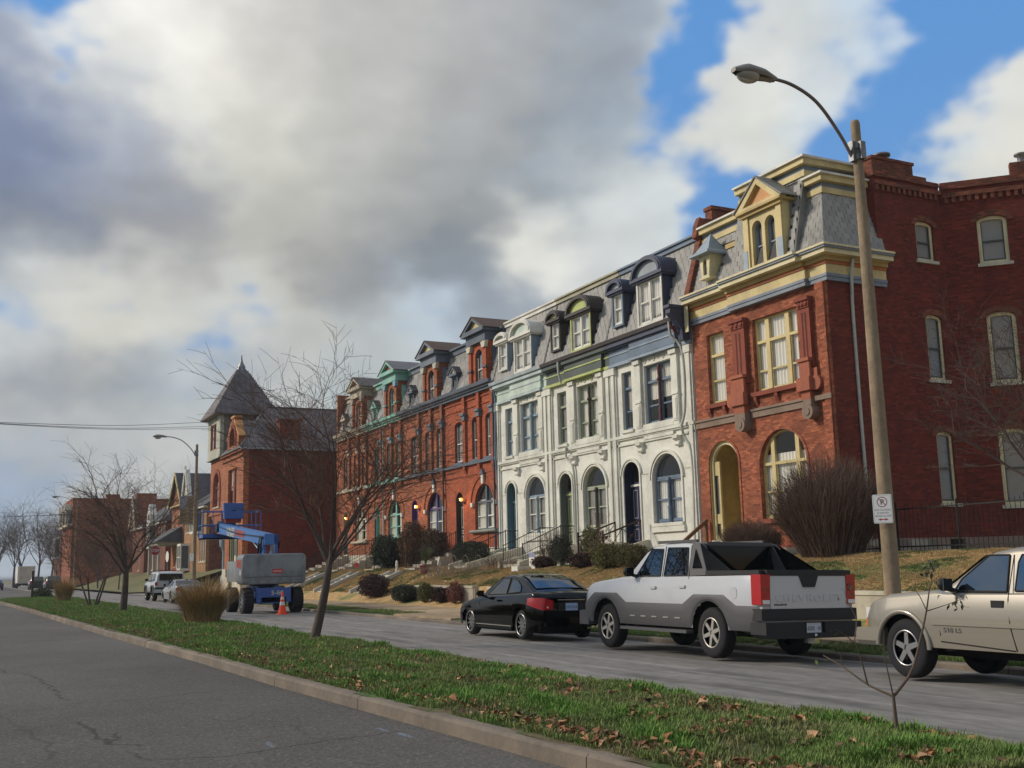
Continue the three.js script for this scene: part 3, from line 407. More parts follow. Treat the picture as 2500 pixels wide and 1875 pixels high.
function whiteHouse(H) {
  const { x0, x1, small, big, dr, aw, d1, d2, mats, label, slateSeed } = H, Z = Z0, t = thing('row_house', label, 'house', [(x0 + x1) / 2, 1.6, Z], 'white painted row houses');
  const oS = { x0: small[0], x1: small[1], y0: 7.05, ys: 9.5, rise: 0 }, oB = { x0: big[0], x1: big[1], y0: 7.1, ys: 9.5, rise: 0 }, oD = { x0: dr[0], x1: dr[1], y0: 2.38, ys: 5.2, rise: 0.52 }, rw = (aw[1] - aw[0]) / 2, oA = { x0: aw[0], x1: aw[1], y0: 3.12, ys: 5.82 - rw, rise: rw }, oB1 = { x0: mix(aw[0], aw[1], 0.1), x1: mix(aw[0], aw[1], 0.45), y0: 1.75, ys: 2.25, rise: 0 };
  mesh('front_wall', ext(rect(x0, x1, 1.3, 10.8), Z - 0.4, Z, [oS, oB, oD, oA].map(hole)), M.whiteBrick, t);
  rooms(t, x0, x1, [2.3, 6.5, 10.79], Z - 0.4);
  const m = mats;
  // plaster trim
  for (const x of [x0, x1 - 0.42]) mesh('pilaster', [bx(x + 0.02, x + 0.4, 1.5, 9.78, Z, Z + 0.07), bx(x + 0.1, x + 0.32, 1.5, 9.78, Z + 0.071, Z + 0.13), bx(x - 0.0, x + 0.42, 9.5, 9.79, Z + 0.005, Z + 0.17)], M.white, t);
  mesh('string_course', [bx(x0, x1, 6.72, 6.84, Z, Z + 0.14), bx(x0, x1, 6.66, 6.719, Z, Z + 0.09), bx(x0, x1, 6.42, 6.5, Z, Z + 0.07)], M.white, t);
  const bc = (big[0] + big[1]) / 2;
  for (const s of [-1, 1]) {
    const xi = s < 0 ? big[0] - 0.52 : big[1] + 0.12;
    mesh('window_pilaster', [bx(xi, xi + 0.4, 6.85, 9.62, Z + 0.001, Z + 0.12), bx(xi + 0.06, xi + 0.34, 7.0, 7.95, Z + 0.12, Z + 0.15), bx(xi + 0.11, xi + 0.29, 7.06, 7.88, Z + 0.15, Z + 0.17), bx(xi - 0.04, xi + 0.44, 9.62, 9.8, Z + 0.002, Z + 0.2), bx(xi - 0.02, xi + 0.42, 8.02, 8.1, Z + 0.003, Z + 0.16)], M.white, t);
    mesh('bracket', [prismX([[Z, 6.15], [Z, 6.415], [Z + 0.26, 6.415], [Z + 0.25, 6.3], [Z + 0.12, 6.22], [Z + 0.1, 6.12]], xi + 0.04, xi + 0.36), cylX(xi + 0.06, xi + 0.34, 6.1, Z + 0.07, 0.085, 10)], M.white, t);
  }
  mesh('window_apron', [bx(big[0] - 0.1, big[1] + 0.1, 6.86, 7.0, Z + 0.004, Z + 0.12), bx(big[0] - 0.05, big[1] + 0.05, 6.0 + 0.5, 6.64, Z + 0.001, Z + 0.1)], M.white, t);
  const lp = mesh('scroll_panel', bx(big[0], big[1], 9.5, 9.92, Z + 0.001, Z + 0.04), M.white, t);
  for (let k = 0; k < 6; k++) { const cx = mix(big[0] + 0.15, big[1] - 0.15, k / 5); mesh('scroll', [new THREE.TorusGeometry(0.095, 0.02, 6, 14).translate(cx, 9.72 + (k % 2 ? 0.03 : -0.02), Z + 0.055), new THREE.SphereGeometry(0.035, 8, 6).translate(cx, 9.72, Z + 0.055)], k % 5 ? m.accent : M.white, lp); }
  for (const [o, nm] of [[oA, 'window_hood'], [oD, 'door_hood']]) mesh(nm, [ring(o, 0.0, 0.09, Z, Z + 0.05), ring({ ...o, y0: o.ys }, 0.091, 0.17, Z + 0.001, Z + 0.09)], M.white, t);
  for (const [a, b] of [[x0 + 0.45, dr[0] - 0.2], [dr[1] + 0.2, aw[0] - 0.2], [aw[1] + 0.2, x1 - 0.45]]) mesh('impost_band', bx(a, b, 5.12, 5.15, Z, Z + 0.012), M.stone, t);
  mesh('window_apron', [bx(aw[0] - 0.12, aw[1] + 0.12, 2.78, 3.0, Z, Z + 0.1)], M.white, t);
  mesh('foundation', bx(x0 + 0.02, x1 - 0.02, 1.2, 1.62, Z + 0.001, Z + 0.05), M.limestone, t);
  // windows and door
  win(t, oS, Z, m.frame, { transom: 8.82, meet: 7.85, back: H.backs[0], sill: M.white });
  win(t, oB, Z, m.frame, { mull: [bc], transom: 8.82, meet: 7.85, back: H.backs[1], sill: M.white });
  mesh('window_colonnette', lathe([[0.07, 7.15], [0.07, 7.6], [0.09, 7.62], [0.05, 7.7], [0.06, 8.2], [0.05, 8.75], [0.1, 8.8], [0.1, 8.86], [0.05, 8.95], [0.08, 9.3], [0.05, 9.42]], bc, Z - 0.07, 10), m.column, t);
  const ac = (aw[0] + aw[1]) / 2;
  win(t, oA, Z, m.frame, { mull: [], transom: oA.ys + 0.06, meet: 0, back: 'none', name: 'arched_window' });
  for (const s of [0, 1]) win(t, { x0: s ? ac + 0.05 : aw[0] + 0.06, x1: s ? aw[1] - 0.06 : ac - 0.05, y0: 3.19, ys: oA.ys + 0.0, rise: 0 }, Z + 0.03, H.sash2 ?? m.sash, { fw: 0.05, back: H.backs[2], name: 'sash_window' });
  mesh('window_colonnette', lathe([[0.075, 3.16], [0.075, 3.7], [0.1, 3.74], [0.05, 3.82], [0.065, 4.1], [0.05, oA.ys - 0.2], [0.1, oA.ys - 0.12], [0.1, oA.ys - 0.04], [0.04, oA.ys + 0.05]], ac, Z - 0.06, 10), m.columnLow ?? m.column, t);
  mesh('sill', bx(aw[0] - 0.06, aw[1] + 0.06, 3.0, 3.13, Z - 0.2, Z + 0.12), m.sillM ?? M.white, t);
  door(t, oD, Z, { leaf: m.door, reveal: m.door, trim: m.accent }, { deep: 0.34, panel: m.doorPanel ?? m.accent });
  // painted entablature
  const P = [bc - 1.62, bc + 1.62];
  mesh('frieze', [bx(x0, x1, 9.95, 10.62, Z + 0.002, Z + 0.1), bx(P[0], P[1], 9.97, 10.6, Z + 0.101, Z + 0.24)], m.frieze, t);
  mesh('frieze_moulding', [bx(x0, x1, 9.82, 9.949, Z + 0.003, Z + 0.16), bx(P[0], P[1], 9.83, 9.94, Z + 0.161, Z + 0.29), bx(x0, x1, 10.3, 10.36, Z + 0.1001, Z + 0.13), bx(P[0], P[1], 10.3, 10.36, Z + 0.2401, Z + 0.27)], m.friezeLine, t);
  mesh('cornice', [bx(x0 + 0.001, x1 - 0.001, 10.621, 10.78, Z + 0.0, Z + 0.36), bx(x0 + 0.002, x1 - 0.002, 10.56, 10.62, Z + 0.1002, Z + 0.27)], m.cornice, t);
  mesh('gutter', gutter(x0, x1, 10.88, Z + 0.3), m.gutter, t);
  // mansard with its slates
  const yb = 10.8, zb = Z + 0.22, yt = 14.02, zt = Z - 0.72, S = V3(0, yt - yb, zt - zb), L = S.length(); S.normalize();
  const roof = mesh('mansard_roof', [prismX([[zb, yb], [zt, yt], [Z - 9.5, yt + 0.1], [Z - 9.5, yb]], x0 + 0.004, x1 - 0.004)], M.slateDark, t), kx = L / (yt - yb);
  slates(roof, V3(x0, yb, zb), V3(1, 0, 0), S, x1 - x0, L - 0.02, { sw: 0.34, sh: 0.25, mats: slateGrey, seed: slateSeed, skip: [d1, d2].map(([a, b, lo, hi]) => [a - x0 - 0.12, b - x0 + 0.12, (lo - yb) * kx - 0.02, (hi - yb) * kx - 0.25]) });
  for (const x of [x0 + 0.02, x1 - 0.02]) mesh('roof_hip', bar([x, yb, zb + 0.03], [x, yt, zt + 0.03], 0.06), m.hip, roof);
  mesh('roof_cornice', [bx(x0 + 0.003, x1 - 0.003, yt - 0.02, yt + 0.16, zt - 0.3, zt + 0.16), bx(x0 + 0.002, x1 - 0.002, yt + 0.161, yt + 0.24, zt - 0.3, zt + 0.24)], m.ridge, t);
  archDormer(t, d1[0], d1[1], d1[2], d1[4], d1[3], { face: m.dormer1, hood: m.hood, tympanum: m.tymp, cheek: m.cheek, frame: M.trimWhite }, false);
  archDormer(t, d2[0], d2[1], d2[2], d2[4], d2[3], { face: m.dormer2, hood: m.hood, tympanum: m.tymp, cheek: m.cheek, frame: m.dframe ?? M.trimWhite }, true);
  return t;
}
const mintLight = paint(0xb4c4c4, 0.6), mint2 = paint(0xc3d2c6, 0.6), blueGrey = paint(0x8499ab, 0.55), lime = paint(0xb4c074, 0.6), deepGreen = paint(0x4b5650, 0.6), darkBrown = paint(0x3c3432, 0.6), steelBlue = paint(0x66788c, 0.55), navy = paint(0x1c2140, 0.45), navyTrim = paint(0x3a4158, 0.5), paleBlue = paint(0x9db4bc, 0.55), maroon = paint(0x5a2b2a, 0.6), greyDoor = paint(0x6b6f6a, 0.5), blueDoor = paint(0x5f7f8c, 0.5), aqua = paint(0x84a2ac, 0.55);
whiteHouse({ x0: -49.72, x1: -44.16, small: [-48.78, -47.98], big: [-47.1, -45.15], dr: [-48.75, -47.75], aw: [-46.68, -44.72], d1: [-48.95, -47.95, 11.45, 13.42, 12.9], d2: [-47.2, -45.35, 11.05, 13.62, 12.78], backs: ['sheer', 'sheer', 'full'], slateSeed: 5, label: 'white row house with pale blue cornice and white round-topped dormers beside the red row',
  mats: { frame: blueGrey, sash: M.trimWhite, accent: mintLight, column: paleBlue, door: blueDoor, frieze: mint2, friezeLine: mintLight, cornice: mintLight, gutter: paint(0xa9b6ba), dormer1: M.trimWhite, dormer2: M.trimWhite, hood: M.trimWhite, tymp: mint2, cheek: blueGrey, hip: M.slateDark, ridge: M.trimWhite } });
whiteHouse({ x0: -44.15, x1: -38.56, small: [-43.35, -42.5], big: [-41.5, -39.68], dr: [-43.32, -42.2], aw: [-41.22, -39.3], d1: [-43.4, -42.5, 11.42, 13.35, 12.8], d2: [-41.5, -39.75, 11.05, 13.52, 12.68], backs: ['full', 'sheer', 'full'], slateSeed: 6, label: 'white row house with dark green and lime cornice and dark brown dormers',
  mats: { frame: paint(0x9aa48c, 0.6), sash: paint(0xaab09a, 0.6), accent: lime, column: darkBrown, door: greyDoor, frieze: deepGreen, friezeLine: lime, cornice: deepGreen, gutter: darkBrown, dormer1: darkBrown, dormer2: lime, hood: darkBrown, tymp: lime, cheek: darkBrown, hip: darkBrown, ridge: paint(0xa9a488) } });
whiteHouse({ x0: -38.55, x1: -32.76, small: [-37.8, -37.05], big: [-36.12, -34.2], dr: [-37.9, -36.72], aw: [-35.8, -33.85], d1: [-37.98, -37.1, 11.45, 13.5, 12.9], d2: [-36.05, -34.25, 11.05, 13.85, 12.95], backs: ['blind', 'half', 'sheer'], slateSeed: 7, sash2: steelBlue, label: 'white row house with slate blue cornice and navy dormers next to the cream trimmed house',
  mats: { frame: steelBlue, sash: steelBlue, accent: M.trimWhite, column: maroon, columnLow: steelBlue, door: navy, doorPanel: paint(0x8d8f98, 0.5), frieze: steelBlue, friezeLine: paint(0x8fa0ae), cornice: navyTrim, gutter: darkBrown, dormer1: steelBlue, dormer2: M.trimWhite, hood: navyTrim, tymp: paint(0x9aa4ac), cheek: navyTrim, hip: navyTrim, ridge: steelBlue } });
{ // rainwater pipes and the big console on the party wall stay with the houses they serve
  const [hA, hB, hC] = scene.children.filter((o) => o.name.startsWith('row_house'));
  downpipe(hA, 0, 0, 0, 0, M.pipeBlue, [[-49.6, 10.8, Z0 + 0.4], [-49.6, 10.5, Z0 + 0.2], [-49.58, 9.5, Z0 + 0.16], [-49.58, 6.9, Z0 + 0.2], [-49.58, 6.4, Z0 + 0.14], [-49.56, 1.9, Z0 + 0.12]]);
  downpipe(hB, 0, 0, 0, 0, M.pipe, [[-42.3, 6.85, Z0 + 0.2], [-42.35, 6.4, Z0 + 0.2], [-41.95, 6.05, Z0 + 0.12], [-41.85, 5.6, Z0 + 0.1], [-41.85, 1.9, Z0 + 0.1]]);
  downpipe(hB, 0, 0, 0, 0, M.pipe, [[-42.4, 10.8, Z0 + 0.44], [-42.4, 10.3, Z0 + 0.42], [-42.4, 9.8, Z0 + 0.3]]);
  downpipe(hC, 0, 0, 0, 0, M.pipe, [[-33.6, 10.8, Z0 + 0.44], [-33.55, 10.2, Z0 + 0.4], [-33.3, 9.9, Z0 + 0.2], [-33.2, 7.2, Z0 + 0.2], [-33.3, 6.7, Z0 + 0.3], [-33.3, 6.3, Z0 + 0.2], [-33.05, 5.9, Z0 + 0.14], [-33.05, 2.0, Z0 + 0.12]]);
  mesh('console_bracket', [prismX([[Z0 + 0.1, 9.95], [Z0 + 0.1, 11.15], [Z0 + 0.95, 11.15], [Z0 + 0.95, 10.95], [Z0 + 0.7, 10.7], [Z0 + 0.45, 10.35], [Z0 + 0.4, 9.95]], -33.08, -32.78), bx(-33.14, -32.74, 11.15, 11.27, Z0 + 0.06, Z0 + 1.02)], navyTrim, hC);
  mesh('bracket_scroll', prismX([[Z0 + 0.4, 10.2], [Z0 + 0.72, 10.62], [Z0 + 0.8, 10.6], [Z0 + 0.55, 10.2]], -33.1, -33.081), paint(0x7c2f22), hC);
}
// ---------- the red brick row ----------
function redHouse(H) {
  const { x0, x1, brick, trim, capital, pedM, doorM, winM, awM, label, face } = H, Z = Z0, s = (v) => x1 + v, t = thing('row_house', label, 'house', [(x0 + x1) / 2, 1.6, Z], 'red brick row houses'); // v is metres left of the right party wall
  const w2 = [[-5.35, -4.3], [-3.05, -2.28], [-1.35, -0.55]].map(([a, b]) => ({ x0: s(a), x1: s(b), y0: 7.32, ys: 9.38, rise: 0.22 })), oD = { x0: s(-5.32), x1: s(-4.33), y0: 2.7, ys: 5.2, rise: 0.5 }, oA = { x0: s(-2.82), x1: s(-0.42), y0: 3.55, ys: 4.72, rise: 1.2 }, oV = { x0: s(-5.2), x1: s(-4.5), y0: 1.95, ys: 2.3, rise: 0 };
  mesh('front_wall', ext(rect(x0, x1, 2.6, 11.0), Z - 0.4, Z, [...w2, oD, oA].map(hole)), brick, t);
  mesh('foundation', ext(rect(x0, x1, 1.2, 2.598), Z - 0.4, Z + 0.08, [hole(oD).map(([x, y]) => [x, Math.min(y, 2.599)])].slice(1).concat([rect(s(-1.6), s(-0.9), 1.95, 2.35)])), M.limestone, t);
  mesh('basement_window', bx(s(-1.6), s(-0.9), 1.95, 2.35, Z - 0.2, Z - 0.12), M.screen, t);
  rooms(t, x0, x1, [2.6, 6.9, 10.98], Z - 0.4);
  for (const x of [-3.85, -1.98, -0.3]) {
    mesh('brick_pilaster', [bx(s(x) - 0.17, s(x) + 0.17, 7.22, 9.55, Z, Z + 0.13), bx(s(x) - 0.17, s(x) + 0.17, 9.95, 10.95, Z, Z + 0.16)], brick, t);
    mesh('pilaster_capital', [bx(s(x) - 0.2, s(x) + 0.2, 9.55, 9.82, Z + 0.001, Z + 0.19), bx(s(x) - 0.27, s(x) + 0.27, 9.821, 9.95, Z + 0.002, Z + 0.27)], capital, t);
    mesh('corbel', [prismX([[Z, 6.55], [Z, 7.02], [Z + 0.17, 7.02], [Z + 0.15, 6.85]], s(x) - 0.13, s(x) + 0.13)], brick, t);
  }
  for (const [a, b, o] of [[10.18, 10.24, 0.05], [10.6, 10.66, 0.06], [6.5, 6.55, 0.03]]) mesh('brick_band', bx(x0, x1, a, b, Z + 0.001, Z + o), brick, t);
  mesh('belt_course', bx(x0, x1, 7.05, 7.21, Z, Z + 0.15), trim, t);
  for (const o of w2) win(t, o, Z, winM, { deep: 0.13, back: wseed % 3 ? 'full' : 'sheer', sill: trim, sash: H.sashM ?? M.trimWhite });
  win(t, oA, Z, awM, { deep: 0.14, mull: [(oA.x0 + oA.x1) / 2], mw: 0.16, transom: 5.0, meet: 4.25, back: 'drape', sash: H.sashM ?? M.trimWhite, name: 'arched_window' });
  mesh('arch_ring', ring({ ...oA, y0: 4.95, ys: 4.95, rise: 0.98 }, 0.42, 0.5, Z, Z + 0.05), brick, t);
  mesh('arch_bricks', ring({ ...oA, y0: 4.72 }, 0.0, 0.1, Z, Z + 0.03), brick, t);
  for (const k of [-1, 1]) mesh('impost_block', bx((oA.x0 + oA.x1) / 2 + k * 1.42 - 0.12, (oA.x0 + oA.x1) / 2 + k * 1.42 + 0.12, 4.78, 5.0, Z, Z + 0.13), M.trimWhite, t);
  const kc = (oA.x0 + oA.x1) / 2;
  mesh('keystone', [ext([[kc - 0.1, 5.93], [kc + 0.1, 5.93], [kc + 0.13, 6.42], [kc - 0.13, 6.42]], Z + 0.03, Z + 0.14)], M.trimWhite, t);
  mesh('keystone_cap', [bx(kc - 0.2, kc + 0.2, 6.421, 6.52, Z + 0.001, Z + 0.2), ext([[kc - 0.13, 6.52], [kc + 0.13, 6.52], [kc, 6.72]], Z + 0.01, Z + 0.16)], trim, t);
  mesh('sill', [bx(oA.x0 - 0.3, oA.x1 + 0.3, 3.36, 3.54, Z - 0.2, Z + 0.13), cylX(oA.x0 - 0.36, oA.x1 + 0.36, 3.45, Z + 0.13, 0.085, 10)], H.sillM ?? trim, t);
  door(t, oD, Z, { leaf: doorM, reveal: H.revealM ?? doorM, trim: doorM }, { deep: 0.28, panel: H.doorPanel ?? M.trimWhite });
  // cornice and slated mansard behind a brick pavilion
  mesh('cornice', [bx(x0, x1, 11.0, 11.1, Z - 0.3, Z + 0.3), bx(x0, x1, 10.86, 10.999, Z + 0.001, Z + 0.2)], trim, t);
  mesh('gutter', gutter(x0, x1, 11.2, Z + 0.26, 0.1), trim, t);
  const pc = s(-1.75), yb = 11.1, zb = Z + 0.1, yt = 14.0, zt = Z - 0.72, S = V3(0, yt - yb, zt - zb), L = S.length(); S.normalize();
  const roof = mesh('mansard_roof', prismX([[zb, yb], [zt, yt], [Z - 9.5, yt + 0.1], [Z - 9.5, yb]], x0 + 0.004, x1 - 0.004), M.slateDark, t), kx = L / (yt - yb), dx = [s(-5.7), s(-4.9)];
  slates(roof, V3(x0, yb, zb), V3(1, 0, 0), S, x1 - x0, L, { sw: 0.3, sh: 0.21, mats: slateGrey, one: false, seed: Math.round(-x0), skip: [[pc - 1.2 - x0, pc + 1.2 - x0, 0, 9], [dx[0] - x0 - 0.05, dx[1] - x0 + 0.05, 0, 1.3]] });
  mesh('roof_cornice', [bx(x0 + 0.003, x1 - 0.003, yt - 0.3, yt + 0.0, zt - 0.2, zt + 0.2), bx(x0 + 0.002, x1 - 0.002, yt + 0.001, yt + 0.12, zt - 0.25, zt + 0.32)], pedM, t);
  const zp = Z + 0.12, oP = { x0: pc - 0.44, x1: pc + 0.44, y0: 11.35, ys: 12.75, rise: 0.4 };
  const pav = mesh('brick_pavilion', [ext(rect(pc - 1.12, pc + 1.12, 11.1, 13.45), zp - 0.4, zp, [hole(oP)]), bx(pc - 1.12, pc - 0.75, 11.1, 13.45, zp - 1.4, zp - 0.401), bx(pc + 0.75, pc + 1.12, 11.1, 13.45, zp - 1.4, zp - 0.401), bx(pc - 1.1, pc - 0.78, 11.12, 13.1, zp, zp + 0.1), bx(pc + 0.78, pc + 1.1, 11.12, 13.1, zp, zp + 0.1)], brick, t);
  win(t, oP, zp, winM, { deep: 0.12, back: 'full', sash: H.sashM ?? M.trimWhite, name: 'pavilion_window' });
  mesh('dormer_room', bx(pc - 0.74, pc + 0.74, 11.12, 13.44, zp - 1.4, zp - 0.72), M.interior, pav);
  for (const k of [-1, 1]) {
    mesh('capital', [ext([[pc + k * 0.94 - 0.17, 13.1], [pc + k * 0.94 + 0.17, 13.1], [pc + k * 0.94 + 0.3, 13.44], [pc + k * 0.94 + 0.16, 13.4], [pc + k * 0.94, 13.46], [pc + k * 0.94 - 0.16, 13.4], [pc + k * 0.94 - 0.3, 13.44]], zp + 0.001, zp + 0.2)], H.capM, pav);
    mesh('scroll_buttress', ext([[pc + k * 1.125, 11.2], [pc + k * 1.7, 11.2], [pc + k * 1.6, 12.0], [pc + k * 1.28, 12.5], [pc + k * 1.125, 13.2]].slice()[k < 0 ? 'reverse' : 'slice'](), zp - 0.55, zp - 0.25), pedM, pav);
    mesh('pavilion_band', bx(pc + k * 0.94 - 0.24, pc + k * 0.94 + 0.24, 12.02, 12.12, zp - 0.02, zp + 0.17), pedM, pav);
  }
  const pe = mesh('pediment', [bx(pc - 1.2, pc + 1.2, 13.46, 13.95, zp - 1.6, zp + 0.2), bx(pc - 1.4, pc + 1.4, 13.951, 14.09, zp - 1.8, zp + 0.42), ext([[pc - 1.45, 14.091], [pc + 1.45, 14.091], [pc, 14.86]], zp + 0.1, zp + 0.4, [[[pc - 0.95, 14.2], [pc + 0.95, 14.2], [pc, 14.7]]])], pedM, pav);
  mesh('tympanum', ext([[pc - 0.94, 14.205], [pc + 0.94, 14.205], [pc, 14.69]], zp + 0.12, zp + 0.2), H.tympM ?? M.cream, pav);
  mesh('gable_roof', [prismShift([[pc - 1.5, 14.08], [pc, 14.87], [pc, 14.93], [pc - 1.56, 14.1]], zp - 1.9, zp + 0.44), prismShift([[pc + 1.5, 14.08], [pc + 1.56, 14.1], [pc, 14.93], [pc, 14.87]], zp - 1.9, zp + 0.44)], H.gableM, pav);
  // small gabled dormer
  const dc = (dx[0] + dx[1]) / 2, oS = { x0: dc - 0.3, x1: dc + 0.3, y0: 11.42, ys: 12.18, rise: 0 };
  const dm = mesh('dormer', [ext(rect(dc - 0.42, dc + 0.42, 11.28, 12.28), Z - 0.3, Z - 0.02, [hole(oS)]), bx(dc - 0.42, dc - 0.38, 11.28, 12.28, Z - 1.2, Z - 0.301), bx(dc + 0.38, dc + 0.42, 11.28, 12.28, Z - 1.2, Z - 0.301), bx(dc - 0.55, dc + 0.55, 12.281, 12.38, Z - 1.2, Z + 0.14), ext([[dc - 0.58, 12.381], [dc + 0.58, 12.381], [dc, 12.8]], Z - 0.02, Z + 0.12, [[[dc - 0.3, 12.44], [dc + 0.3, 12.44], [dc, 12.66]]])], H.dormM, t);
  mesh('tympanum', ext([[dc - 0.3, 12.442], [dc + 0.3, 12.442], [dc, 12.658]], Z - 0.01, Z + 0.05), H.tympM ?? M.cream, dm);
  mesh('dormer_roof', [prismShift([[dc - 0.62, 12.38], [dc, 12.82], [dc, 12.87], [dc - 0.67, 12.4]], Z - 1.2, Z + 0.16), prismShift([[dc + 0.62, 12.38], [dc + 0.67, 12.4], [dc, 12.87], [dc, 12.82]], Z - 1.2, Z + 0.16)], M.slateDark, dm);
  mesh('dormer_room', bx(dc - 0.37, dc + 0.37, 11.3, 12.27, Z - 1.2, Z - 0.6), M.interior, dm);
  win(t, oS, Z - 0.02, winM, { back: 'full', deep: 0.1, sash: H.sashM ?? M.trimWhite, name: 'dormer_window' });
  for (const k of [-1, 1]) mesh('scroll_buttress', ext(k > 0 ? [[dc + 0.43, 11.2], [dc + 0.75, 11.2], [dc + 0.62, 11.7], [dc + 0.43, 12.1]] : [[dc - 0.43, 11.2], [dc - 0.43, 12.1], [dc - 0.62, 11.7], [dc - 0.75, 11.2]], Z - 0.35, Z - 0.12), H.dormM, dm);
  return t;
}
function prismShift(pts, z0, z1) { return ext(pts, z0, z1); }
const slateTrim = paint(0x566270, 0.6), slateTrim2 = paint(0x6b7682, 0.6), teal = paint(0x88bcae, 0.55), tealDeep = paint(0x6ca69a, 0.55), sand = paint(0xb4ac98, 0.65), sandDark = paint(0x8f877a, 0.7), purple = paint(0x3a2f78, 0.5), offDoor = paint(0x2b3236, 0.5), brownRoof = paint(0x5e4c42, 0.9), tealCap = paint(0x7fa8b4, 0.55);
const rD = redHouse({ x0: -56.42, x1: -49.8, brick: M.brickPainted, trim: slateTrim, capital: slateTrim2, pedM: slateTrim, doorM: offDoor, winM: slateTrim, awM: slateTrim, capM: paint(0xc9c5b2), gableM: brownRoof, dormM: slateTrim, label: 'orange-red painted brick row house with slate blue trim adjoining the white row', sillM: paint(0x7d8078) });
const rE = redHouse({ x0: -63.02, x1: -56.44, brick: M.brickRow, trim: slateTrim, capital: slateTrim2, pedM: slateTrim2, doorM: purple, doorPanel: purple, winM: slateTrim, awM: purple, capM: paint(0xb9b6a6), gableM: brownRoof, dormM: slateTrim, label: 'red brick row house with purple door and purple arched window', sillM: purple });
const rF = redHouse({ x0: -69.6, x1: -63.04, brick: M.brickRow, trim: teal, capital: tealCap, pedM: teal, doorM: teal, doorPanel: tealDeep, winM: teal, awM: teal, sashM: teal, capM: tealCap, gableM: paint(0x76767a, 0.8), dormM: teal, tympM: M.terracotta, label: 'red brick row house with mint green trim, door and windows' });
const rG = redHouse({ x0: -76.2, x1: -69.62, brick: M.brickRow, trim: sand, capital: sand, pedM: sand, doorM: greyDoor, winM: sand, awM: sand, sashM: sand, capM: sand, gableM: paint(0x5f5c5a, 0.8), dormM: sand, tympM: M.terracotta, label: 'red brick row house with sand coloured trim at the far end of the row' });
for (const [h, x, m] of [[rE, -56.6, paint(0x5a3a34)], [rF, -66.4, M.pipe], [rD, -49.95, paint(0x3f4650)]]) downpipe(h, x, 1.9, 10.9, Z0 + 0.12, m);
mesh('side_wall', bx(-76.45, -76.2, 1.2, 14.4, Z0 - 10, Z0 + 0.05), M.brickRow, rG);
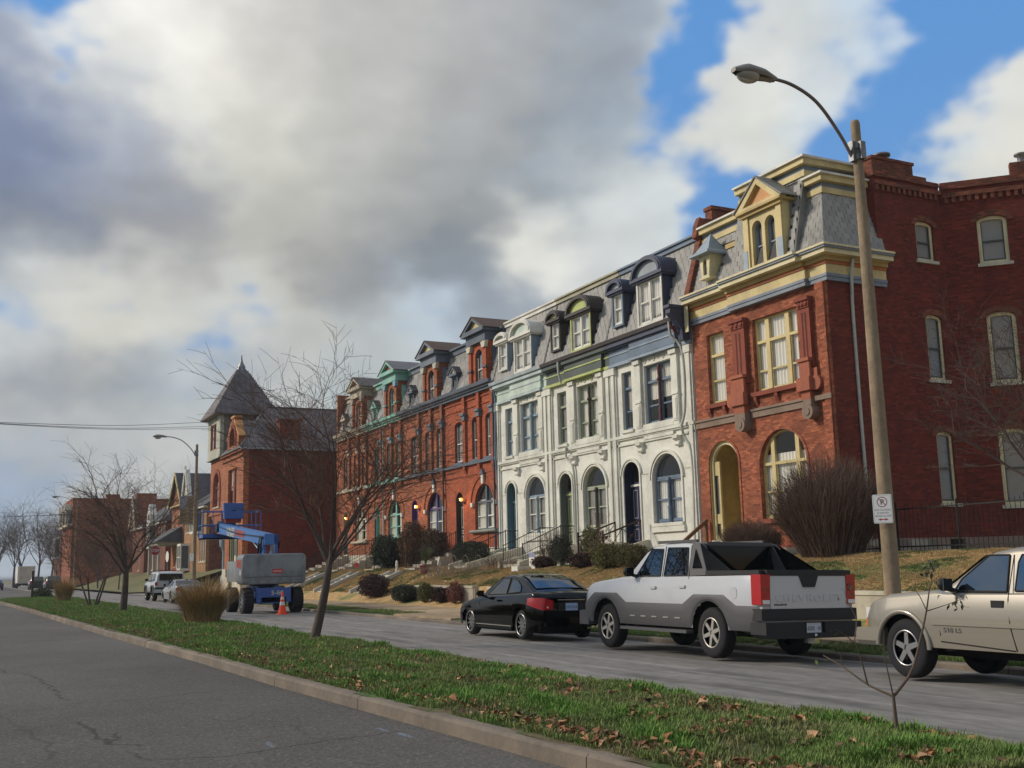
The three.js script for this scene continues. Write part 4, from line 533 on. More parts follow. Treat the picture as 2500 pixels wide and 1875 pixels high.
// ---------- the cream-trimmed brick house with its side wall and angled bay ----------
const rotY = (x, z, a) => new THREE.Matrix4().makeTranslation(x, 0, z).multiply(new THREE.Matrix4().makeRotationY(a));
{
  const X0 = -32.72, X1 = -25.45, Z = Z0, t = thing('brick_house', 'red brick house with cream and orange cornice, slate mansard and tall brown side wall', 'house', [-29.1, 1.6, Z]);
  const oW = { x0: -31.88, x1: -30.88, y0: 7.3, ys: 9.92, rise: 0 }, oT = { x0: -29.26, x1: -26.96, y0: 7.36, ys: 9.95, rise: 0 }, oD = { x0: -32.12, x1: -30.42, y0: 2.35, ys: 5.05, rise: 0.85 }, oA = { x0: -29.28, x1: -26.92, y0: 2.98, ys: 4.77, rise: 1.18 };
  mesh('front_wall', ext(rect(X0, X1 - 0.004, 2.0, 10.5), Z - 0.4, Z, [oW, oT, oD, oA].map(hole)), M.brickHouse, t);
  mesh('foundation', bx(X0, X1 + 0.04, 1.2, 1.998, Z - 0.4, Z + 0.06), M.limestone, t);
  rooms(t, X0, X1 - 0.42, [2.2, 6.4, 10.5], Z - 0.4);
  // pilasters and carved terracotta
  for (const [a, b] of [[-30.22, -29.52], [-26.72, -26.2]]) {
    mesh('pilaster', [bx(a, b, 7.75, 9.75, Z, Z + 0.16), bx(a + 0.05, b - 0.05, 7.0, 7.749, Z, Z + 0.2)], M.terracotta, t);
    for (const k of [0.36, 0.64]) mesh('flute', bx(mix(a, b, k) - 0.035, mix(a, b, k) + 0.035, 8.0, 9.6, Z + 0.1605, Z + 0.164), M.maroonFlute ?? (M.maroonFlute = paint(0x57261d, 0.9)), t);
    const cp = mesh('capital', [bx(a - 0.06, b + 0.06, 9.98, 10.1, Z, Z + 0.27), ext([[a, 9.75], [b, 9.75], [b + 0.05, 9.979], [a - 0.05, 9.979]], Z, Z + 0.2)], M.terracotta, t);
    for (let k = 0; k < 3; k++) mesh('rosette', new THREE.SphereGeometry(0.09, 10, 6).scale(1, 1, 0.5).translate(mix(a + 0.1, b - 0.1, k / 2), 9.87, Z + 0.21), M.terracotta, cp);
    const ob = a < -28 ? -1 : 1, ex = ob < 0 ? a : b;
    mesh('scroll_block', [bx(a + 0.02, b - 0.02, 7.42, 7.95, Z + 0.2005, Z + 0.3), bx(a - 0.02, b + 0.02, 7.951, 8.06, Z + 0.161, Z + 0.36), bx(a - 0.04, b + 0.04, 6.98, 7.419, Z + 0.2005, Z + 0.4), bx(a + 0.06, b - 0.06, 6.7, 6.979, Z + 0.001, Z + 0.3)], M.terracottaLight, t);
    mesh('scroll_wing', [cylZ(ex + ob * 0.14, 7.2, Z + 0.001, Z + 0.24, 0.24, 18), bx(ex - 0.02, ex + ob * 0.2, 7.3, 7.7, Z + 0.002, Z + 0.18)], M.terracottaLight, t);
    mesh('roundel', [cylZ((a + b) / 2 + 0.05, 6.3, Z + 0.001, Z + 0.34, 0.25, 20), bx(a + 0.1, b - 0.05, 6.3, 6.699, Z + 0.002, Z + 0.3), cylZ((a + b) / 2 + 0.05, 6.3, Z + 0.34, Z + 0.37, 0.12, 14)], M.dirtyStone, t);
  }
  mesh('corner_strip', [bx(X1 - 0.5, X1 - 0.02, 2.0, 10.45, Z, Z + 0.09), bx(X1 - 0.32, X1 - 0.06, 2.0, 10.44, Z + 0.0905, Z + 0.15)], M.brickHouse, t);
  mesh('string_course', [bx(X0, -30.25, 6.5, 6.72, Z, Z + 0.07), bx(X0, -30.25, 6.721, 6.8, Z, Z + 0.12), bx(-29.5, -26.75, 6.5, 6.72, Z, Z + 0.07), bx(-29.5, -26.75, 6.721, 6.8, Z, Z + 0.12), bx(-26.18, X1, 6.62, 6.78, Z + 0.1505, Z + 0.19)], M.dirtyStone, t);
  for (const o of [oW, oT, oA]) { const s = mesh('sill', [bx(o.x0 - 0.12, o.x1 + 0.12, o.y0 - 0.15, o.y0, Z - 0.2, Z + 0.15)], M.terracotta, t); const n = o === oW ? 2 : 3; for (let k = 0; k < n; k++) { const x = mix(o.x0 + 0.06, o.x1 - 0.06, k / (n - 1)); mesh('sill_bracket', prismX([[Z, o.y0 - 0.5], [Z, o.y0 - 0.151], [Z + 0.13, o.y0 - 0.151], [Z + 0.12, o.y0 - 0.28]], x - 0.07, x + 0.07), M.terracotta, s); } }
  mesh('arch_moulding', [ring(oA, 0.0, 0.1, Z, Z + 0.03), ring(oD, 0, 0.1, Z, Z + 0.03)], M.brickHouse, t);
  win(t, oW, Z, M.cream, { transom: 9.12, meet: 8.18, back: 'sheer', mw: 0.1 });
  win(t, oT, Z, M.cream, { mull: [-28.62, -27.6], mw: 0.2, transom: 9.12, meet: 8.1, back: 'sheer', name: 'triple_window' });
  win(t, oA, Z, M.cream, { mull: [-28.72, -27.5], mw: 0.18, transom: 4.85, meet: 3.9, back: 'sheer', name: 'arched_window' });
  door(t, { ...oD, x0: oD.x0 + 0.02, x1: oD.x1 - 0.02 }, Z, { leaf: M.ochre, reveal: M.ochre, trim: M.cream }, { deep: 1.35, panel: M.cream });
  { const side = mesh('door_sidelight', ext(hole({ x0: oD.x0 + 0.02, x1: oD.x0 + 0.42, y0: 2.36, ys: 5.2, rise: 0 }), Z - 0.22, Z - 0.14, [rect(oD.x0 + 0.12, oD.x0 + 0.32, 3.3, 4.7), rect(oD.x0 + 0.12, oD.x0 + 0.32, 2.55, 2.95)]), M.cream, t); mesh('pane', [flat(rect(oD.x0 + 0.12, oD.x0 + 0.32, 3.3, 4.7), Z - 0.18), flat(rect(oD.x0 + 0.12, oD.x0 + 0.32, 2.55, 2.95), Z - 0.18)], M.screen, side); }
  mesh('arch_trim', ring(oD, -0.12, 0, Z - 0.2, Z - 0.08), M.creamLight, t);
  // entablature, front and side; the middle breaks forward
  const band = (name, y0, y1, out, mat, side = true) => mesh(name, [bx(X0, -30.241, y0, y1, Z, Z + out), bx(-30.24, -26.2, y0, y1, Z, Z + out + 0.14), bx(-26.199, X1 + (side ? out : 0), y0, y1, Z, Z + out), side ? bx(X1, X1 + out, y0, y1, Z - 2.55, Z - 0.0005) : []].flat(), mat, t);
  band('frieze_line', 10.45, 10.58, 0.1, M.slateBlue); band('frieze_blue', 10.581, 10.68, 0.13, M.slateBlue); band('frieze', 10.681, 11.0, 0.09, M.cream); band('frieze_orange', 11.001, 11.1, 0.13, M.rust); band('bed_moulding', 11.101, 11.25, 0.2, M.ochre); band('cornice', 11.251, 11.4, 0.46, M.creamLight); band('cornice_edge', 11.401, 11.47, 0.52, M.slateBlue); band('cornice_top', 11.471, 11.54, 0.56, M.creamLight);
  mesh('corner_board', bx(X0 - 0.02, X0 + 0.2, 10.2, 11.25, Z + 0.3, Z + 0.33), M.creamLight, t);
  // mansard: low left part, taller middle pavilion, right part turning the corner
  const yb = 11.5, core = (x0, x1, zb, zt, yt) => prismX([[zb, yb], [zt, yt], [Z - 9, yt], [Z - 9, yb]], x0, x1);
  const xr0 = X1 + 0.12, xr1 = X1 - 0.55, ye = 13.85, zS = Z - 2.6;
  const rt = [[xr0, yb, Z + 0.14], [xr1, ye, Z - 0.6], [-26.55, ye, Z - 0.6], [-26.55, yb, Z + 0.14]], rs = [[xr0, yb, Z + 0.14], [xr0, yb, zS], [xr1, ye, zS], [xr1, ye, Z - 0.6]];
  const roof = mesh('mansard_roof', [core(X0 + 0.32, -29.9, Z + 0.14, Z - 0.6, ye), core(-29.899, -26.551, Z + 0.3, Z - 0.4, 14.6), faces([rt, rs, [[xr1, ye, Z - 0.6], [xr1, ye, zS], [-26.55, ye, zS], [-26.55, ye, Z - 0.6]]])], M.slateDark, t);
  const sl = (P, Q) => { const S = V3(...Q).sub(V3(...P)), L = S.length(); return [S.normalize(), L]; };
  const dB = [-28.98, -26.95, 11.6, 13.62], dS = [-31.75, -30.8];
  { const [S, L] = sl([0, yb, 0.14], [0, ye, -0.6]); slates(roof, V3(X0 + 0.32, yb, Z + 0.14), V3(1, 0, 0), S, -29.9 - X0 - 0.32, L, { sw: 0.33, sh: 0.205, mats: slateGrey, seed: 71, skip: [[dS[0] - X0 - 0.32, dS[1] - X0 - 0.32, 0.55, 1.9], [0, 9, 1.62, 1.82]] });
    mesh('slate_band', bx(-30.75, -29.9, 12.98, 13.15, Z - 0.33, Z - 0.22), M.ochre, roof);
    const [S2, L2] = sl([0, yb, 0.3], [0, 14.6, -0.4]); slates(roof, V3(-29.9, yb, Z + 0.3), V3(1, 0, 0), S2, 3.35, L2, { sw: 0.33, sh: 0.205, mats: slateGrey, seed: 72, skip: [[0.8, 3.05, 0, 2.9]] });
    const [S3, L3] = sl([xr0, yb, 0], [xr1, ye, 0]); slates(roof, V3(xr0, yb, Z + 0.14), V3(0, 0, -1), S3, 2.74, L3, { sw: 0.33, sh: 0.205, mats: slateGrey, seed: 73, clip: (v) => [v / L3 * 0.74, 2.74] });
    const [S4, L4] = sl([0, yb, 0.14], [0, ye, -0.6]); slates(roof, V3(-26.55, yb, Z + 0.14), V3(1, 0, 0), S4, 1.3, L4, { sw: 0.33, sh: 0.205, mats: slateGrey, seed: 74, one: false, clip: (v) => [0, 1.22 - v / L4 * 0.67] });
    }
  mesh('pavilion_cheek', faces([[[-26.547, yb, Z + 0.3], [-26.547, yb, Z + 0.1], [-26.547, 13.9, Z - 0.62], [-26.547, 14.6, Z - 0.42]]]), slateGrey[0], roof);
  mesh('hip_flashing', [bar([xr0 + 0.01, yb, Z + 0.15], [xr1 + 0.01, ye, Z - 0.59], 0.035), bar([-26.54, yb, Z + 0.3], [-26.54, 14.6, Z - 0.4], 0.03)], slateGrey[1], roof);
  const rc = (nm, y0, y1, o, mat) => mesh(nm, [bx(X0 + 0.3, -29.901, y0, y1, Z - 1, Z - 0.6 + o), bx(-26.549, xr1 + o, y0, y1, Z - 1, Z - 0.6 + o), bx(xr1 - 0.2, xr1 + o, y0, y1, zS, Z - 1.001), bx(-29.9, -26.55 + o, y0 + 0.74, y1 + 0.74, Z - 3.2, Z - 0.4 + o)], mat, t);
  rc('roof_frieze', ye - 0.22, ye - 0.02, 0.16, M.cream); rc('roof_band', ye - 0.019, ye + 0.16, 0.12, M.slateBlue); rc('roof_cornice', ye + 0.161, ye + 0.36, 0.3, M.cream); rc('roof_edge', ye + 0.361, ye + 0.43, 0.4, M.trimWhite);
  mesh('roof_top', [bx(X0 + 0.32, xr1, ye - 0.1, ye + 0.3, Z - 9, Z - 1.001)], M.tarRoof, t);
  // two-light pedimented dormer
  { const [a, b, y0, y1] = dB, c = (a + b) / 2, zf = Z + 0.32, w1 = { x0: a + 0.42, x1: c - 0.08, y0: y0 + 0.12, ys: y1 - 0.62, rise: 0.28 }, w2 = { x0: c + 0.08, x1: b - 0.42, y0: y0 + 0.12, ys: y1 - 0.62, rise: 0.28 };
    const d = mesh('dormer', [ext(rect(a, b, y0, y1), zf - 0.3, zf, [hole(w1), hole(w2)]), bx(a, a + 0.06, y0, y1, zf - 1.6, zf - 0.301), bx(a + 0.02, a + 0.28, y0 + 0.03, y1 - 0.1, zf + 0.0005, zf + 0.06), bx(b - 0.28, b - 0.02, y0 + 0.03, y1 - 0.1, zf + 0.0005, zf + 0.06)], M.cream, t);
    mesh('dormer_cheek', bx(b - 0.06, b, y0, y1, zf - 1.6, zf - 0.301), slateGrey[1], d);
    mesh('dormer_room', bx(a + 0.07, b - 0.07, y0, y1, zf - 1.6, zf - 0.6), M.interior, d);
    mesh('dormer_cornice', [bx(a - 0.16, b + 0.16, y1 + 0.001, y1 + 0.08, zf - 1.6, zf + 0.24), bx(a - 0.08, b + 0.08, y1 - 0.12, y1, zf + 0.0605, zf + 0.14)], M.ochre, d);
    mesh('pediment', ext([[a - 0.2, y1 + 0.081], [b + 0.2, y1 + 0.081], [c, y1 + 1.08]], zf - 0.05, zf + 0.22, [[[a + 0.25, y1 + 0.19], [b - 0.25, y1 + 0.19], [c, y1 + 0.86]]]), M.cream, d);
    mesh('tympanum', ext([[a + 0.25, y1 + 0.191], [b - 0.25, y1 + 0.191], [c, y1 + 0.859]], zf - 0.04, zf + 0.06), M.peach, d);
    mesh('dormer_roof', [ext([[a - 0.24, y1 + 0.09], [c, y1 + 1.09], [c, y1 + 1.16], [a - 0.3, y1 + 0.11]], zf - 1.8, zf + 0.26), ext([[b + 0.24, y1 + 0.09], [b + 0.3, y1 + 0.11], [c, y1 + 1.16], [c, y1 + 1.09]], zf - 1.8, zf + 0.26)], slateGrey[0], d);
    for (const w of [w1, w2]) win(t, w, zf, M.slateBlue, { back: 'full', name: 'dormer_window', sash: M.slateBlue });
    mesh('sheet_patch', [bx(b - 0.3, b + 0.005, y0 + 0.02, y0 + 0.75, zf + 0.061, zf + 0.075)], M.metalBlue, d); mesh('sheet_patch', bx(a - 0.05, a + 0.2, y0 - 0.05, y0 + 0.7, zf + 0.061, zf + 0.075), M.metalBlue, d);
  }
  { const c = -31.28, zf = Z + 0.35, d = mesh('small_dormer', [ext([[c - 0.34, 12.9], [c - 0.22, 12.0], [c + 0.22, 12.0], [c + 0.34, 12.9]], zf - 0.9, zf, [archOut(c - 0.11, c + 0.11, 12.08, 12.55, 0.14)]), bx(c - 0.3, c + 0.3, 11.93, 12.0, zf - 0.5, zf + 0.05)], M.creamLight, t);
    mesh('pane', bx(c - 0.11, c + 0.11, 12.08, 12.68, zf - 0.1, zf - 0.08), M.screen, d);
    const p = (x, y, z) => [x, y, z], e = 0.58, A = p(c, 13.72, zf - 0.35), q = [p(c - e, 12.88, zf + 0.3), p(c + e, 12.88, zf + 0.3), p(c + e, 12.88, zf - 0.9), p(c - e, 12.88, zf - 0.9)], h = q.map(([x, y, z]) => [mix(x, A[0], 0.3), 13.02, mix(z, A[2], 0.3)]);
    mesh('pyramid_hood', [faces([[q[0], q[1], h[1], h[0]], [q[1], q[2], h[2], h[1]], [q[3], q[0], h[0], h[3]], [h[0], h[1], A], [h[1], h[2], A], [h[3], h[0], A]]), bx(c - e, c + e, 12.82, 12.88, zf - 0.9, zf + 0.3)], M.metalBlue, d); }
  // brick party wall following the mansard, and a chimney
  mesh('party_wall', [prismX([[Z + 0.3, 11.3], [Z + 0.3, 11.7], [Z - 0.45, 14.1], [Z - 0.45, 14.75], [Z - 1.6, 14.75], [Z - 1.6, 11.3]], X0, X0 + 0.3), prismX([[Z - 0.2, 13.95], [Z - 0.28, 14.45], [Z - 0.4501, 14.8], [Z - 0.4501, 13.9]], X0 + 0.01, X0 + 0.29)], M.brickBrown, t);
  mesh('chimney', [bx(-33.15, -32.73, 13.0, 15.3, Z - 3.1, Z - 1.25), bx(-33.2, -32.68, 15.301, 15.45, Z - 3.15, Z - 1.2)], M.brickBrown, t);
  downpipe(t, 0, 0, 0, 0, M.pipe, [[X1 + 0.3, 11.2, Z - 0.9], [X1 + 0.2, 10.9, Z - 0.9], [X1 + 0.14, 10.3, Z - 0.92], [X1 + 0.08, 9.9, Z - 0.95], [X1 + 0.08, 2.0, Z - 0.95]]);
  // side wall, facing +x: drawn on a plane and turned
  const side = rotY(X1, 0, Math.PI / 2), bay = rotY(X1, -30, Math.PI / 4), sw = [[28.7, 29.55, 11.6, 12.85], [28.8, 29.6, 7.45, 9.55], [28.82, 29.6, 3.3, 5.55]].map(([a, b, y0, ys]) => ({ x0: a, x1: b, y0, ys, rise: 0.16 })), bw = [[1.12, 2.08, 11.45, 12.95], [1.14, 2.06, 7.3, 9.55], [1.14, 2.06, 3.2, 5.55]].map(([a, b, y0, ys]) => ({ x0: a, x1: b, y0, ys, rise: 0.2 }));
  XF = side;
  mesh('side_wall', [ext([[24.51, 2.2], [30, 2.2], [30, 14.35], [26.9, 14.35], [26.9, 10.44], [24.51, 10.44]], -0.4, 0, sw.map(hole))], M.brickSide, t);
  mesh('side_parapet', [bx(26.85, 28.75, 14.351, 14.95, -0.5, 0.06), bx(28.751, 29.4, 14.351, 14.62, -0.4, 0.04), bx(29.401, 30.0, 14.351, 14.5, -0.4, 0.04), ...Array.from({ length: 12 }, (_, k) => bx(26.95 + k * 0.25, 27.07 + k * 0.25, 13.85, 14.05, 0, 0.08)), bx(26.9, 30, 14.051, 14.2, 0, 0.1)], M.brickBrown, t);
  mesh('chimney_cap', [bx(26.8, 28.8, 14.951, 15.05, -0.55, 0.1)], M.brickBrown, t); mesh('flue_pot', [lathe([[0.14, 15.05], [0.14, 15.15], [0.3, 15.2], [0.3, 15.27], [0, 15.3]], 27.6, -0.2)], M.galvanised, t);
  mesh('stone_base', ext(rect(24.45, 30, 1.2, 2.199), -0.4, 0.05, [rect(29.0, 29.7, 1.7, 2.15)]), M.dirtyStone, t);
  { const r = rng(4), st = [paint(0x8f877c, 0.95), paint(0x7c7168, 0.95), paint(0xa29a8e, 0.95)]; for (let y = 1.5, j = 0; y < 2.15; y += 0.22, j++) for (let x = 24.5 + (j % 2) * 0.2; x < 29.9;) { const w = 0.3 + r() * 0.45; if (!(x + w > 28.95 && x < 29.75 && y > 1.5)) mesh('foundation_stone', bx(x + 0.012, Math.min(x + w, 29.98) - 0.012, y + 0.012, y + 0.21, 0.05, 0.075 + r() * 0.03), st[Math.floor(r() * 3)], t); x += w; } }
  mesh('basement_window', [ext(rect(29.0, 29.7, 1.7, 2.15), -0.2, -0.1)], M.black, t);
  for (const o of sw) { win(t, o, 0, M.creamLight, { deep: 0.1, fw: 0.1, back: 'full', sill: M.limestone, sash: M.screen }); mesh('window_arch', ring({ ...o, y0: o.ys }, 0.0, 0.2, 0, 0.03), M.brickBrown, t); }
  mesh('vent_box', bx(26.05, 26.25, 9.3, 9.5, 0, 0.12), M.trimWhite, t);
  XF = bay;
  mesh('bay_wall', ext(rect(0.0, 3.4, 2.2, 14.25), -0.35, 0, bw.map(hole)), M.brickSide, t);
  mesh('bay_parapet', [bx(0.05, 3.4, 14.251, 14.5, -0.35, 0.05), bx(0.1, 3.4, 13.95, 14.1, 0, 0.09), ...Array.from({ length: 13 }, (_, k) => bx(0.15 + k * 0.25, 0.27 + k * 0.25, 13.75, 13.949, 0, 0.07))], M.brickBrown, t);
  mesh('chimney', [bx(2.35, 3.4, 14.501, 14.95, -0.3, 0.0)], M.brickBrown, t); mesh('flue_pot', [lathe([[0.12, 14.95], [0.12, 15.15], [0.22, 15.2], [0.22, 15.26], [0, 15.3]], 2.75, -0.15)], M.galvanised, t);
  mesh('stone_base', bx(0.03, 3.4, 1.2, 2.199, -0.35, 0.05), M.dirtyStone, t);
  for (const o of bw) { win(t, o, 0, M.creamLight, { deep: 0.1, fw: 0.12, back: 'full', sill: M.limestone, sash: M.screen }); mesh('window_arch', ring({ ...o, y0: o.ys }, 0.0, 0.2, 0, 0.03), M.brickBrown, t); }
  XF = null;
  mesh('bay_interior', [prismY([[-25.3, -30.4], [-22.9, -32.8], [-22.9, -40], [-26, -40], [-26, -30.4]], 1.3, 14.2), bx(-26.5, -25.9, 1.3, 14.3, -30.3, -27.4)], M.interior, t);
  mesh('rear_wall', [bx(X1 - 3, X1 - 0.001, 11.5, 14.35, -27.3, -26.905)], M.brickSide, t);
}
// ---------- corner building with the pyramid tower ----------
{
  const Xr = -80.2, Xl = -92, Z = -18.5, Zb = -33, t = thing('corner_building', 'brick corner building with pointed slate tower, shingled turret and long dark side wall', 'building', [-86, 0.4, -22]);
  const oArch = { x0: -90.5, x1: -88.35, y0: 6.9, ys: 8.6, rise: 1.05 }, oDW = { x0: -85.3, x1: -82.4, y0: 6.8, ys: 9.5, rise: 0 };
  mesh('front_wall', [ext(rect(Xl, Xr, 6.2, 10.75), Z - 0.4, Z, [hole(oArch), hole(oDW)]), ext(rect(-85.2, Xr, 0.3, 6.199), Z - 0.4, Z, [rect(-84.6, -81.6, 1.3, 5.6)])], M.brickTower, t);
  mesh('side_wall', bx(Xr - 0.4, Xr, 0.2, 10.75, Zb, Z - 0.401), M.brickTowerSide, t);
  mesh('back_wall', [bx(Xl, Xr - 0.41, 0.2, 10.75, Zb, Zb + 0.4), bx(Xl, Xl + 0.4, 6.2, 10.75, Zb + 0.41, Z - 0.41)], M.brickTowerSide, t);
  rooms(t, Xl + 0.4, Xr - 0.4, [6.25, 10.7], Z - 0.4, 6);
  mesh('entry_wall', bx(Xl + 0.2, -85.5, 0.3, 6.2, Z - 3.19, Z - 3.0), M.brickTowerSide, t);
  mesh('turret_corbel', [faces([0, 1, 2, 3].map((i) => { const q = [[-92, Z + 0.05], [-87.6, Z + 0.05], [-87.6, Z - 2], [-92, Z - 2]], p = [[-89.6, Z - 0.2], [-87.7, Z - 0.2], [-87.7, Z - 1.2], [-89.6, Z - 1.2]], j = (i + 1) % 4; return [[p[i][0], 4.6, p[i][1]], [p[j][0], 4.6, p[j][1]], [q[j][0], 6.6, q[j][1]], [q[i][0], 6.6, q[i][1]]]; }))], M.brickTower, t);
  mesh('corner_pillar', bx(-86.2, -85.3, 1.9, 6.2, Z - 0.6, Z - 0.02), M.brickTower, t); mesh('pillar_base', [ext([[-86.7, 0.2], [-85.1, 0.2], [-85.25, 1.9], [-86.3, 1.9]], Z - 0.8, Z + 0.1)], M.limestone, t);
  mesh('iron_column', lathe([[0.34, 0.3], [0.34, 0.55], [0.26, 0.6], [0.3, 1.3], [0.22, 1.4], [0.17, 1.5], [0.16, 2.4], [0.2, 2.45], [0.16, 2.5], [0.15, 3.3], [0.22, 3.4], [0.2, 3.55], [0.4, 3.75], [0.42, 4.55]], -88.5, Z - 0.5, 12), paint(0x8b9aa2, 0.55), t);
  win(t, oArch, Z, M.terracotta, { mull: [-89.4], transom: 8.5, back: 'sheer', sill: M.limestone, name: 'arched_window' });
  mesh('arch_ring', [ring(oArch, 0.02, 0.35, Z, Z + 0.08)], M.terracotta, t);
  win(t, oDW, Z, M.terracotta, { mull: [-83.85], mw: 0.5, back: 'half', sill: M.limestone });
  mesh('belt_course', [bx(-87.4, Xr, 10.2, 10.35, Z, Z + 0.12), bx(-87.4, Xr, 10.6, 10.75, Z, Z + 0.2), bx(Xl, Xr, 6.25, 6.4, Z, Z + 0.1)], M.brickTower, t);
  { const d = mesh('shop_front', [bx(-84.6, -81.6, 1.3, 5.6, Z - 0.3, Z - 0.2), bx(-84.6, -81.6, 4.3, 4.5, Z - 0.19, Z - 0.1), bx(-84.6, -84.3, 1.3, 5.6, Z - 0.19, Z - 0.1), bx(-81.9, -81.6, 1.3, 5.6, Z - 0.19, Z - 0.1), bx(-83.9, -83.8, 1.3, 4.3, Z - 0.19, Z - 0.12), bx(-82.6, -82.5, 1.3, 4.3, Z - 0.19, Z - 0.12)], paint(0x7d8068, 0.6), t); mesh('door_glass', bx(-83.6, -82.8, 1.9, 4.0, Z - 0.19, Z - 0.17), M.screen, d); mesh('notice', bx(-83.4, -83.0, 2.0, 2.9, Z - 0.169, Z - 0.165), M.creamLight, d); }
  mesh('foundation', [ext(rect(-85.1, Xr + 0.03, 0.1, 1.29), Z + 0.005, Z + 0.12, [rect(-84.2, -82.9, 0.4, 1.0)]), bx(Xr + 0.005, Xr + 0.09, 0.1, 1.2, Zb, Z)], M.limestone, t); mesh('basement_window', bx(-84.2, -82.9, 0.4, 1.0, Z + 0.006, Z + 0.02), M.black, t);
  // hipped slate roof with ridge running back
  const eL = Xl, eR = Xr + 0.35, ey = 10.76, rx = -86, ry = 14.7, rz0 = -21.6, rz1 = -28;
  const roof = mesh('hip_roof', faces([[[eR, ey, Z + 0.3], [eR, ey, Zb], [rx, ry, rz1], [rx, ry, rz0]], [[eL, ey, Z + 0.3], [eR, ey, Z + 0.3], [rx, ry, rz0]], [[eL, ey, Zb], [eL, ey, Z + 0.3], [rx, ry, rz0], [rx, ry, rz1]], [[eR, ey, Zb], [eL, ey, Zb], [rx, ry, rz1]], [[eR, ey - 0.01, Z + 0.3], [eL, ey - 0.01, Z + 0.3], [eL, ey - 0.01, Zb], [eR, ey - 0.01, Zb]]]), slatePurple[0], t);
  { const S = V3(rx - eR, ry - ey, 0), L = S.length(); S.normalize(); slates(roof, V3(eR, ey, Z + 0.3), V3(0, 0, -1), S, 14.8, L, { sw: 0.42, sh: 0.26, mats: slatePurple, one: false, seed: 81, clip: (v) => [v / L * 3.4, 14.8 - v / L * 5] }); }
  mesh('ridge_cap', [bar([rx, ry + 0.03, rz0], [rx, ry + 0.03, rz1], 0.12), bar([eR, ey + 0.03, Z + 0.3], [rx, ry + 0.03, rz0], 0.07)], M.slateDark, roof);
  mesh('eaves_gutter', [bx(eR - 0.02, eR + 0.12, ey - 0.12, ey + 0.02, Zb, Z + 0.35)], M.metalBlue, t);
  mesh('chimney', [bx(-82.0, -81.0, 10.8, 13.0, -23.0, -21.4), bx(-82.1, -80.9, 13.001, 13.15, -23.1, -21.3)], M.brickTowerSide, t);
  { const c = -83.8, o = { x0: c - 0.85, x1: c + 0.85, y0: 11.3, ys: 11.9, rise: 0.75 }, d = mesh('wall_gable', [ext([[c - 1.9, 10.76], [c + 1.9, 10.76], [c + 1.9, 11.9], [c + 0.5, 13.15], [c + 0.5, 13.45], [c - 0.5, 13.45], [c - 0.5, 13.15], [c - 1.9, 11.9]], Z - 0.5, Z + 0.02, [hole(o)])], M.brickTower, t); mesh('gable_coping', [beam([c + 2.0, 11.85, Z - 0.24], [c + 0.5, 13.2, Z - 0.24], 0.6, 0.14), beam([c - 2.0, 11.85, Z - 0.24], [c - 0.5, 13.2, Z - 0.24], 0.6, 0.14), bx(c - 0.6, c + 0.6, 13.45, 13.6, Z - 0.55, Z + 0.08)], M.peach, d); mesh('arch_panel', ext(hole(o), Z - 0.4, Z - 0.25), M.terracotta, d); mesh('arch_ring', ring(o, 0, 0.3, Z + 0.021, Z + 0.1), M.terracotta, d); mesh('gable_back', faces([[[c - 1.9, 11.9, Z - 0.4], [c, 13.3, Z - 0.4], [c, 13.3, Z - 3.6]], [[c + 1.9, 11.9, Z - 0.4], [c, 13.3, Z - 0.4], [c, 13.3, Z - 3.6]]]), slatePurple[1], d); }
  // turret
  const a = -92.2, b = -87.5, zf = Z + 0.25, zk = -22.6, tw = mesh('turret', [ext(rect(a, b, 10.9, 14.4), zf - 0.3, zf, [rect(-91.2, -88.9, 11.6, 13.7)]), bx(a, a + 0.2, 10.9, 14.4, zk, zf - 0.301), bx(a - 0.05, b + 0.05, 10.78, 10.899, zk, zf + 0.08)], paint(0xb4b4a4, 0.8), t);
  mesh('turret_shade_side', bx(b - 0.2, b, 10.9, 14.4, zk, zf - 0.301), paint(0x77736c, 0.85), tw);  // same turret wall in darker grey: the shade on this face is in its colour
  win(t, { x0: -91.2, x1: -88.9, y0: 11.6, ys: 13.7, rise: 0 }, zf, M.terracotta, { mull: [-90.05], mw: 0.25, back: 'sheer', deep: 0.08, name: 'turret_window' });
  mesh('dormer_room', bx(a + 0.3, b - 0.3, 10.95, 14.3, zk, zf - 0.7), M.interior, tw);
  const A = [-89.85, 19.0, -20.4], q = [[a - 0.6, 14.3, zf + 0.55], [b + 0.5, 14.3, zf + 0.55], [b + 0.5, 14.3, zk - 0.3], [a - 0.6, 14.3, zk - 0.3]];
  const py = mesh('pyramid_roof', [faces([0, 1, 2, 3].map((i) => [q[i], q[(i + 1) % 4], A])), faces([q])], slatePurple[0], t);
  const face = (i, seed) => { const p = V3(...q[i]), n = V3(...q[(i + 1) % 4]), U = n.clone().sub(p), w = U.length(); U.normalize(); const m = p.clone().add(n).multiplyScalar(0.5), S = V3(...A).sub(m), L = S.length(), top = V3(...A).sub(p).dot(U); S.addScaledVector(U, -S.dot(U)).normalize(); slates(py, p, U, S, w, L - 0.9, { sw: 0.4, sh: 0.24, mats: slatePurple, one: false, seed, clip: (v) => [v / L * top, w - v / L * (w - top)] }); };
  face(0, 91); face(1, 92);
  mesh('finial', [lathe([[0.62, 17.95], [0.35, 18.5], [0.3, 18.62], [0.36, 18.66], [0.12, 19.1], [0.05, 19.5], [0.06, 19.62], [0, 19.75]], A[0], A[2], 8)], M.galvanised, py);
  mesh('turret_eaves', [bx(a - 0.62, b + 0.52, 14.24, 14.3, zk - 0.3, zf + 0.57)], paint(0x6a5f52), tw);
}
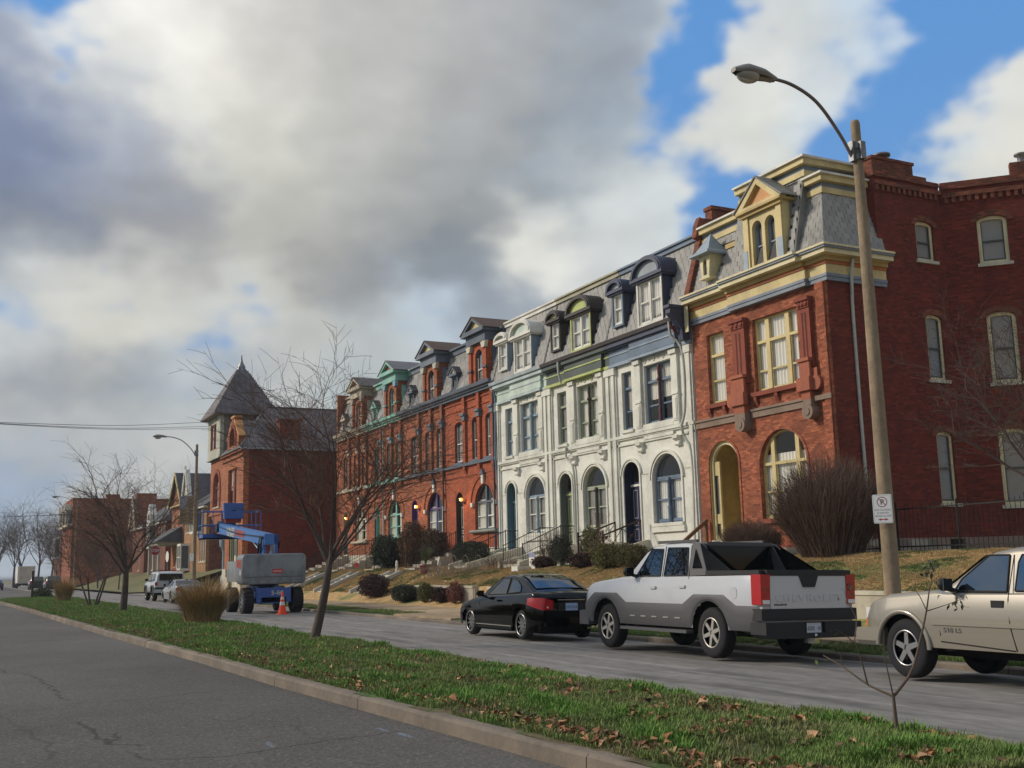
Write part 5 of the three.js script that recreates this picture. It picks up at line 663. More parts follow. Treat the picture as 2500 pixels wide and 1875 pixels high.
// ---------- houses across the side street and down the block ----------
function farHouse(H) {
  const { x0, x1, z, depth = 12, y0 = 0.4, eave, ridge, wall, sideM = wall, roofM = M.slateDark, trim = M.trimWhite, label, type = 'side', wins = [], extra } = H, t = thing('far_house', label, 'house', [(x0 + x1) / 2, y0, z - depth / 2]), c = (x0 + x1) / 2, zb = z - depth;
  const os = wins.map(([a, b, lo, hi, rise = 0]) => ({ x0: a, x1: b, y0: lo, ys: hi, rise }));
  mesh('front_wall', ext(type === 'front' ? [[x0, y0], [x1, y0], [x1, eave], [c, ridge], [x0, eave]] : rect(x0, x1, y0, eave), z - 0.3, z, os.map(hole)), wall, t);
  mesh('side_wall', type === 'side' || type === 'flat' ? [prismX(type === 'flat' ? [[z - 0.301, y0], [z - 0.301, eave], [zb, eave], [zb, y0]] : [[z - 0.301, y0], [z - 0.301, eave], [(z + zb) / 2, ridge - 0.1], [zb, eave], [zb, y0]], x1 - 0.3, x1)] : [bx(x1 - 0.3, x1, y0, eave, zb, z - 0.301)], sideM, t);
  rooms(t, x0, x1 - 0.3, [y0 + 0.5, (y0 + eave) / 2, eave - 0.05], z - 0.3, 4);
  const o = 0.45;
  if (type === 'side') mesh('roof', faces([[[x0 - o, eave - 0.1, z + o], [x1 + o, eave - 0.1, z + o], [x1 + o, ridge, (z + zb) / 2], [x0 - o, ridge, (z + zb) / 2]], [[x0 - o, eave - 0.1, zb - o], [x1 + o, eave - 0.1, zb - o], [x1 + o, ridge, (z + zb) / 2], [x0 - o, ridge, (z + zb) / 2]]]), roofM, t);
  if (type === 'hip') mesh('roof', faces([[[x0 - o, eave, z + o], [x1 + o, eave, z + o], [c, ridge, z - depth * 0.4], [c, ridge, z - depth * 0.4]], [[x1 + o, eave, z + o], [x1 + o, eave, zb], [c, ridge, zb + depth * 0.3], [c, ridge, z - depth * 0.4]], [[x0 - o, eave, zb], [x0 - o, eave, z + o], [c, ridge, z - depth * 0.4], [c, ridge, zb + depth * 0.3]]]), roofM, t);
  if (type === 'front') { mesh('roof', faces([[[x1 + o, eave - 0.2, z + o], [x1 + o, eave - 0.2, zb], [c, ridge + 0.1, zb], [c, ridge + 0.1, z + o]], [[x0 - o, eave - 0.2, zb], [x0 - o, eave - 0.2, z + o], [c, ridge + 0.1, z + o], [c, ridge + 0.1, zb]]]), roofM, t); mesh('bargeboard', [beam([x1 + o, eave - 0.25, z + o], [c, ridge + 0.06, z + o], 0.1, 0.3), beam([x0 - o, eave - 0.25, z + o], [c, ridge + 0.06, z + o], 0.1, 0.3)], trim, t); }
  if (type === 'flat') mesh('parapet', [bx(x0, x1, eave + 0.001, eave + 0.3, z - 0.4, z + 0.08), bx(x1 - 0.3, x1 + 0.05, eave + 0.001, eave + 0.25, zb, z - 0.401)], trim, t);
  if (type !== 'flat') mesh('eaves', [bx(x0 - o, x1 + o, eave - 0.3, eave - 0.12, z + 0.001, z + o - 0.02)], trim, t);
  for (const w of os) win(t, w, z, trim, { deep: 0.08, back: 'half', sill: M.limestone });
  if (extra) extra(t);
  return t;
}
const bayWindow = (t, x0, x1, y0, y1, z, m) => { const out = 0.9; const b = mesh('bay_window', [prismY([[x0, z], [x0 + 0.5, z + out], [x1 - 0.5, z + out], [x1, z]], y0 - 0.25, y0), prismY([[x0, z], [x0 + 0.5, z + out], [x1 - 0.5, z + out], [x1, z]], y1, y1 + 0.25), bx(x0 + 0.45, x0 + 0.6, y0, y1, z + out - 0.12, z + out), bx(x1 - 0.6, x1 - 0.45, y0, y1, z + out - 0.12, z + out), bx((x0 + x1) / 2 - 0.06, (x0 + x1) / 2 + 0.06, y0, y1, z + out - 0.12, z + out), bx(x1 - 0.1, x1, y0, y1, z, z + 0.12), bx(x0 + 0.5, x1 - 0.5, (y0 + y1) / 2 - 0.05, (y0 + y1) / 2 + 0.05, z + out - 0.1, z + out - 0.01)], m, t); mesh('pane', [bx(x0 + 0.5, x1 - 0.5, y0, y1, z + out - 0.08, z + out - 0.06), faces([[[x1 - 0.5, y0, z + out - 0.06], [x1 - 0.05, y0, z], [x1 - 0.05, y1, z], [x1 - 0.5, y1, z + out - 0.06]]])], M.screen, b); return b; };
farHouse({ x0: -124, x1: -112, z: -22.2, eave: 8.5, ridge: 12.6, wall: M.brickTan, sideM: M.brickBrown, label: 'tan brick house with white bay window and long grey roof across the side street', wins: [[-115.2, -114.4, 2.8, 5.2], [-114.0, -113.2, 2.8, 5.2], [-112.9, -112.2, 2.8, 5.2], [-123, -122, 6.0, 7.8], [-121.4, -120.4, 6.0, 7.8]].map((w) => w), extra: (t) => { bayWindow(t, -116.6, -113.9, 5.9, 8.2, -22.2, M.trimWhite); bayWindow(t, -123.6, -120.5, 2.2, 4.6, -22.2, M.trimWhite); mesh('white_gable', [beam([-124.2, 8, -21.7], [-121.6, 13.2, -21.7], 0.15, 0.4), beam([-119, 8.2, -21.7], [-121.6, 13.2, -21.7], 0.15, 0.4), ext([[-124, 8.3], [-119.2, 8.3], [-121.6, 12.9]], -22.19, -21.9)], M.trimWhite, t); mesh('gable_stone', ext([[-123.7, 8.35], [-119.5, 8.35], [-121.6, 12.4]], -21.899, -21.86), M.stone, t); } });
farHouse({ x0: -134, x1: -126.5, z: -22.5, eave: 9.6, ridge: 13.2, type: 'front', wall: M.brickTower, trim: M.cream, label: 'orange brick gabled house with cream bargeboards', wins: [[-132.2, -131.2, 6.2, 8.6], [-129.6, -128.6, 6.2, 8.6], [-131, -129.8, 9.6, 11, 0.4], [-132.2, -131.0, 2.4, 4.8], [-129.8, -128.6, 2.4, 4.8]], extra: (t) => { mesh('porch', [bx(-134, -126.8, 4.9, 5.2, -22.5, -19.8), bx(-133.9, -133.5, 1.6, 4.9, -20.2, -19.9), bx(-127.3, -126.9, 1.6, 4.9, -20.2, -19.9), bx(-130.6, -130.2, 1.6, 4.9, -20.2, -19.9)], M.stone, t); mesh('porch_roof', faces([[[-134.4, 5.2, -19.5], [-126.4, 5.2, -19.5], [-127, 7, -22.5], [-133.8, 7, -22.5]], [[-126.4, 5.2, -19.5], [-126.4, 5.2, -22.5], [-127, 7, -22.5]]]), M.slateDark, t); } });
farHouse({ x0: -150, x1: -138, z: -22.5, eave: 8.2, ridge: 13.0, type: 'hip', wall: M.brickBrown, label: 'brown brick house with wide hipped grey roof and white dormer', wins: [[-148.5, -147.3, 5.4, 7.4], [-142, -140.8, 5.4, 7.4], [-140.2, -139, 5.4, 7.4], [-148.5, -147, 2.2, 4.4]], extra: (t) => { const d = mesh('dormer', [ext([[-147.2, 8.0], [-144.6, 8.0], [-144.6, 9.2], [-145.9, 10.6], [-147.2, 9.2]], -22.4, -21.6)], M.trimWhite, t); bayWindow(t, -147.4, -144.4, 5.2, 7.8, -22.4, M.trimWhite); mesh('pane', bx(-146.6, -145.2, 8.5, 9.3, -21.599, -21.58), M.screen, d); } });
farHouse({ x0: -166, x1: -155, z: -22.5, eave: 8.2, ridge: 12.6, type: 'side', wall: M.brickBrown, label: 'dark brick house with steep grey gable and white verge next to the tall red block', wins: [[-164.5, -163.3, 5, 7], [-158, -156.8, 5, 7], [-160.5, -159.3, 2.2, 4.4]], extra: (t) => { mesh('front_gable', [ext([[-165.5, 8.1], [-160, 8.1], [-162.7, 12.4]], -22.4, -21.9)], M.brickTan, t); mesh('bargeboard', [beam([-165.8, 7.8, -21.8], [-162.7, 12.6, -21.8], 0.15, 0.4), beam([-159.7, 7.8, -21.8], [-162.7, 12.6, -21.8], 0.15, 0.4)], M.trimWhite, t); } });
farHouse({ x0: -194, x1: -178, z: -15.2, depth: 46, eave: 13.2, ridge: 14.2, type: 'flat', wall: M.brickRow, trim: M.brickRow, label: 'tall red brick block with a long blank side wall and slate mansard front', wins: [[-192, -190.8, 6.5, 8.8], [-189, -187.8, 6.5, 8.8], [-185, -183.8, 6.5, 8.8], [-181, -179.8, 6.5, 8.8], [-181, -179.8, 2.5, 4.8]], extra: (t) => { mesh('mansard', [prismX([[-14.6, 9.6], [-15.3, 12.9], [-15.6, 12.9], [-15.6, 9.6]], -194, -178.4)], M.slateDark, t); mesh('cornice', bx(-194, -177.9, 9.2, 9.6, -15.199, -14.5), M.stone, t); for (const x of [-191, -186, -180.6]) { const d = mesh('dormer', [bx(x - 0.9, x + 0.9, 9.7, 11.7, -15.5, -14.4), ext([[x - 1.2, 11.701], [x + 1.2, 11.701], [x, 12.7]], -15.6, -14.2)], M.stone, t); mesh('pane', bx(x - 0.5, x + 0.5, 10.1, 11.4, -14.399, -14.37), M.screen, d); } mesh('chimney', bx(-179.4, -178.02, 13.2, 14.3, -27.5, -24.5), M.brickRow, t); mesh('chimney', bx(-179.4, -178.03, 13.2, 14.1, -22, -20), M.brickRow, t); } });
farHouse({ x0: -214, x1: -200, z: -15.5, eave: 8.5, ridge: 12, type: 'hip', wall: M.brickBrown, label: 'pale trimmed house beyond the tall red block', wins: [[-212, -210.5, 5, 7.5], [-208, -206.5, 5, 7.5], [-204, -202.5, 5, 7.5]], extra: (t) => bayWindow(t, -205, -201.5, 5, 8, -15.5, M.trimWhite) });

// ---------- vehicles ----------
const carPaint = (hex, o = {}) => new THREE.MeshPhysicalMaterial({ color: hex, roughness: 0.32, metalness: 0, clearcoat: 1, clearcoatRoughness: 0.06, ...o });
const K = {
  glass: new THREE.MeshPhysicalMaterial({ color: 0x10151a, roughness: 0.02, metalness: 0, ior: 1.9 }), darkGlass: new THREE.MeshPhysicalMaterial({ color: 0x07080a, roughness: 0.08, ior: 1.4 }),
  cladding: std({ color: 0x4c4c4e, roughness: 0.6 }), cladDark: std({ color: 0x1e1e20, roughness: 0.65 }), red: new THREE.MeshPhysicalMaterial({ color: 0xa80c12, roughness: 0.3, clearcoat: 0.25 }), redDark: new THREE.MeshPhysicalMaterial({ color: 0x7c0a0c, roughness: 0.15, clearcoat: 1 }), clear: new THREE.MeshPhysicalMaterial({ color: 0xd8d8d8, roughness: 0.1, clearcoat: 1 }), amber: new THREE.MeshPhysicalMaterial({ color: 0xe0661a, roughness: 0.15, clearcoat: 1 }), under: std({ color: 0x0b0b0c, roughness: 0.95 }), seam: std({ color: 0x1a1a1a, roughness: 0.9 }),
};
const font = await new FontLoader().loadAsync('fonts/droid/droid_sans_bold.typeface.json');
const text = (s, size, depth, cx, cy, z, stretch = 1) => { const g = new TextGeometry(s, { font, size, depth, curveSegments: 3, bevelEnabled: false }); g.computeBoundingBox(); const b = g.boundingBox; return g.translate(-(b.min.x + b.max.x) / 2, -(b.min.y + b.max.y) / 2, 0).scale(stretch, 1, 1).translate(cx, cy, z); };
function shell(xs, half) {
  const rows = xs.map((x) => { const h = half(x); return [...h.map(([y, z]) => [x, y, z]), ...h.slice(0, -1).reverse().map(([y, z]) => [x, y, -z])]; }), n = rows[0].length, p = rows.flat(2), idx = [];
  for (let i = 0; i + 1 < rows.length; i++) for (let j = 0; j + 1 < n; j++) { const a = i * n + j, b = a + n; idx.push(a, a + 1, b, b, a + 1, b + 1); }
  const g = new THREE.BufferGeometry(); g.setAttribute('position', new THREE.BufferAttribute(new Float32Array(p), 3)); g.setIndex(idx); g.computeVertexNormals();
  const cap = (r) => faces(r.slice(0, (n - 1) / 2).map((q, j) => [q, r[j + 1], r[n - 2 - j], r[n - 1 - j]]));
  return [g, cap(rows[0]), cap(rows[rows.length - 1])];
}
function wheel(parent, x, y, z, R, rim, w, spokes, side, mat, deepDish = 0.04, name = 'wheel') { // side +1: outer face towards +z
  const zc = z - side * w / 2, g = new THREE.LatheGeometry([[rim, -w / 2 + 0.02], [rim + 0.02, -w / 2], [R - 0.05, -w / 2 + 0.004], [R - 0.012, -w / 2 + 0.035], [R, -w / 4], [R, w / 4], [R - 0.012, w / 2 - 0.035], [R - 0.05, w / 2 - 0.004], [rim + 0.02, w / 2], [rim, w / 2 - 0.02]].map(([a, b]) => new THREE.Vector2(a, b)), 36).rotateX(Math.PI / 2).translate(x, y, zc);
  const t = mesh(name, g, M.rubber, parent);
  const zo = z - side * 0.012, gs = [new THREE.TorusGeometry(rim - 0.006, 0.014, 8, 36).translate(x, y, zo - side * 0.004), cylZ(x, y, zo - side * (deepDish + 0.05), zo - side * deepDish, 0.07, 16)];
  for (let i = 0; i < spokes; i++) { const a = i / spokes * 2 * Math.PI + 0.3, wd = Math.min(0.075, rim * 0.9 / spokes * 1.5); gs.push(ext([[0.04, -wd * 0.62], [rim - 0.004, -wd * 0.5], [rim - 0.004, wd * 0.5], [0.04, wd * 0.62]], 0, 0.03).rotateZ(a).translate(x, y, zo - (side > 0 ? deepDish : -deepDish) - 0.015)); }
  mesh('rim', gs, mat, t); mesh('brake_disc', cylZ(x, y, zc - 0.02, zc + 0.02, rim - 0.02, 20), K.under, t);
  return t;
}
function car(S) {
  const { name, label, category, X, Zc, L, W, sill, xa, xb, R, arch, shoulder, deck, body, cab, planF = 0.14, planR = 0.1, roll = 0.0, y = -0.03, sideTop = 0.93 } = S;
  const t = thing(name, label, category, [X + L / 2, y, Zc]); XF = new THREE.Matrix4().makeTranslation(X, y, Zc).multiply(new THREE.Matrix4().makeRotationX(roll)).multiply(new THREE.Matrix4().makeScale(1, S.tall ?? 1, 1));
  const plan = (x) => W / 2 * (1 - (x < 0.55 ? planF * (1 - x / 0.55) ** 2.2 : 0) - (x > L - 0.5 ? planR * (1 - (L - x) / 0.5) ** 2.2 : 0));
  const low = (x) => { let v = sill + (x < 0.15 ? 0.05 * (1 - x / 0.15) : 0) + (x > L - 0.5 ? (S.tailUp ?? 0.12) * (1 - (L - x) / 0.5) : 0); for (const c of [xa, xb]) { const d = Math.abs(x - c); if (d < arch) v = Math.max(v, R + Math.sqrt(arch * arch - d * d)); } return v; };
  const sh = (x) => terp(shoulder, x), top = (x) => Math.max(terp(deck, x), sh(x) + 0.01);
  const bulge = (u) => 0.955 + 0.045 * Math.sin(Math.PI * clamp(0.12 + 0.7 * u, 0, 1)) - (u > 0.8 ? (u - 0.8) * 0.12 : 0); // u: 0 at the sill, 1 at the shoulder
  const sideZ = (x, yy) => plan(x) * bulge(clamp((yy - sill) / (sh(x) - sill)));
  const half = (x) => { const l = Math.min(low(x), sh(x) - 0.03), s = sh(x), tp = top(x), z1 = sideZ(x, s), h = []; for (let i = 0; i <= 7; i++) { const yy = mix(l, s, i / 7); h.push([yy, sideZ(x, yy)]); } for (let j = 1; j <= 4; j++) { const a = j / 4 * Math.PI / 2; h.push([s + (tp - s) * 0.8 * Math.sin(a), z1 * (1 - (1 - sideTop) * 2 * (1 - Math.cos(a)))]); } for (let j = 1; j <= 3; j++) h.push([mix(s + (tp - s) * 0.8, tp, Math.sin(j / 3 * Math.PI / 2)), z1 * (1 - (1 - sideTop) * 2) * (1 - j / 3)]); return h; };
  const xs = [0, 0.015, 0.04, 0.09]; for (let x = 0.15; x < L - 0.12; x += 0.07) xs.push(x); xs.push(L - 0.09, L - 0.04, L - 0.015, L);
  for (const c of [xa, xb]) for (const k of [-1, 1]) for (const a of [0.0, 0.02, 0.06, 0.14]) xs.push(c + k * (arch - a + 0.001 * (a ? 0 : 1)));
  const X_ = [...new Set(xs.map((v) => +v.toFixed(4)))].filter((v) => v >= 0 && v <= L).sort((p, q) => p - q);
  const bodyMesh = mesh('body', shell(X_, half), body, t);
  mesh('underbody', [bx(0.35, L - 0.35, sill - 0.05, sill + 0.3, -W * 0.34, W * 0.34), bx(0.5, L - 0.5, sill - 0.12, sill - 0.051, -W * 0.22, W * 0.22)], K.under, t);
  for (const c of [xa, xb]) for (const s of [-1, 1]) mesh('wheel_well', bx(c - arch * 0.96, c + arch * 0.96, R * 0.9, R + arch * 0.98, s * W * 0.22, s * W * 0.4), K.under, t);
  for (const [c, nm] of [[xa, 0], [xb, 1]]) for (const s of [1, -1]) wheel(t, c, R, s * (W / 2 - 0.035), R, S.rim, S.tyreW ?? 0.22, S.spokes, s, S.rimM ?? M.alloy, S.dish);
  // cabin
  const roofY = (x) => terp(cab.roof, x), bw = (x) => sideZ(x, sh(x)) * (1 - (1 - sideTop) * 0.9), cy = (x) => sh(x) + 0.005;
  const hwAt = (x, yy) => { const b = bw(x), k = cab.lean ?? 0.24; return b - (yy - cy(x)) * k; };
  const chalf = (x) => { const r = roofY(x), b = Math.min(cy(x), r - 0.01), e = Math.min(0.1, (r - b) * 0.5), h = []; for (let i = 0; i <= 4; i++) { const yy = mix(b, r - e, i / 4); h.push([yy, hwAt(x, yy)]); } const zt = hwAt(x, r - e); for (let j = 1; j <= 4; j++) { const a = j / 4 * Math.PI / 2; h.push([r - e + e * 0.85 * Math.sin(a), zt - 0.12 * (1 - Math.cos(a))]); } for (let j = 1; j <= 3; j++) h.push([mix(r - e * 0.15, r + 0.012, j / 3), (zt - 0.12) * (1 - j / 3)]); return h; };
  const cx = []; for (let x = cab.x0; x < cab.x1; x += 0.06) cx.push(x); cx.push(cab.x1);
  if (!cab.none) mesh('cabin', shell(cx, chalf), cab.mat ?? body, t);
  const pane = (nm, pts, m = K.glass, s = 1, off = 0.012) => { const g = new THREE.ShapeGeometry(poly(pts), 6), p = g.attributes.position; for (let i = 0; i < p.count; i++) p.setZ(i, s * (hwAt(p.getX(i), p.getY(i)) + off)); g.computeVertexNormals(); return mesh(nm, g, m, t); };
  const trimLoop = (pts, m, s = 1, r = 0.012) => pts.map((p, i) => { const q = pts[(i + 1) % pts.length], f = ([a, b]) => [a, b, s * (hwAt(a, b) + 0.01)]; return bar(f(p), f(q), r, r, 5); });
  for (const w of cab.windows ?? []) for (const s of [1, -1]) { pane('side_window', w, K.glass, s); mesh('window_seal', trimLoop(w, S.sealM ?? M.black, s), S.sealM ?? M.black, t); }
  const across = (nm, x0, x1, inset, m, off = 0.012, n = 8) => mesh(nm, grid(n, 8, (u, v) => { const x = mix(x0, x1, u), r = roofY(x), hz = Math.max(0.1, hwAt(x, r - 0.06) - inset); const z = mix(-hz, hz, v); return [x + (S.glassPush ?? 0) * (x0 < L / 2 ? -1 : 1) * off, r + off + 0.012 * (1 - (z / hz) ** 2), z]; }), m, t);
  if (cab.wind) across('windscreen', cab.wind[0], cab.wind[1], 0.07, K.glass);
  if (cab.rear) across('rear_window', cab.rear[0], cab.rear[1], 0.09, K.glass);
  const seam = (pts, s = 1) => mesh('door_seam', pts.slice(0, -1).map((p, i) => { const q = pts[i + 1], f = ([a, b]) => [a, b, s * (b > cy(a) ? hwAt(a, b) + 0.003 : sideZ(a, b) + 0.002)]; return bar(f(p), f(q), 0.008, 0.008, 4); }), K.seam, t);
  const panel = (nm, xs0, xs1, yl, yh, off, m, n = 30, rows = 6) => { for (const s of [1, -1]) mesh(nm, grid(n, rows, (u, v) => { const x = mix(xs0, xs1, u), a = Math.max(yl(x), low(x) - 0.001), b = Math.max(yh(x), a + 0.001), yy = mix(a, b, v), f = (v === 0 || v === 1 || u === 0 || u === 1) ? 0 : off; return [x, yy, s * (sideZ(x, yy) + f)]; }), m, t); };
  const rear = (geo) => geo.rotateY(Math.PI / 2).translate(L, 0, 0); // drawn facing +z, turned to face backwards
  const front = (geo) => geo.rotateY(-Math.PI / 2);
  return { t, low, sh, sideZ, plan, hwAt, pane, seam, panel, rear, front, bodyMesh, roofY, trimLoop, done() { XF = null; return t; } };
}
function mirrorSet(c, x, y, m, glassM = M.chrome, s = 1, w = 0.24, h = 0.17) { const z = c.sideZ(x, y) ; for (const k of [1, -1]) { const d = mesh('door_mirror', [new THREE.SphereGeometry(0.5, 14, 10).scale(0.13, h, w * 0.95).translate(x, y + 0.1, k * (z + 0.13)), beam([x + 0.02, y + 0.02, k * (z - 0.05)], [x, y + 0.06, k * (z + 0.1)], 0.07, 0.05)], m, c.t); mesh('mirror_glass', bx(x + 0.05, x + 0.068, y + 0.03, y + 0.17, k * (z + 0.05), k * (z + 0.21)), glassM, d); } }
const handle = (c, x, y, m) => { for (const k of [1, -1]) mesh('door_handle', [bx(x - 0.09, x + 0.09, y - 0.02, y + 0.02, k * (c.sideZ(x, y) - 0.01), k * (c.sideZ(x, y) + 0.028))], m, c.t); };
function plate(c, cx, cy, str, bg, fg, top) { // number plate on the back
  const tx = canvasTex(256, 128, (g, w, h) => { g.fillStyle = bg; g.fillRect(0, 0, w, h); g.fillStyle = top; g.fillRect(0, 0, w, 26); g.fillRect(0, h - 14, w, 14); g.fillStyle = fg; g.font = 'bold 78px sans-serif'; g.textAlign = 'center'; g.textBaseline = 'middle'; g.fillText(str, w / 2, h / 2 + 6, w - 12); });
  const g = new THREE.PlaneGeometry(0.3, 0.15).translate(cx, cy, 0.012); mesh('plate_back', c.rear(bx(cx - 0.155, cx + 0.155, cy - 0.08, cy + 0.08, 0.0, 0.01)), M.galvanised, c.t); mesh('number_plate', c.rear(g), std({ map: tx, roughness: 0.5 }), c.t, true);
}
// --- white pickup with grey cladding
{
  const white = carPaint(0xb9bcc0), L = 5.63, xa = 1.0, xb = 4.3, c = car({ name: 'pickup_truck', label: 'white crew-cab pickup truck with grey lower cladding and sloping rear buttresses', category: 'truck', X: -19.45, Zc: -12.36, L, W: 2.02, sill: 0.46, xa, xb, tall: 1.06, R: 0.4, arch: 0.5, rim: 0.235, spokes: 6, tyreW: 0.27, rimM: M.dullAlloy, dish: 0.02, roll: -0.025, tailUp: 0.0, sideTop: 0.95, planF: 0.16, planR: 0.06,
    shoulder: [[0, 0.98], [0.2, 1.08], [0.7, 1.16], [1.6, 1.24], [3.2, 1.27], [5.63, 1.3]], deck: [[0, 0.99], [0.12, 1.1], [0.4, 1.2], [1.55, 1.3], [1.7, 1.29], [5.63, 1.31]], body: white,
    cab: { x0: 1.55, x1: 3.86, roof: [[1.55, 1.25], [1.75, 1.38], [2.2, 1.73], [2.4, 1.82], [2.8, 1.865], [3.4, 1.87], [3.7, 1.85], [3.86, 1.83]], lean: 0.2, wind: [1.66, 2.3], windows: [[[2.0, 1.3], [2.78, 1.3], [2.78, 1.75], [2.42, 1.76]], [[2.9, 1.3], [3.62, 1.3], [3.55, 1.76], [2.94, 1.77]]] } });
  const clad = (x) => { let v = 0.84; for (const q of [xa, xb]) { const d = Math.abs(x - q); if (d < 0.78) v = Math.max(v, Math.min(1.0, 1.0 - (d - 0.42) * 0.5)); } return v; };
  c.panel('cladding', 0.02, 5.6, c.low, clad, 0.02, K.cladding, 150, 5);
  for (const x of [1.68, 2.84, 3.72]) c.seam([[x, 0.5], [x, 1.27]]); c.seam([[2.84, 1.27], [2.86, 1.8]]); c.seam([[3.72, 1.27], [3.64, 1.8]]); c.seam([[1.68, 1.25], [2.0, 1.28]]);
  handle(c, 2.66, 1.1, white); handle(c, 3.56, 1.12, white); mirrorSet(c, 1.98, 1.27, K.cladDark, K.darkGlass);
  for (const k of [1, -1]) {
    mesh('buttress', [faces([[[3.66, 1.29, k * 0.957], [4.24, 1.31, k * 0.957], [3.93, 1.82, k * 0.862], [3.72, 1.845, k * 0.857]], [[3.66, 1.29, k * 0.8], [4.24, 1.31, k * 0.8], [3.93, 1.82, k * 0.73], [3.72, 1.845, k * 0.73]], [[4.24, 1.31, k * 0.957], [4.24, 1.31, k * 0.8], [3.93, 1.82, k * 0.73], [3.93, 1.82, k * 0.862]]])], K.cladding, c.t);
    mesh('buttress_window', faces([[[3.8, 1.42, k * 0.948], [4.08, 1.42, k * 0.948], [3.84, 1.74, k * 0.89]]]), K.darkGlass, c.t);
    mesh('buttress_glass', faces([[[4.24, 1.31, k * 0.95], [4.98, 1.33, k * 0.95], [3.94, 1.82, k * 0.86]], [[4.24, 1.31, k * 0.82], [4.98, 1.33, k * 0.82], [3.94, 1.82, k * 0.74]]]), K.darkGlass, c.t);
    mesh('bed_rail', bx(4.2, 5.6, 1.305, 1.375, k * 0.78, k * 0.97), K.cladDark, c.t);
    mesh('roof_rail', [beam([2.5, 1.875, k * 0.74], [3.7, 1.872, k * 0.74], 0.05, 0.05)], K.cladding, c.t);
    mesh('running_board', [bx(1.6, 3.72, 0.37, 0.42, k * 0.9, k * 1.06)], K.cladding, c.t); for (let i = 0; i < 5; i++) mesh('step_vent', bx(1.9 + i * 0.36, 2.06 + i * 0.36, 0.6, 0.62, k * (c.sideZ(2, 0.6) + 0.018), k * (c.sideZ(2, 0.6) + 0.032)), M.dullAlloy, c.t);
    mesh('fuel_cap', cylZ(4.98, 1.03, k * (c.sideZ(4.98, 1.03) - 0.01), k * (c.sideZ(4.98, 1.03) + 0.006), 0.1, 20), white, c.t);
    mesh('headlight', bx(0.02, 0.14, 0.82, 0.98, k * 0.55, k * 0.84), K.clear, c.t);
  }
  mesh('rear_glass', faces([[[3.9, 1.33, -0.8], [3.9, 1.33, 0.8], [3.9, 1.8, 0.7], [3.9, 1.8, -0.7]]]), K.darkGlass, c.t);
  mesh('roof_edge', bx(3.8, 3.95, 1.79, 1.85, -0.72, 0.72), K.cladding, c.t);
  mesh('bed_cover', bx(3.9, 5.55, 1.3, 1.335, -0.79, 0.79), K.cladDark, c.t);
  const R = (g) => c.rear(g);
  mesh('tailgate', [R(bx(-0.8, 0.8, 0.8, 1.29, 0.0, 0.025))], white, c.t); mesh('tailgate_cap', [R(bx(-0.86, 0.86, 1.29, 1.38, -0.3, 0.035))], K.cladDark, c.t);
  mesh('gate_handle', [R(ext([[-0.2, 1.291], [-0.12, 1.12], [0.12, 1.12], [0.2, 1.291]], 0.025, 0.045))], K.cladDark, c.t);
  mesh('tailgate_lettering', R(text('CHEVROLET', 0.105, 0.009, 0, 0.96, 0.025, 1.75)), white, c.t); mesh('badge', R(text('AVALANCHE', 0.028, 0.004, -0.6, 0.86, 0.025, 1.2)), K.cladDark, c.t);
  for (const k of [-1, 1]) { const o = k * 0.9, l = mesh('tail_light', [R(ext([[o - 0.1, 0.86], [o + 0.075, 0.86], [o + 0.1, 1.31], [o - 0.1, 1.31]], -0.2, 0.04))], K.red, c.t); mesh('lens_band', R(bx(o - 0.08, o + 0.08, 1.08, 1.11, 0.04, 0.046)), K.redDark, l); mesh('reverse_lens', R(bx(o - 0.075, o + 0.07, 0.87, 0.93, 0.04, 0.047)), K.clear, l); }
  mesh('rear_fascia', [R(bx(-1.0, 1.0, 0.62, 0.799, -0.35, 0.04))], K.cladDark, c.t);
  mesh('bumper', [R(ext([[-1.0, 0.42], [-0.9, 0.36], [0.9, 0.36], [1.0, 0.42], [1.0, 0.6], [-1.0, 0.6]], -0.25, 0.13, [rect(-0.22, 0.22, 0.44, 0.6 - 0.001)])), R(bx(-0.22, 0.22, 0.42, 0.6, -0.2, 0.09))], K.cladDark, c.t);
  const keep = XF; XF = XF.clone().multiply(new THREE.Matrix4().makeTranslation(0.095, 0, 0)); plate(c, 0, 0.51, '4880 · W', '#c3c6cb', '#3a4766', '#b9bcc2'); XF = keep;
    mesh('tow_hitch', [R(bx(-0.05, 0.05, 0.28, 0.36, -0.1, 0.16)), R(new THREE.SphereGeometry(0.03, 10, 8).translate(0, 0.4, 0.14))], M.chrome, c.t);
  mesh('front_bumper', c.front(bx(-0.98, 0.98, 0.4, 0.66, -0.3, 0.05)), K.cladding, c.t); mesh('grille', c.front(bx(-0.5, 0.5, 0.72, 0.98, -0.1, 0.02)), K.cladDark, c.t);
  c.done();
}
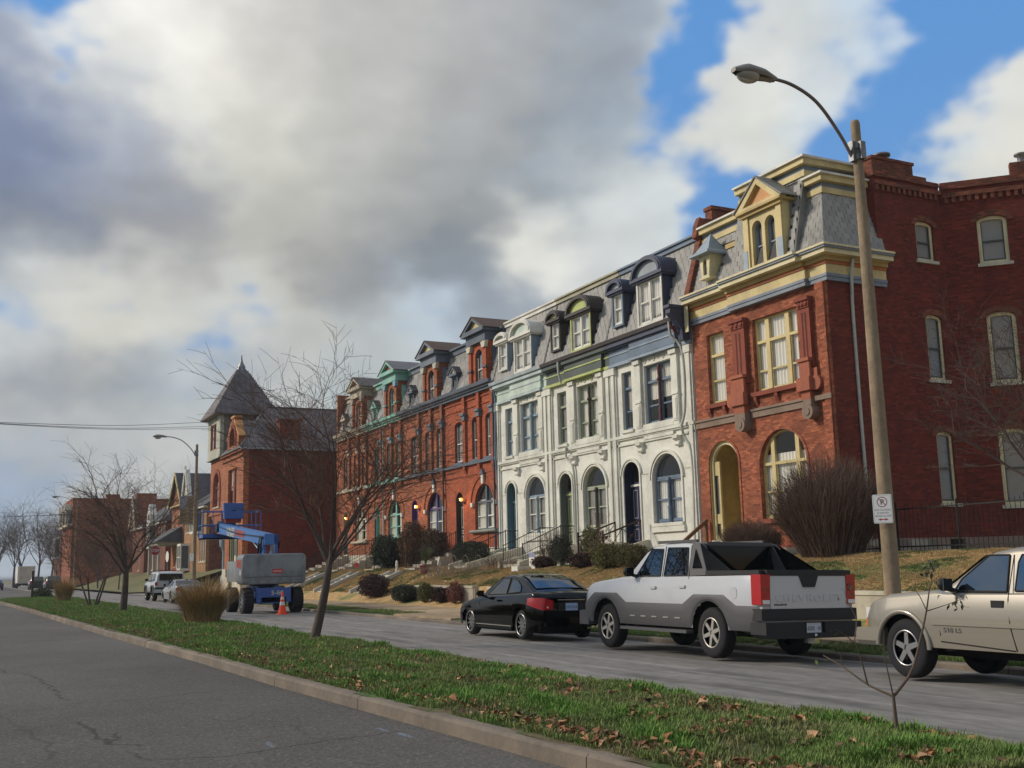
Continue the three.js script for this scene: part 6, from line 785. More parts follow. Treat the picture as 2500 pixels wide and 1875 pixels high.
// --- black coupe
{
  const black = carPaint(0x020203, { roughness: 0.07, ior: 1.4, clearcoat: 0 }), L = 4.42, xa = 0.9, xb = 3.6, c = car({ name: 'coupe', label: 'black two-door coupe parked in front of the white pickup', category: 'car', X: -25.5, Zc: -12.1, L, W: 1.76, sill: 0.24, xa, xb, tall: 1.025, R: 0.32, arch: 0.37, rim: 0.235, spokes: 10, rimM: M.alloy, roll: -0.02, tailUp: 0.14, sideTop: 0.9, planF: 0.28, planR: 0.2,
    shoulder: [[0, 0.52], [0.1, 0.6], [0.5, 0.7], [1.0, 0.79], [1.6, 0.85], [2.6, 0.9], [3.6, 0.95], [4.15, 0.96], [4.42, 0.88]], deck: [[0, 0.54], [0.1, 0.63], [0.4, 0.78], [1.2, 0.93], [1.45, 0.95], [3.9, 1.03], [4.2, 1.04], [4.38, 1.0], [4.42, 0.9]], body: black,
    cab: { x0: 1.15, x1: 4.12, roof: [[1.15, 0.84], [1.4, 0.98], [1.8, 1.2], [2.1, 1.33], [2.4, 1.4], [2.75, 1.41], [3.1, 1.38], [3.5, 1.28], [3.9, 1.12], [4.12, 1.03]], lean: 0.42, wind: [1.42, 2.12], rear: [3.02, 3.98], windows: [[[1.72, 0.94], [2.72, 0.97], [2.68, 1.31], [2.28, 1.3]], [[2.8, 0.98], [3.42, 1.02], [3.36, 1.14], [3.1, 1.26], [2.78, 1.3]]] } });
  c.seam([[1.5, 0.3], [1.5, 0.75], [1.66, 0.86]]); c.seam([[2.78, 0.3], [2.82, 0.92]]); c.seam([[1.5, 0.3], [2.78, 0.3]]);
  handle(c, 2.6, 0.82, black); mirrorSet(c, 1.74, 0.87, black, K.darkGlass, 1, 0.2, 0.14);
  for (const k of [1, -1]) { mesh('side_skirt', bx(1.3, 3.2, 0.2, 0.27, k * 0.8, k * 0.87), black, c.t); mesh('skirt_trim', bx(1.32, 3.18, 0.271, 0.285, k * 0.83, k * 0.875), M.dullAlloy, c.t);
    const l = mesh('tail_light', grid(18, 6, (u, v) => { const a = Math.min(1, u / 0.62), b = clamp((u - 0.62) / 0.38), x = b > 0 ? 4.427 : mix(3.98, 4.424, a), lo = mix(0.76, 0.64, a) + 0.02 * b, hi = mix(0.9, 0.9, a) - 0.06 * b, yy = mix(lo, hi, v); return [x, yy, k * (b > 0 ? mix(c.sideZ(4.42, yy) + 0.002, 0.46, b) : c.sideZ(x, yy) + 0.007)]; }), K.red, c.t); mesh('reverse_lens', new THREE.SphereGeometry(0.035, 10, 8).translate(4.4, 0.7, k * 0.6), K.clear, l);
    mesh('headlight', new THREE.SphereGeometry(0.5, 12, 8).scale(0.5, 0.16, 0.24).translate(0.32, 0.63, k * 0.62), K.clear, c.t); }
  const R = (g) => c.rear(g);
  mesh('boot_lid_recess', R(bx(-0.33, 0.33, 0.62, 0.8, -0.03, 0.008)), M.black, c.t); mesh('boot_strip', R(bx(-0.34, 0.34, 0.85, 0.862, -0.03, 0.006)), M.dullAlloy, c.t);
  XF = XF.clone().multiply(new THREE.Matrix4().makeTranslation(0.0, 0, 0)); plate(c, 0.0, 0.71, 'UD9 B3A', '#9fb4cf', '#1e2f52', '#8ba6c8');
  mesh('emblem', R(new THREE.TorusGeometry(0.035, 0.009, 8, 18).translate(0, 0.92, -0.04)), M.chrome, c.t); mesh('badge', R(text('SCION', 0.035, 0.006, -0.47, 0.655, 0.0, 1.3)), M.chrome, c.t);
  mesh('bumper', [R(bx(-0.62, 0.62, 0.3, 0.5, -0.2, 0.03))], black, c.t); mesh('exhaust', R(bx(0.38, 0.6, 0.24, 0.27, -0.12, 0.02)), M.chrome, c.t);
  c.done();
}
// --- tan extended-cab pickup at the right
{
  const tan = carPaint(0x8b8578, { metalness: 0.3, roughness: 0.4 }), L = 5.2, xa = 0.78, xb = 3.9, c = car({ name: 'pickup_truck', label: 'tan compact extended-cab pickup truck beside the lamp post', category: 'truck', X: -11.78, Zc: -12.33, L, W: 1.74, sill: 0.4, xa, xb, tall: 1.075, R: 0.37, arch: 0.44, rim: 0.22, spokes: 5, rimM: M.alloy, tyreW: 0.26, dish: 0.03, roll: -0.025, tailUp: 0.1, sideTop: 0.93, planF: 0.16, planR: 0.06,
    shoulder: [[0, 0.8], [0.12, 0.88], [0.5, 0.95], [1.4, 1.03], [3, 1.05], [5.2, 1.06]], deck: [[0, 0.82], [0.15, 0.95], [0.5, 1.06], [1.35, 1.12], [1.5, 1.08], [5.2, 1.07]], body: tan,
    cab: { x0: 1.28, x1: 3.16, roof: [[1.28, 1.05], [1.45, 1.13], [1.95, 1.46], [2.15, 1.56], [2.5, 1.61], [2.95, 1.6], [3.08, 1.54], [3.16, 1.1]], lean: 0.26, wind: [1.4, 2.02], rear: [3.08, 3.15], windows: [[[1.62, 1.08], [2.42, 1.08], [2.42, 1.5], [2.12, 1.5], [1.72, 1.22]], [[2.54, 1.09], [3.04, 1.09], [3.0, 1.46], [2.6, 1.5], [2.56, 1.42]]] } });
  c.seam([[1.42, 0.55], [1.4, 1.02], [1.6, 1.05]]); c.seam([[2.48, 1.5], [2.48, 1.0], [2.5, 0.7], [2.56, 0.42]]); c.seam([[1.42, 0.48], [2.54, 0.42]]);
  for (const k of [1, -1]) {
    mesh('door_handle', [bx(2.24, 2.42, 0.9, 0.98, k * (c.sideZ(2.3, 0.94) - 0.004), k * (c.sideZ(2.3, 0.94) + 0.012))], M.black, c.t);
    const y1 = 0.7, rub = []; for (let x = 1.3; x < 4.9; x += 0.3) rub.push(bx(x, Math.min(x + 0.299, 4.9), y1 - 0.025, y1 + 0.025, k * (c.sideZ(x, y1) - 0.01), k * (c.sideZ(x, y1) + 0.016))); mesh('rub_strip', rub, tan, c.t);
    for (const q of [xa, xb]) mesh('arch_flare', [new THREE.TorusGeometry(0.45, 0.035, 8, 26, Math.PI * 0.98).translate(q, 0.37, k * (c.sideZ(q, 0.75) - 0.005))], tan, c.t);
    mesh('headlight', bx(0.005, 0.14, 0.72, 0.86, k * 0.46, k * 0.735), K.clear, c.t); mesh('turn_signal', [bx(0.008, 0.15, 0.61, 0.7, k * 0.6, k * 0.745)], K.amber, c.t);
    mesh('badge', text('S10 LS', 0.055, 0.004, 1.62, 0.62, c.sideZ(1.62, 0.62) + 0.001, 1.3), K.cladding, c.t).scale.z = k > 0 ? 1 : 0.999;
  }
  mirrorSet(c, 1.62, 1.06, K.cladDark, K.glass, 1, 0.22, 0.16);
  mesh('front_bumper', [c.front(ext([[-0.87, 0.44], [-0.8, 0.38], [0.8, 0.38], [0.87, 0.44], [0.87, 0.6], [-0.87, 0.6]], -0.36, 0.08))], tan, c.t); mesh('grille', c.front(bx(-0.5, 0.5, 0.64, 0.86, -0.06, 0.02)), K.cladding, c.t);
  mesh('bed', [bx(3.2, 5.1, 1.04, 1.09, 0.74, 0.8), bx(3.2, 5.1, 1.04, 1.09, -0.8, -0.74)], tan, c.t);
  c.done();
}
// --- silver coupe, pale 4x4, and the cars far down the street
{
  const silver = carPaint(0x9ea2a6, { metalness: 0.3 }), L = 4.65, c = car({ name: 'coupe', label: 'silver two-door coupe with rear spoiler behind the tan grass clump', category: 'car', X: -67.9, Zc: -11.75, L, W: 1.84, sill: 0.22, xa: 0.95, xb: 3.52, R: 0.325, arch: 0.38, rim: 0.21, spokes: 5, rimM: M.alloy, tailUp: 0.12, sideTop: 0.9, planF: 0.25, planR: 0.14, roll: -0.02,
    shoulder: [[0, 0.55], [0.15, 0.66], [1.2, 0.82], [2.6, 0.9], [3.6, 0.96], [4.65, 0.92]], deck: [[0, 0.57], [0.15, 0.7], [1.4, 0.96], [3.9, 1.0], [4.6, 1.0], [4.65, 0.93]], body: silver, cab: { x0: 1.5, x1: 4.0, roof: [[1.5, 0.88], [1.75, 1.0], [2.25, 1.26], [2.6, 1.34], [3.0, 1.34], [3.4, 1.24], [3.8, 1.07], [4.0, 0.98]], lean: 0.42, wind: [1.72, 2.28], rear: [3.1, 3.82], windows: [[[2.0, 0.95], [2.9, 0.98], [2.85, 1.24], [2.45, 1.24]], [[2.98, 1.0], [3.3, 1.02], [3.2, 1.16], [2.95, 1.24]]] } });
  for (const k of [1, -1]) { mesh('tail_light', c.rear(bx(k * 0.5, k * 0.82, 0.7, 0.88, -0.03, 0.02)), K.red, c.t); mesh('spoiler_leg', bx(4.3, 4.45, 0.98, 1.1, k * 0.66, k * 0.7), silver, c.t); } mesh('spoiler', [bx(4.25, 4.6, 1.1, 1.135, -0.74, 0.74)], silver, c.t); mirrorSet(c, 1.95, 0.9, silver, K.darkGlass, 1, 0.18, 0.13); c.seam([[1.85, 0.3], [1.85, 0.86]]); c.seam([[3.0, 0.3], [3.0, 0.9]]); handle(c, 2.85, 0.82, silver); c.done();
}
{
  const pale = carPaint(0xa9aeb0), L = 4.5, c = car({ name: 'off_road_car', label: 'pale silver boxy off-road car with spare wheel on its tail', category: 'car', X: -75.0, Zc: -11.85, L, W: 1.9, sill: 0.48, xa: 0.85, xb: 3.55, R: 0.4, arch: 0.5, rim: 0.22, spokes: 6, rimM: M.alloy, tyreW: 0.26, tailUp: 0.05, sideTop: 0.95, planF: 0.12, planR: 0.05, roll: -0.02,
    shoulder: [[0, 0.95], [0.3, 1.08], [1.3, 1.16], [4.5, 1.2]], deck: [[0, 0.97], [0.2, 1.12], [1.3, 1.22], [4.5, 1.22]], body: pale, cab: { x0: 1.2, x1: 4.42, roof: [[1.2, 1.18], [1.35, 1.3], [1.65, 1.65], [1.85, 1.78], [2.4, 1.82], [4.0, 1.82], [4.3, 1.76], [4.42, 1.66]], lean: 0.16, wind: [1.3, 1.7], windows: [[[1.7, 1.22], [2.5, 1.22], [2.5, 1.66], [1.95, 1.66]], [[3.0, 1.26], [3.9, 1.26], [3.6, 1.66], [3.1, 1.66]]] } });
  c.panel('cladding', 0.05, 4.45, c.low, (x) => { let v = 0.6; for (const q of [0.85, 3.55]) if (Math.abs(x - q) < 0.62) v = 0.98; return v; }, 0.03, K.cladDark, 90, 4);
  mesh('rear_window', c.rear(bx(-0.68, 0.68, 1.28, 1.68, -0.02, 0.012)), K.darkGlass, c.t); mesh('spare_wheel', [c.rear(new THREE.TorusGeometry(0.27, 0.11, 10, 28).translate(0.25, 1.08, 0.16)), c.rear(cylZ(0.25, 1.08, 0.02, 0.2, 0.2, 20))], M.rubber, c.t); mesh('bumper', c.rear(bx(-0.95, 0.95, 0.5, 0.85, -0.2, 0.1)), K.cladDark, c.t);
  for (const k of [1, -1]) { mesh('bumper_end', c.rear(bx(k * 0.55, k * 0.96, 0.52, 0.72, 0.1, 0.14)), pale, c.t); mesh('tail_light', c.rear(bx(k * 0.78, k * 0.94, 0.95, 1.16, -0.05, 0.02)), K.red, c.t); mesh('roof_rack', [bar([2.0, 1.9, k * 0.62], [4.1, 1.9, k * 0.62], 0.025)], M.black, c.t); } mesh('rack_bar', [bar([2.4, 1.9, -0.62], [2.4, 1.9, 0.62], 0.02), bar([3.8, 1.9, -0.62], [3.8, 1.9, 0.62], 0.02)], M.black, c.t); mirrorSet(c, 1.75, 1.2, K.cladDark, K.darkGlass); c.done();
}
const farCar = (name, label, hex, X, Zc, tall) => { const m = carPaint(hex), L = 4.8, c = car({ name, label, category: 'car', X, Zc, L, W: 1.9, sill: 0.35, xa: 0.9, xb: 3.8, R: 0.36, arch: 0.43, rim: 0.2, spokes: 5, planF: 0.15, planR: 0.1, y: 0, shoulder: tall ? [[0, 0.85], [1.3, 1.05], [4.8, 1.1]] : [[0, 0.6], [1.3, 0.85], [4.8, 0.92]], deck: tall ? [[0, 0.87], [1.4, 1.12], [4.8, 1.12]] : [[0, 0.62], [1.4, 0.98], [4.8, 1.0]], body: m, cab: { x0: 1.4, x1: tall ? 4.7 : 4.3, roof: tall ? [[1.4, 1.1], [2.1, 1.65], [2.4, 1.74], [4.2, 1.74], [4.7, 1.15]] : [[1.4, 0.96], [2.1, 1.35], [2.5, 1.42], [3.3, 1.4], [4.3, 0.98]], lean: 0.25, wind: [1.5, 2.1], rear: tall ? [4.25, 4.65] : [3.4, 4.2], windows: tall ? [[[2.1, 1.15], [3.0, 1.15], [3.0, 1.6], [2.4, 1.6]], [[3.1, 1.15], [4.1, 1.15], [4.0, 1.6], [3.1, 1.6]]] : [[[2.0, 1.0], [2.8, 1.0], [2.8, 1.32], [2.4, 1.32]], [[2.9, 1.0], [3.7, 1.0], [3.3, 1.3], [2.9, 1.32]]] } }); for (const k of [1, -1]) mesh('tail_light', c.rear(bx(k * 0.7, k * 0.92, tall ? 0.85 : 0.72, tall ? 1.1 : 0.9, -0.04, 0.02)), K.red, c.t); mesh('bumper', c.rear(bx(-0.9, 0.9, 0.4, 0.55, -0.1, 0.08)), K.cladDark, c.t); c.done(); };
farCar('distant_car', 'black tall car far down the street beside the other dark one', 0x0c0d10, -164, -9.6, true);
farCar('distant_car', 'black tall car with pale bumper strip down the street before the tall red block', 0x0d0c0c, -144, -10.2, true);
farCar('distant_car', 'blue car far down the street near the bare trees', 0x24345c, -172, -4.9, false);
{ // small lorry beyond the dark cars
  const t = thing('box_van', 'white box van standing far down the street', 'van', [-190, 0, -9.6]);
  mesh('box', bx(-193, -187, 0.8, 3.4, -10.9, -8.4), M.trimWhite, t); mesh('cab', [bx(-195, -193.02, 0.6, 2.3, -10.8, -8.5)], M.trimWhite, t); mesh('rear_door', bx(-186.99, -186.95, 0.95, 3.3, -10.7, -8.6), M.limestone, t);
  for (const [x, z] of [[-194, -8.45], [-188.4, -8.45], [-194, -10.85], [-188.4, -10.85]]) mesh('wheel', cylZ(x, 0.42, z - 0.14, z + 0.14, 0.42), M.rubber, t); mesh('bumper', bx(-187, -186.9, 0.5, 0.7, -10.8, -8.5), M.black, t);
}
// --- blue boom lift
{
  const blue = carPaint(0x1c4f9a, { roughness: 0.4, clearcoat: 0.4 }), blueL = carPaint(0x2f6fb4, { roughness: 0.45, clearcoat: 0.3 }), navyM = std({ color: 0x16284e, roughness: 0.6 }), greyM = std({ color: 0x868c90, roughness: 0.5, map: grimeTex });
  const X = -45.6, Zc = -11.45, t = thing('boom_lift', 'blue and grey boom lift with raised platform parked at the kerb', 'boom lift', [X, 0, Zc]); XF = new THREE.Matrix4().makeTranslation(X, -0.02, Zc);
  for (const [x, k] of [[-1.35, 1], [1.25, 1], [-1.35, -1], [1.25, -1]]) { const w = wheel(t, x, 0.5, k * 1.22, 0.5, 0.27, 0.42, 6, k, greyM, 0.02); mesh('tread', Array.from({ length: 22 }, (_, i) => { const a = i / 22 * Math.PI * 2; return bx(-0.02, 0.02, 0.48, 0.52, -0.19, 0.19).rotateZ(a).translate(x, 0.5, k * 1.01); }), M.rubber, w); mesh('hub', cylZ(x, 0.5, k * 1.1, k * 1.2, 0.1), greyM, w); }
  mesh('chassis', [bx(-1.5, 1.5, 0.5, 0.86, -0.62, 0.62), bx(-1.75, 1.62, 0.38, 0.62, -0.5, 0.5), ext([[-0.8, 0.86], [0.8, 0.86], [0.5, 1.06], [-0.5, 1.06]], -0.6, 0.6)], blue, t);
  mesh('rear_axle_cover', [bx(1.5, 1.62, 0.42, 1.0, -0.7, 0.7), bx(1.16, 1.34, 0.4, 0.6, -0.82, 0.82)], blue, t); mesh('front_axle', bx(-1.44, -1.26, 0.4, 0.6, -0.82, 0.82), navyM, t);
  mesh('model_mark', text('S-60', 0.17, 0.006, 0, 0, 0, 1.1).rotateY(Math.PI / 2).translate(1.622, 0.8, -0.15), std({ color: 0xb9b9b0 }), t);
  mesh('turntable_ring', cyl(0, 1.04, 1.2, 0, 0.6, 0.6, 24), navyM, t);
  const cw = new THREE.Shape(); { const a = -1.25, b = 1.25, y0 = 1.2, y1 = 2.3, r = 0.16; cw.moveTo(a + r, y0); cw.lineTo(b - r, y0); cw.quadraticCurveTo(b, y0, b, y0 + r); cw.lineTo(b, y1 - r); cw.quadraticCurveTo(b, y1, b - r, y1); cw.lineTo(a + r, y1); cw.quadraticCurveTo(a, y1, a, y1 - r); cw.lineTo(a, y0 + r); cw.quadraticCurveTo(a, y0, a + r, y0); }
  const hood = mesh('counterweight', [ext(cw, -0.55, 0.55, [], 0.06).rotateY(Math.PI / 2).translate(1.15, 0, 0)], greyM, t);
  mesh('hood_groove', [bx(1.7, 1.708, 1.42, 1.45, -1.2, 1.2)], K.cladding, hood);
  for (const k of [1, -1]) mesh('side_cover', [bx(-1.5, 0.6, 1.25, 2.1, k * 0.7, k * 1.22)], greyM, t);
  mesh('embossed_name', text('Genie', 0.2, 0.004, 0, 0, 0).rotateY(Math.PI / 2).translate(1.706, 1.95, 0.0), greyM, hood);
  const lab = (w, h, bg, s, fg) => std({ map: canvasTex(256, 128, (g, W, H) => { g.fillStyle = bg; g.fillRect(0, 0, W, H); g.fillStyle = fg; g.font = 'bold 54px sans-serif'; g.textAlign = 'center'; g.textBaseline = 'middle'; s.forEach((q, i) => g.fillText(q, W / 2, H * (i + 0.5) / s.length, W - 16)); }), roughness: 0.5 });
  mesh('rear_sticker', new THREE.PlaneGeometry(0.42, 0.17).rotateY(Math.PI / 2).translate(1.71, 1.66, -0.12), lab(1, 1, '#b3322c', ['DANGER'], '#e6d6cf'), hood, true);
  mesh('side_sticker', new THREE.PlaneGeometry(0.8, 0.3).translate(1.15, 1.98, 1.318), lab(1, 1, '#a8433f', ['AHERN'], '#8a2622'), hood, true); mesh('side_sticker', new THREE.PlaneGeometry(0.3, 0.2).translate(1.4, 1.62, 1.318), lab(1, 1, '#c9cbc8', ['RENTAL', 'LIFT'], '#b32f2a'), hood, true);
  // riser and boom, pointing away down the street
  mesh('boom_pivot', [ext([[0.1, 2.28], [1.05, 2.28], [1.0, 2.75], [1.15, 3.15], [0.55, 3.15], [0.3, 2.7]], -0.3, -0.18), ext([[0.1, 2.28], [1.05, 2.28], [1.0, 2.75], [1.15, 3.15], [0.55, 3.15], [0.3, 2.7]], 0.18, 0.3)], blue, t);
  const bA = [1.15, 2.95, 0.1], bB = [-5.6, 3.66, 0.55];
  const boom = mesh('boom', [beam(bA, bB, 0.36, 0.46)], blueL, t); mesh('boom_cap', [bx(1.12, 1.2, 2.74, 3.16, -0.1, 0.3)], blueL, boom); mesh('boom_tip', beam(bB, [-6.1, 3.86, 0.58], 0.28, 0.36), navyM, boom);
  { const d = V3(...bB).sub(V3(...bA)), a = Math.atan2(d.y, -d.x), yaw = Math.atan2(d.z, -d.x); const put = (g, s) => g.rotateZ(-a).rotateY(yaw * 1).translate(...V3(...bA).addScaledVector(d, s).toArray()); mesh('boom_lettering', put(text('Lucky LIFT', 0.2, 0.004, 0, 0.06, 0.19, 0.9), 0.72), M.trimWhite, boom); mesh('boom_lettering', put(text('THE SPOT', 0.17, 0.004, 0, -0.14, 0.19, 1.1), 0.72), M.trimWhite, boom); mesh('boom_panel', put(bx(-0.75, 0.55, -0.14, 0.14, 0.186, 0.192), 0.5), paint(0xa3434a, 0.6), boom); }
  mesh('boom_cable', tube([[1.2, 3.05, 0.35], [-0.5, 3.18, 0.46], [-2.5, 3.34, 0.6], [-4.5, 3.6, 0.7], [-5.8, 3.8, 0.75]], 0.02, 6), M.black, boom);
  mesh('lift_cylinder', [bar([0.1, 2.3, 0.05], [-1.5, 3.1, 0.2], 0.07, 0.07, 10)], M.chrome, t);
  mesh('hoses', [tube([[0.6, 2.35, 0.32], [0.9, 2.9, 0.36], [0.6, 3.1, 0.3], [0.3, 2.6, 0.34], [0.2, 2.3, 0.3]], 0.04, 6), tube([[0.7, 2.35, -0.32], [1.0, 2.8, -0.36], [0.5, 3.0, -0.3]], 0.04, 6)], M.black, t);
  // platform
  const px = -6.6, p0 = -1.35, p1 = 1.35, py = 3.2, pl = mesh('platform', [bx(px - 0.5, px + 0.5, py, py + 0.06, p0, p1), bx(px + 0.45, px + 0.5, py, py + 0.24, p0, p1), bx(px - 0.5, px - 0.45, py, py + 0.24, p0, p1), bx(px - 0.45, px + 0.45, py, py + 0.24, p1 - 0.05, p1)], blue, t);
  for (const [x, z] of [[-0.48, p0], [0.48, p0], [-0.48, p1], [0.48, p1], [0.48, 0.9], [-0.48, 0.3], [0.48, -0.9]]) mesh('rail_post', bar([px + x, py + 0.1, z], [px + x, py + 1.3, z], 0.022), blue, pl);
  for (const y of [0.65, 1.3]) mesh('guard_rail', [bar([px - 0.48, py + y, p0], [px - 0.48, py + y, p1], 0.022), bar([px + 0.48, py + y, p0], [px + 0.48, py + y, p1], 0.022), bar([px - 0.48, py + y, p1], [px + 0.48, py + y, p1], 0.022), bar([px - 0.48, py + y, p0], [px + 0.48, py + y, p0], 0.022)], blue, pl);
  const box = mesh('control_box', [ext([[-0.42, py + 0.95], [0.42, py + 0.95], [0.46, py + 1.65], [-0.46, py + 1.65]], 0, 0.3, [], 0.02).rotateY(Math.PI / 2).translate(px + 0.5, 0, 0)], blue, t); mesh('control_base', [bx(px + 0.45, px + 0.7, py + 0.75, py + 0.93, -0.36, 0.36)], paint(0x8a1c1e, 0.5), box); mesh('control_slot', bx(px + 0.8, px + 0.806, py + 1.3, py + 1.35, -0.1, 0.1), M.black, box);
  mesh('platform_mount', [bx(px + 0.3, px + 0.75, py + 0.1, py + 0.75, -0.1, 0.55), bx(px + 0.5, px + 0.9, py + 0.3, py + 0.7, 0.3, 0.8)], navyM, t);
  XF = null;
}
{ // traffic cone
  const p = onGround(689, 1499, -0.03), x = p.x, z = p.z, t = thing('traffic_cone', 'orange traffic cone with two white bands behind the boom lift', 'cone', [x, -0.05, z]), o = std({ color: 0xe8431a, roughness: 0.5 }), wb = std({ color: 0xc9c9c4, roughness: 0.4 }), y = -0.05, r = (h) => mix(0.16, 0.035, h / 0.85);
  mesh('base', bx(x - 0.2, x + 0.2, y, y + 0.045, z - 0.2, z + 0.2), o, t); mesh('cone_body', [lathe([[0.165, y + 0.045], [r(0.36), y + 0.36]], x, z, 20), lathe([[r(0.5), y + 0.5], [r(0.58), y + 0.58]], x, z, 20), lathe([[r(0.68), y + 0.68], [0.035, y + 0.87], [0, y + 0.87]], x, z, 20)], o, t);
  mesh('white_band', lathe([[r(0.36) + 0.001, y + 0.36], [r(0.5) + 0.001, y + 0.5]], x, z, 20), wb, t); mesh('white_band', lathe([[r(0.58) + 0.001, y + 0.58], [r(0.68) + 0.001, y + 0.68]], x, z, 20), wb, t);
}
// ---------- street furniture ----------
function lamp(label, x, z, H, opt = {}) {
  const t = thing('street_lamp', label, 'street lamp', [x, 0, z], 'street lamps along the kerb'), y = 0.03, s = H / 9.7, conc = opt.mat ?? std({ map: concreteTex(150, 132, 108, 340), bumpMap: fineBump, bumpScale: 0.01, roughness: 0.95 });
  mesh('pole', [lathe([[0.15, y], [0.145, y + 1], [0.088, y + H], [0.07, y + H + 0.05], [0, y + H + 0.06]], x, z, 10)], conc, t);
  mesh('clamp', [cyl(x, H - 0.72, H - 0.62, z, 0.12, 0.12), cyl(x, H - 0.5, H - 0.4, z, 0.118, 0.118), bx(x - 0.06, x + 0.06, H - 0.75, H - 0.36, z + 0.08, z + 0.17), bx(x + 0.08, x + 0.16, H - 0.72, H - 0.38, z - 0.06, z + 0.06)], M.galvanised, t);
  mesh('arm', tube([[x, H - 0.7, z + 0.12], [x, H - 0.25, z + 0.42], [x, H + 0.3, z + 0.95 * s], [x, H + 0.52, z + 1.5 * s], [x, H + 0.56, z + 1.95 * s]], 0.032, 8, 24), paint(0x6f6462, 0.6), t);
  const zh = z + 1.9 * s, yh = H + 0.56, head = mesh('lamp_head', [shell(Array.from({ length: 11 }, (_, i) => i / 10 * 0.95), (u) => { const k = u < 0.3 ? mix(0.35, 0.85, u / 0.3) : u < 0.7 ? mix(0.85, 1, (u - 0.3) / 0.4) : mix(1, 0.35, (u - 0.7) / 0.25), w = 0.2 * k, h = 0.17 * k; return [[-0.03, w * 0.7], [0, w], [h * 0.4, w * 0.95], [h * 0.8, w * 0.6], [h, 0]]; }).map((g) => g.rotateY(-Math.PI / 2).translate(x, yh - 0.02, zh)), bx(x - 0.07, x + 0.07, yh - 0.06, yh - 0.03, zh + 0.05, zh + 0.4)].flat(), paint(0x8a8783, 0.5), t);
  mesh('lens', new THREE.SphereGeometry(0.19, 16, 10, 0, Math.PI * 2, Math.PI * 0.5, Math.PI * 0.5).scale(0.85, 0.75, 1.25).translate(x, yh - 0.05, zh + 0.62), M.lampGlass, head);
  return t;
}
lamp('tall weathered concrete lamp post with curved arm beside the tan pickup', -14.25, -14.72, 9.7);
lamp('brown lamp post with curved arm and banner near the corner building', -78.2, -14.72, 10.6);
lamp('slender distant lamp post with curved arm in front of the tall red block', -162, -14.4, 12.0);
const signTex = canvasTex(384, 576, (g, w, h) => {
  g.fillStyle = '#c9cdcf'; g.fillRect(0, 0, w, h); g.strokeStyle = '#6f6a6a'; g.lineWidth = 5; g.strokeRect(14, 14, w - 28, h - 28); g.textAlign = 'center'; g.textBaseline = 'middle';
  g.fillStyle = '#2b2629'; g.font = 'bold 150px sans-serif'; g.fillText('P', w / 2, 150); g.strokeStyle = '#7c2a2a'; g.lineWidth = 17; g.beginPath(); g.arc(w / 2, 148, 98, 0, Math.PI * 2); g.stroke(); g.beginPath(); g.moveTo(w / 2 - 66, 82); g.lineTo(w / 2 + 68, 216); g.stroke();
  g.fillStyle = '#6f6a70'; g.font = 'bold 56px sans-serif'; g.fillText('2nd Tuesday', w / 2, 305, w - 50); g.fillText('of Month', w / 2, 368, w - 90); g.fillText('NOON to 3:00', w / 2, 432, w - 50);
  g.fillStyle = '#8f2f2f'; g.fillRect(130, 494, 124, 20); for (const s of [-1, 1]) { g.beginPath(); g.moveTo(w / 2 + s * 110, 504); g.lineTo(w / 2 + s * 40, 476); g.lineTo(w / 2 + s * 40, 532); g.fill(); }
});
function plateSign(label, x, y, z, w, h, turn, tex0) {
  const t = thing('parking_sign', label, 'sign', [x, y, z], 'parking signs on the lamp posts'), m = new THREE.Matrix4().makeTranslation(x, y, z).multiply(new THREE.Matrix4().makeRotationY(turn)); XF = m; const s = new THREE.Shape(), r = 0.035, a = w / 2, b = h / 2; s.moveTo(-a + r, -b); s.lineTo(a - r, -b); s.quadraticCurveTo(a, -b, a, -b + r); s.lineTo(a, b - r); s.quadraticCurveTo(a, b, a - r, b); s.lineTo(-a + r, b); s.quadraticCurveTo(-a, b, -a, b - r); s.lineTo(-a, -b + r); s.quadraticCurveTo(-a, -b, -a + r, -b);
  mesh('sign_plate', ext(s, 0, 0.004), paint(0xc9cdcf, 0.5), t); mesh('sign_face', new THREE.PlaneGeometry(w - 0.012, h - 0.012).translate(0, 0, 0.0065), std({ map: tex0, roughness: 0.5 }), t, true); mesh('bracket', [bx(-0.02, 0.02, -b * 0.8, b * 0.8, -0.04, -0.001)], M.galvanised, t); XF = null;
}
plateSign('white no-parking sign with red arrow on the concrete lamp post by the tan pickup', -14.14, 2.45, -14.52, 0.335, 0.51, 0.55, signTex);
plateSign('white no-parking sign on the brown lamp post with the banner', -78.05, 2.75, -14.52, 0.34, 0.51, 0.7, signTex);
{ // cloth banner on the farther lamp post
  const t = thing('street_banner', 'tan neighbourhood banner hanging from the brown lamp post', 'banner', [-78.2, 5.0, -14.2]), tx = canvasTex(256, 512, (g, w, h) => { g.fillStyle = '#8f8066'; g.fillRect(0, 0, w, h); g.fillStyle = '#8d93a0'; g.fillRect(0, 0, w * 0.55, h * 0.45); g.save(); g.translate(w * 0.8, h * 0.5); g.rotate(-Math.PI / 2); g.fillStyle = '#57493c'; g.font = 'bold 92px serif'; g.textAlign = 'center'; g.textBaseline = 'middle'; g.fillText('FOX PARK', 0, 0, 460); g.restore(); g.fillStyle = '#74664f'; for (let i = 0; i < 5; i++) g.fillRect(20, 260 + i * 44, 90 + 20 * (i % 2), 18); });
  XF = rotY(-78.2, -14.72, Math.PI / 2); mesh('cloth', [new THREE.PlaneGeometry(0.95, 1.95, 6, 6).translate(-0.62, 6.0, 0.02)], std({ map: tx, roughness: 0.9, side: THREE.DoubleSide }), t, true); mesh('banner_arm', [bar([-1.12, 7.0, 0.02], [0, 7.0, 0.02], 0.018), bar([-1.12, 5.0, 0.02], [0, 5.0, 0.02], 0.018)], M.galvanised, t); XF = null;
}
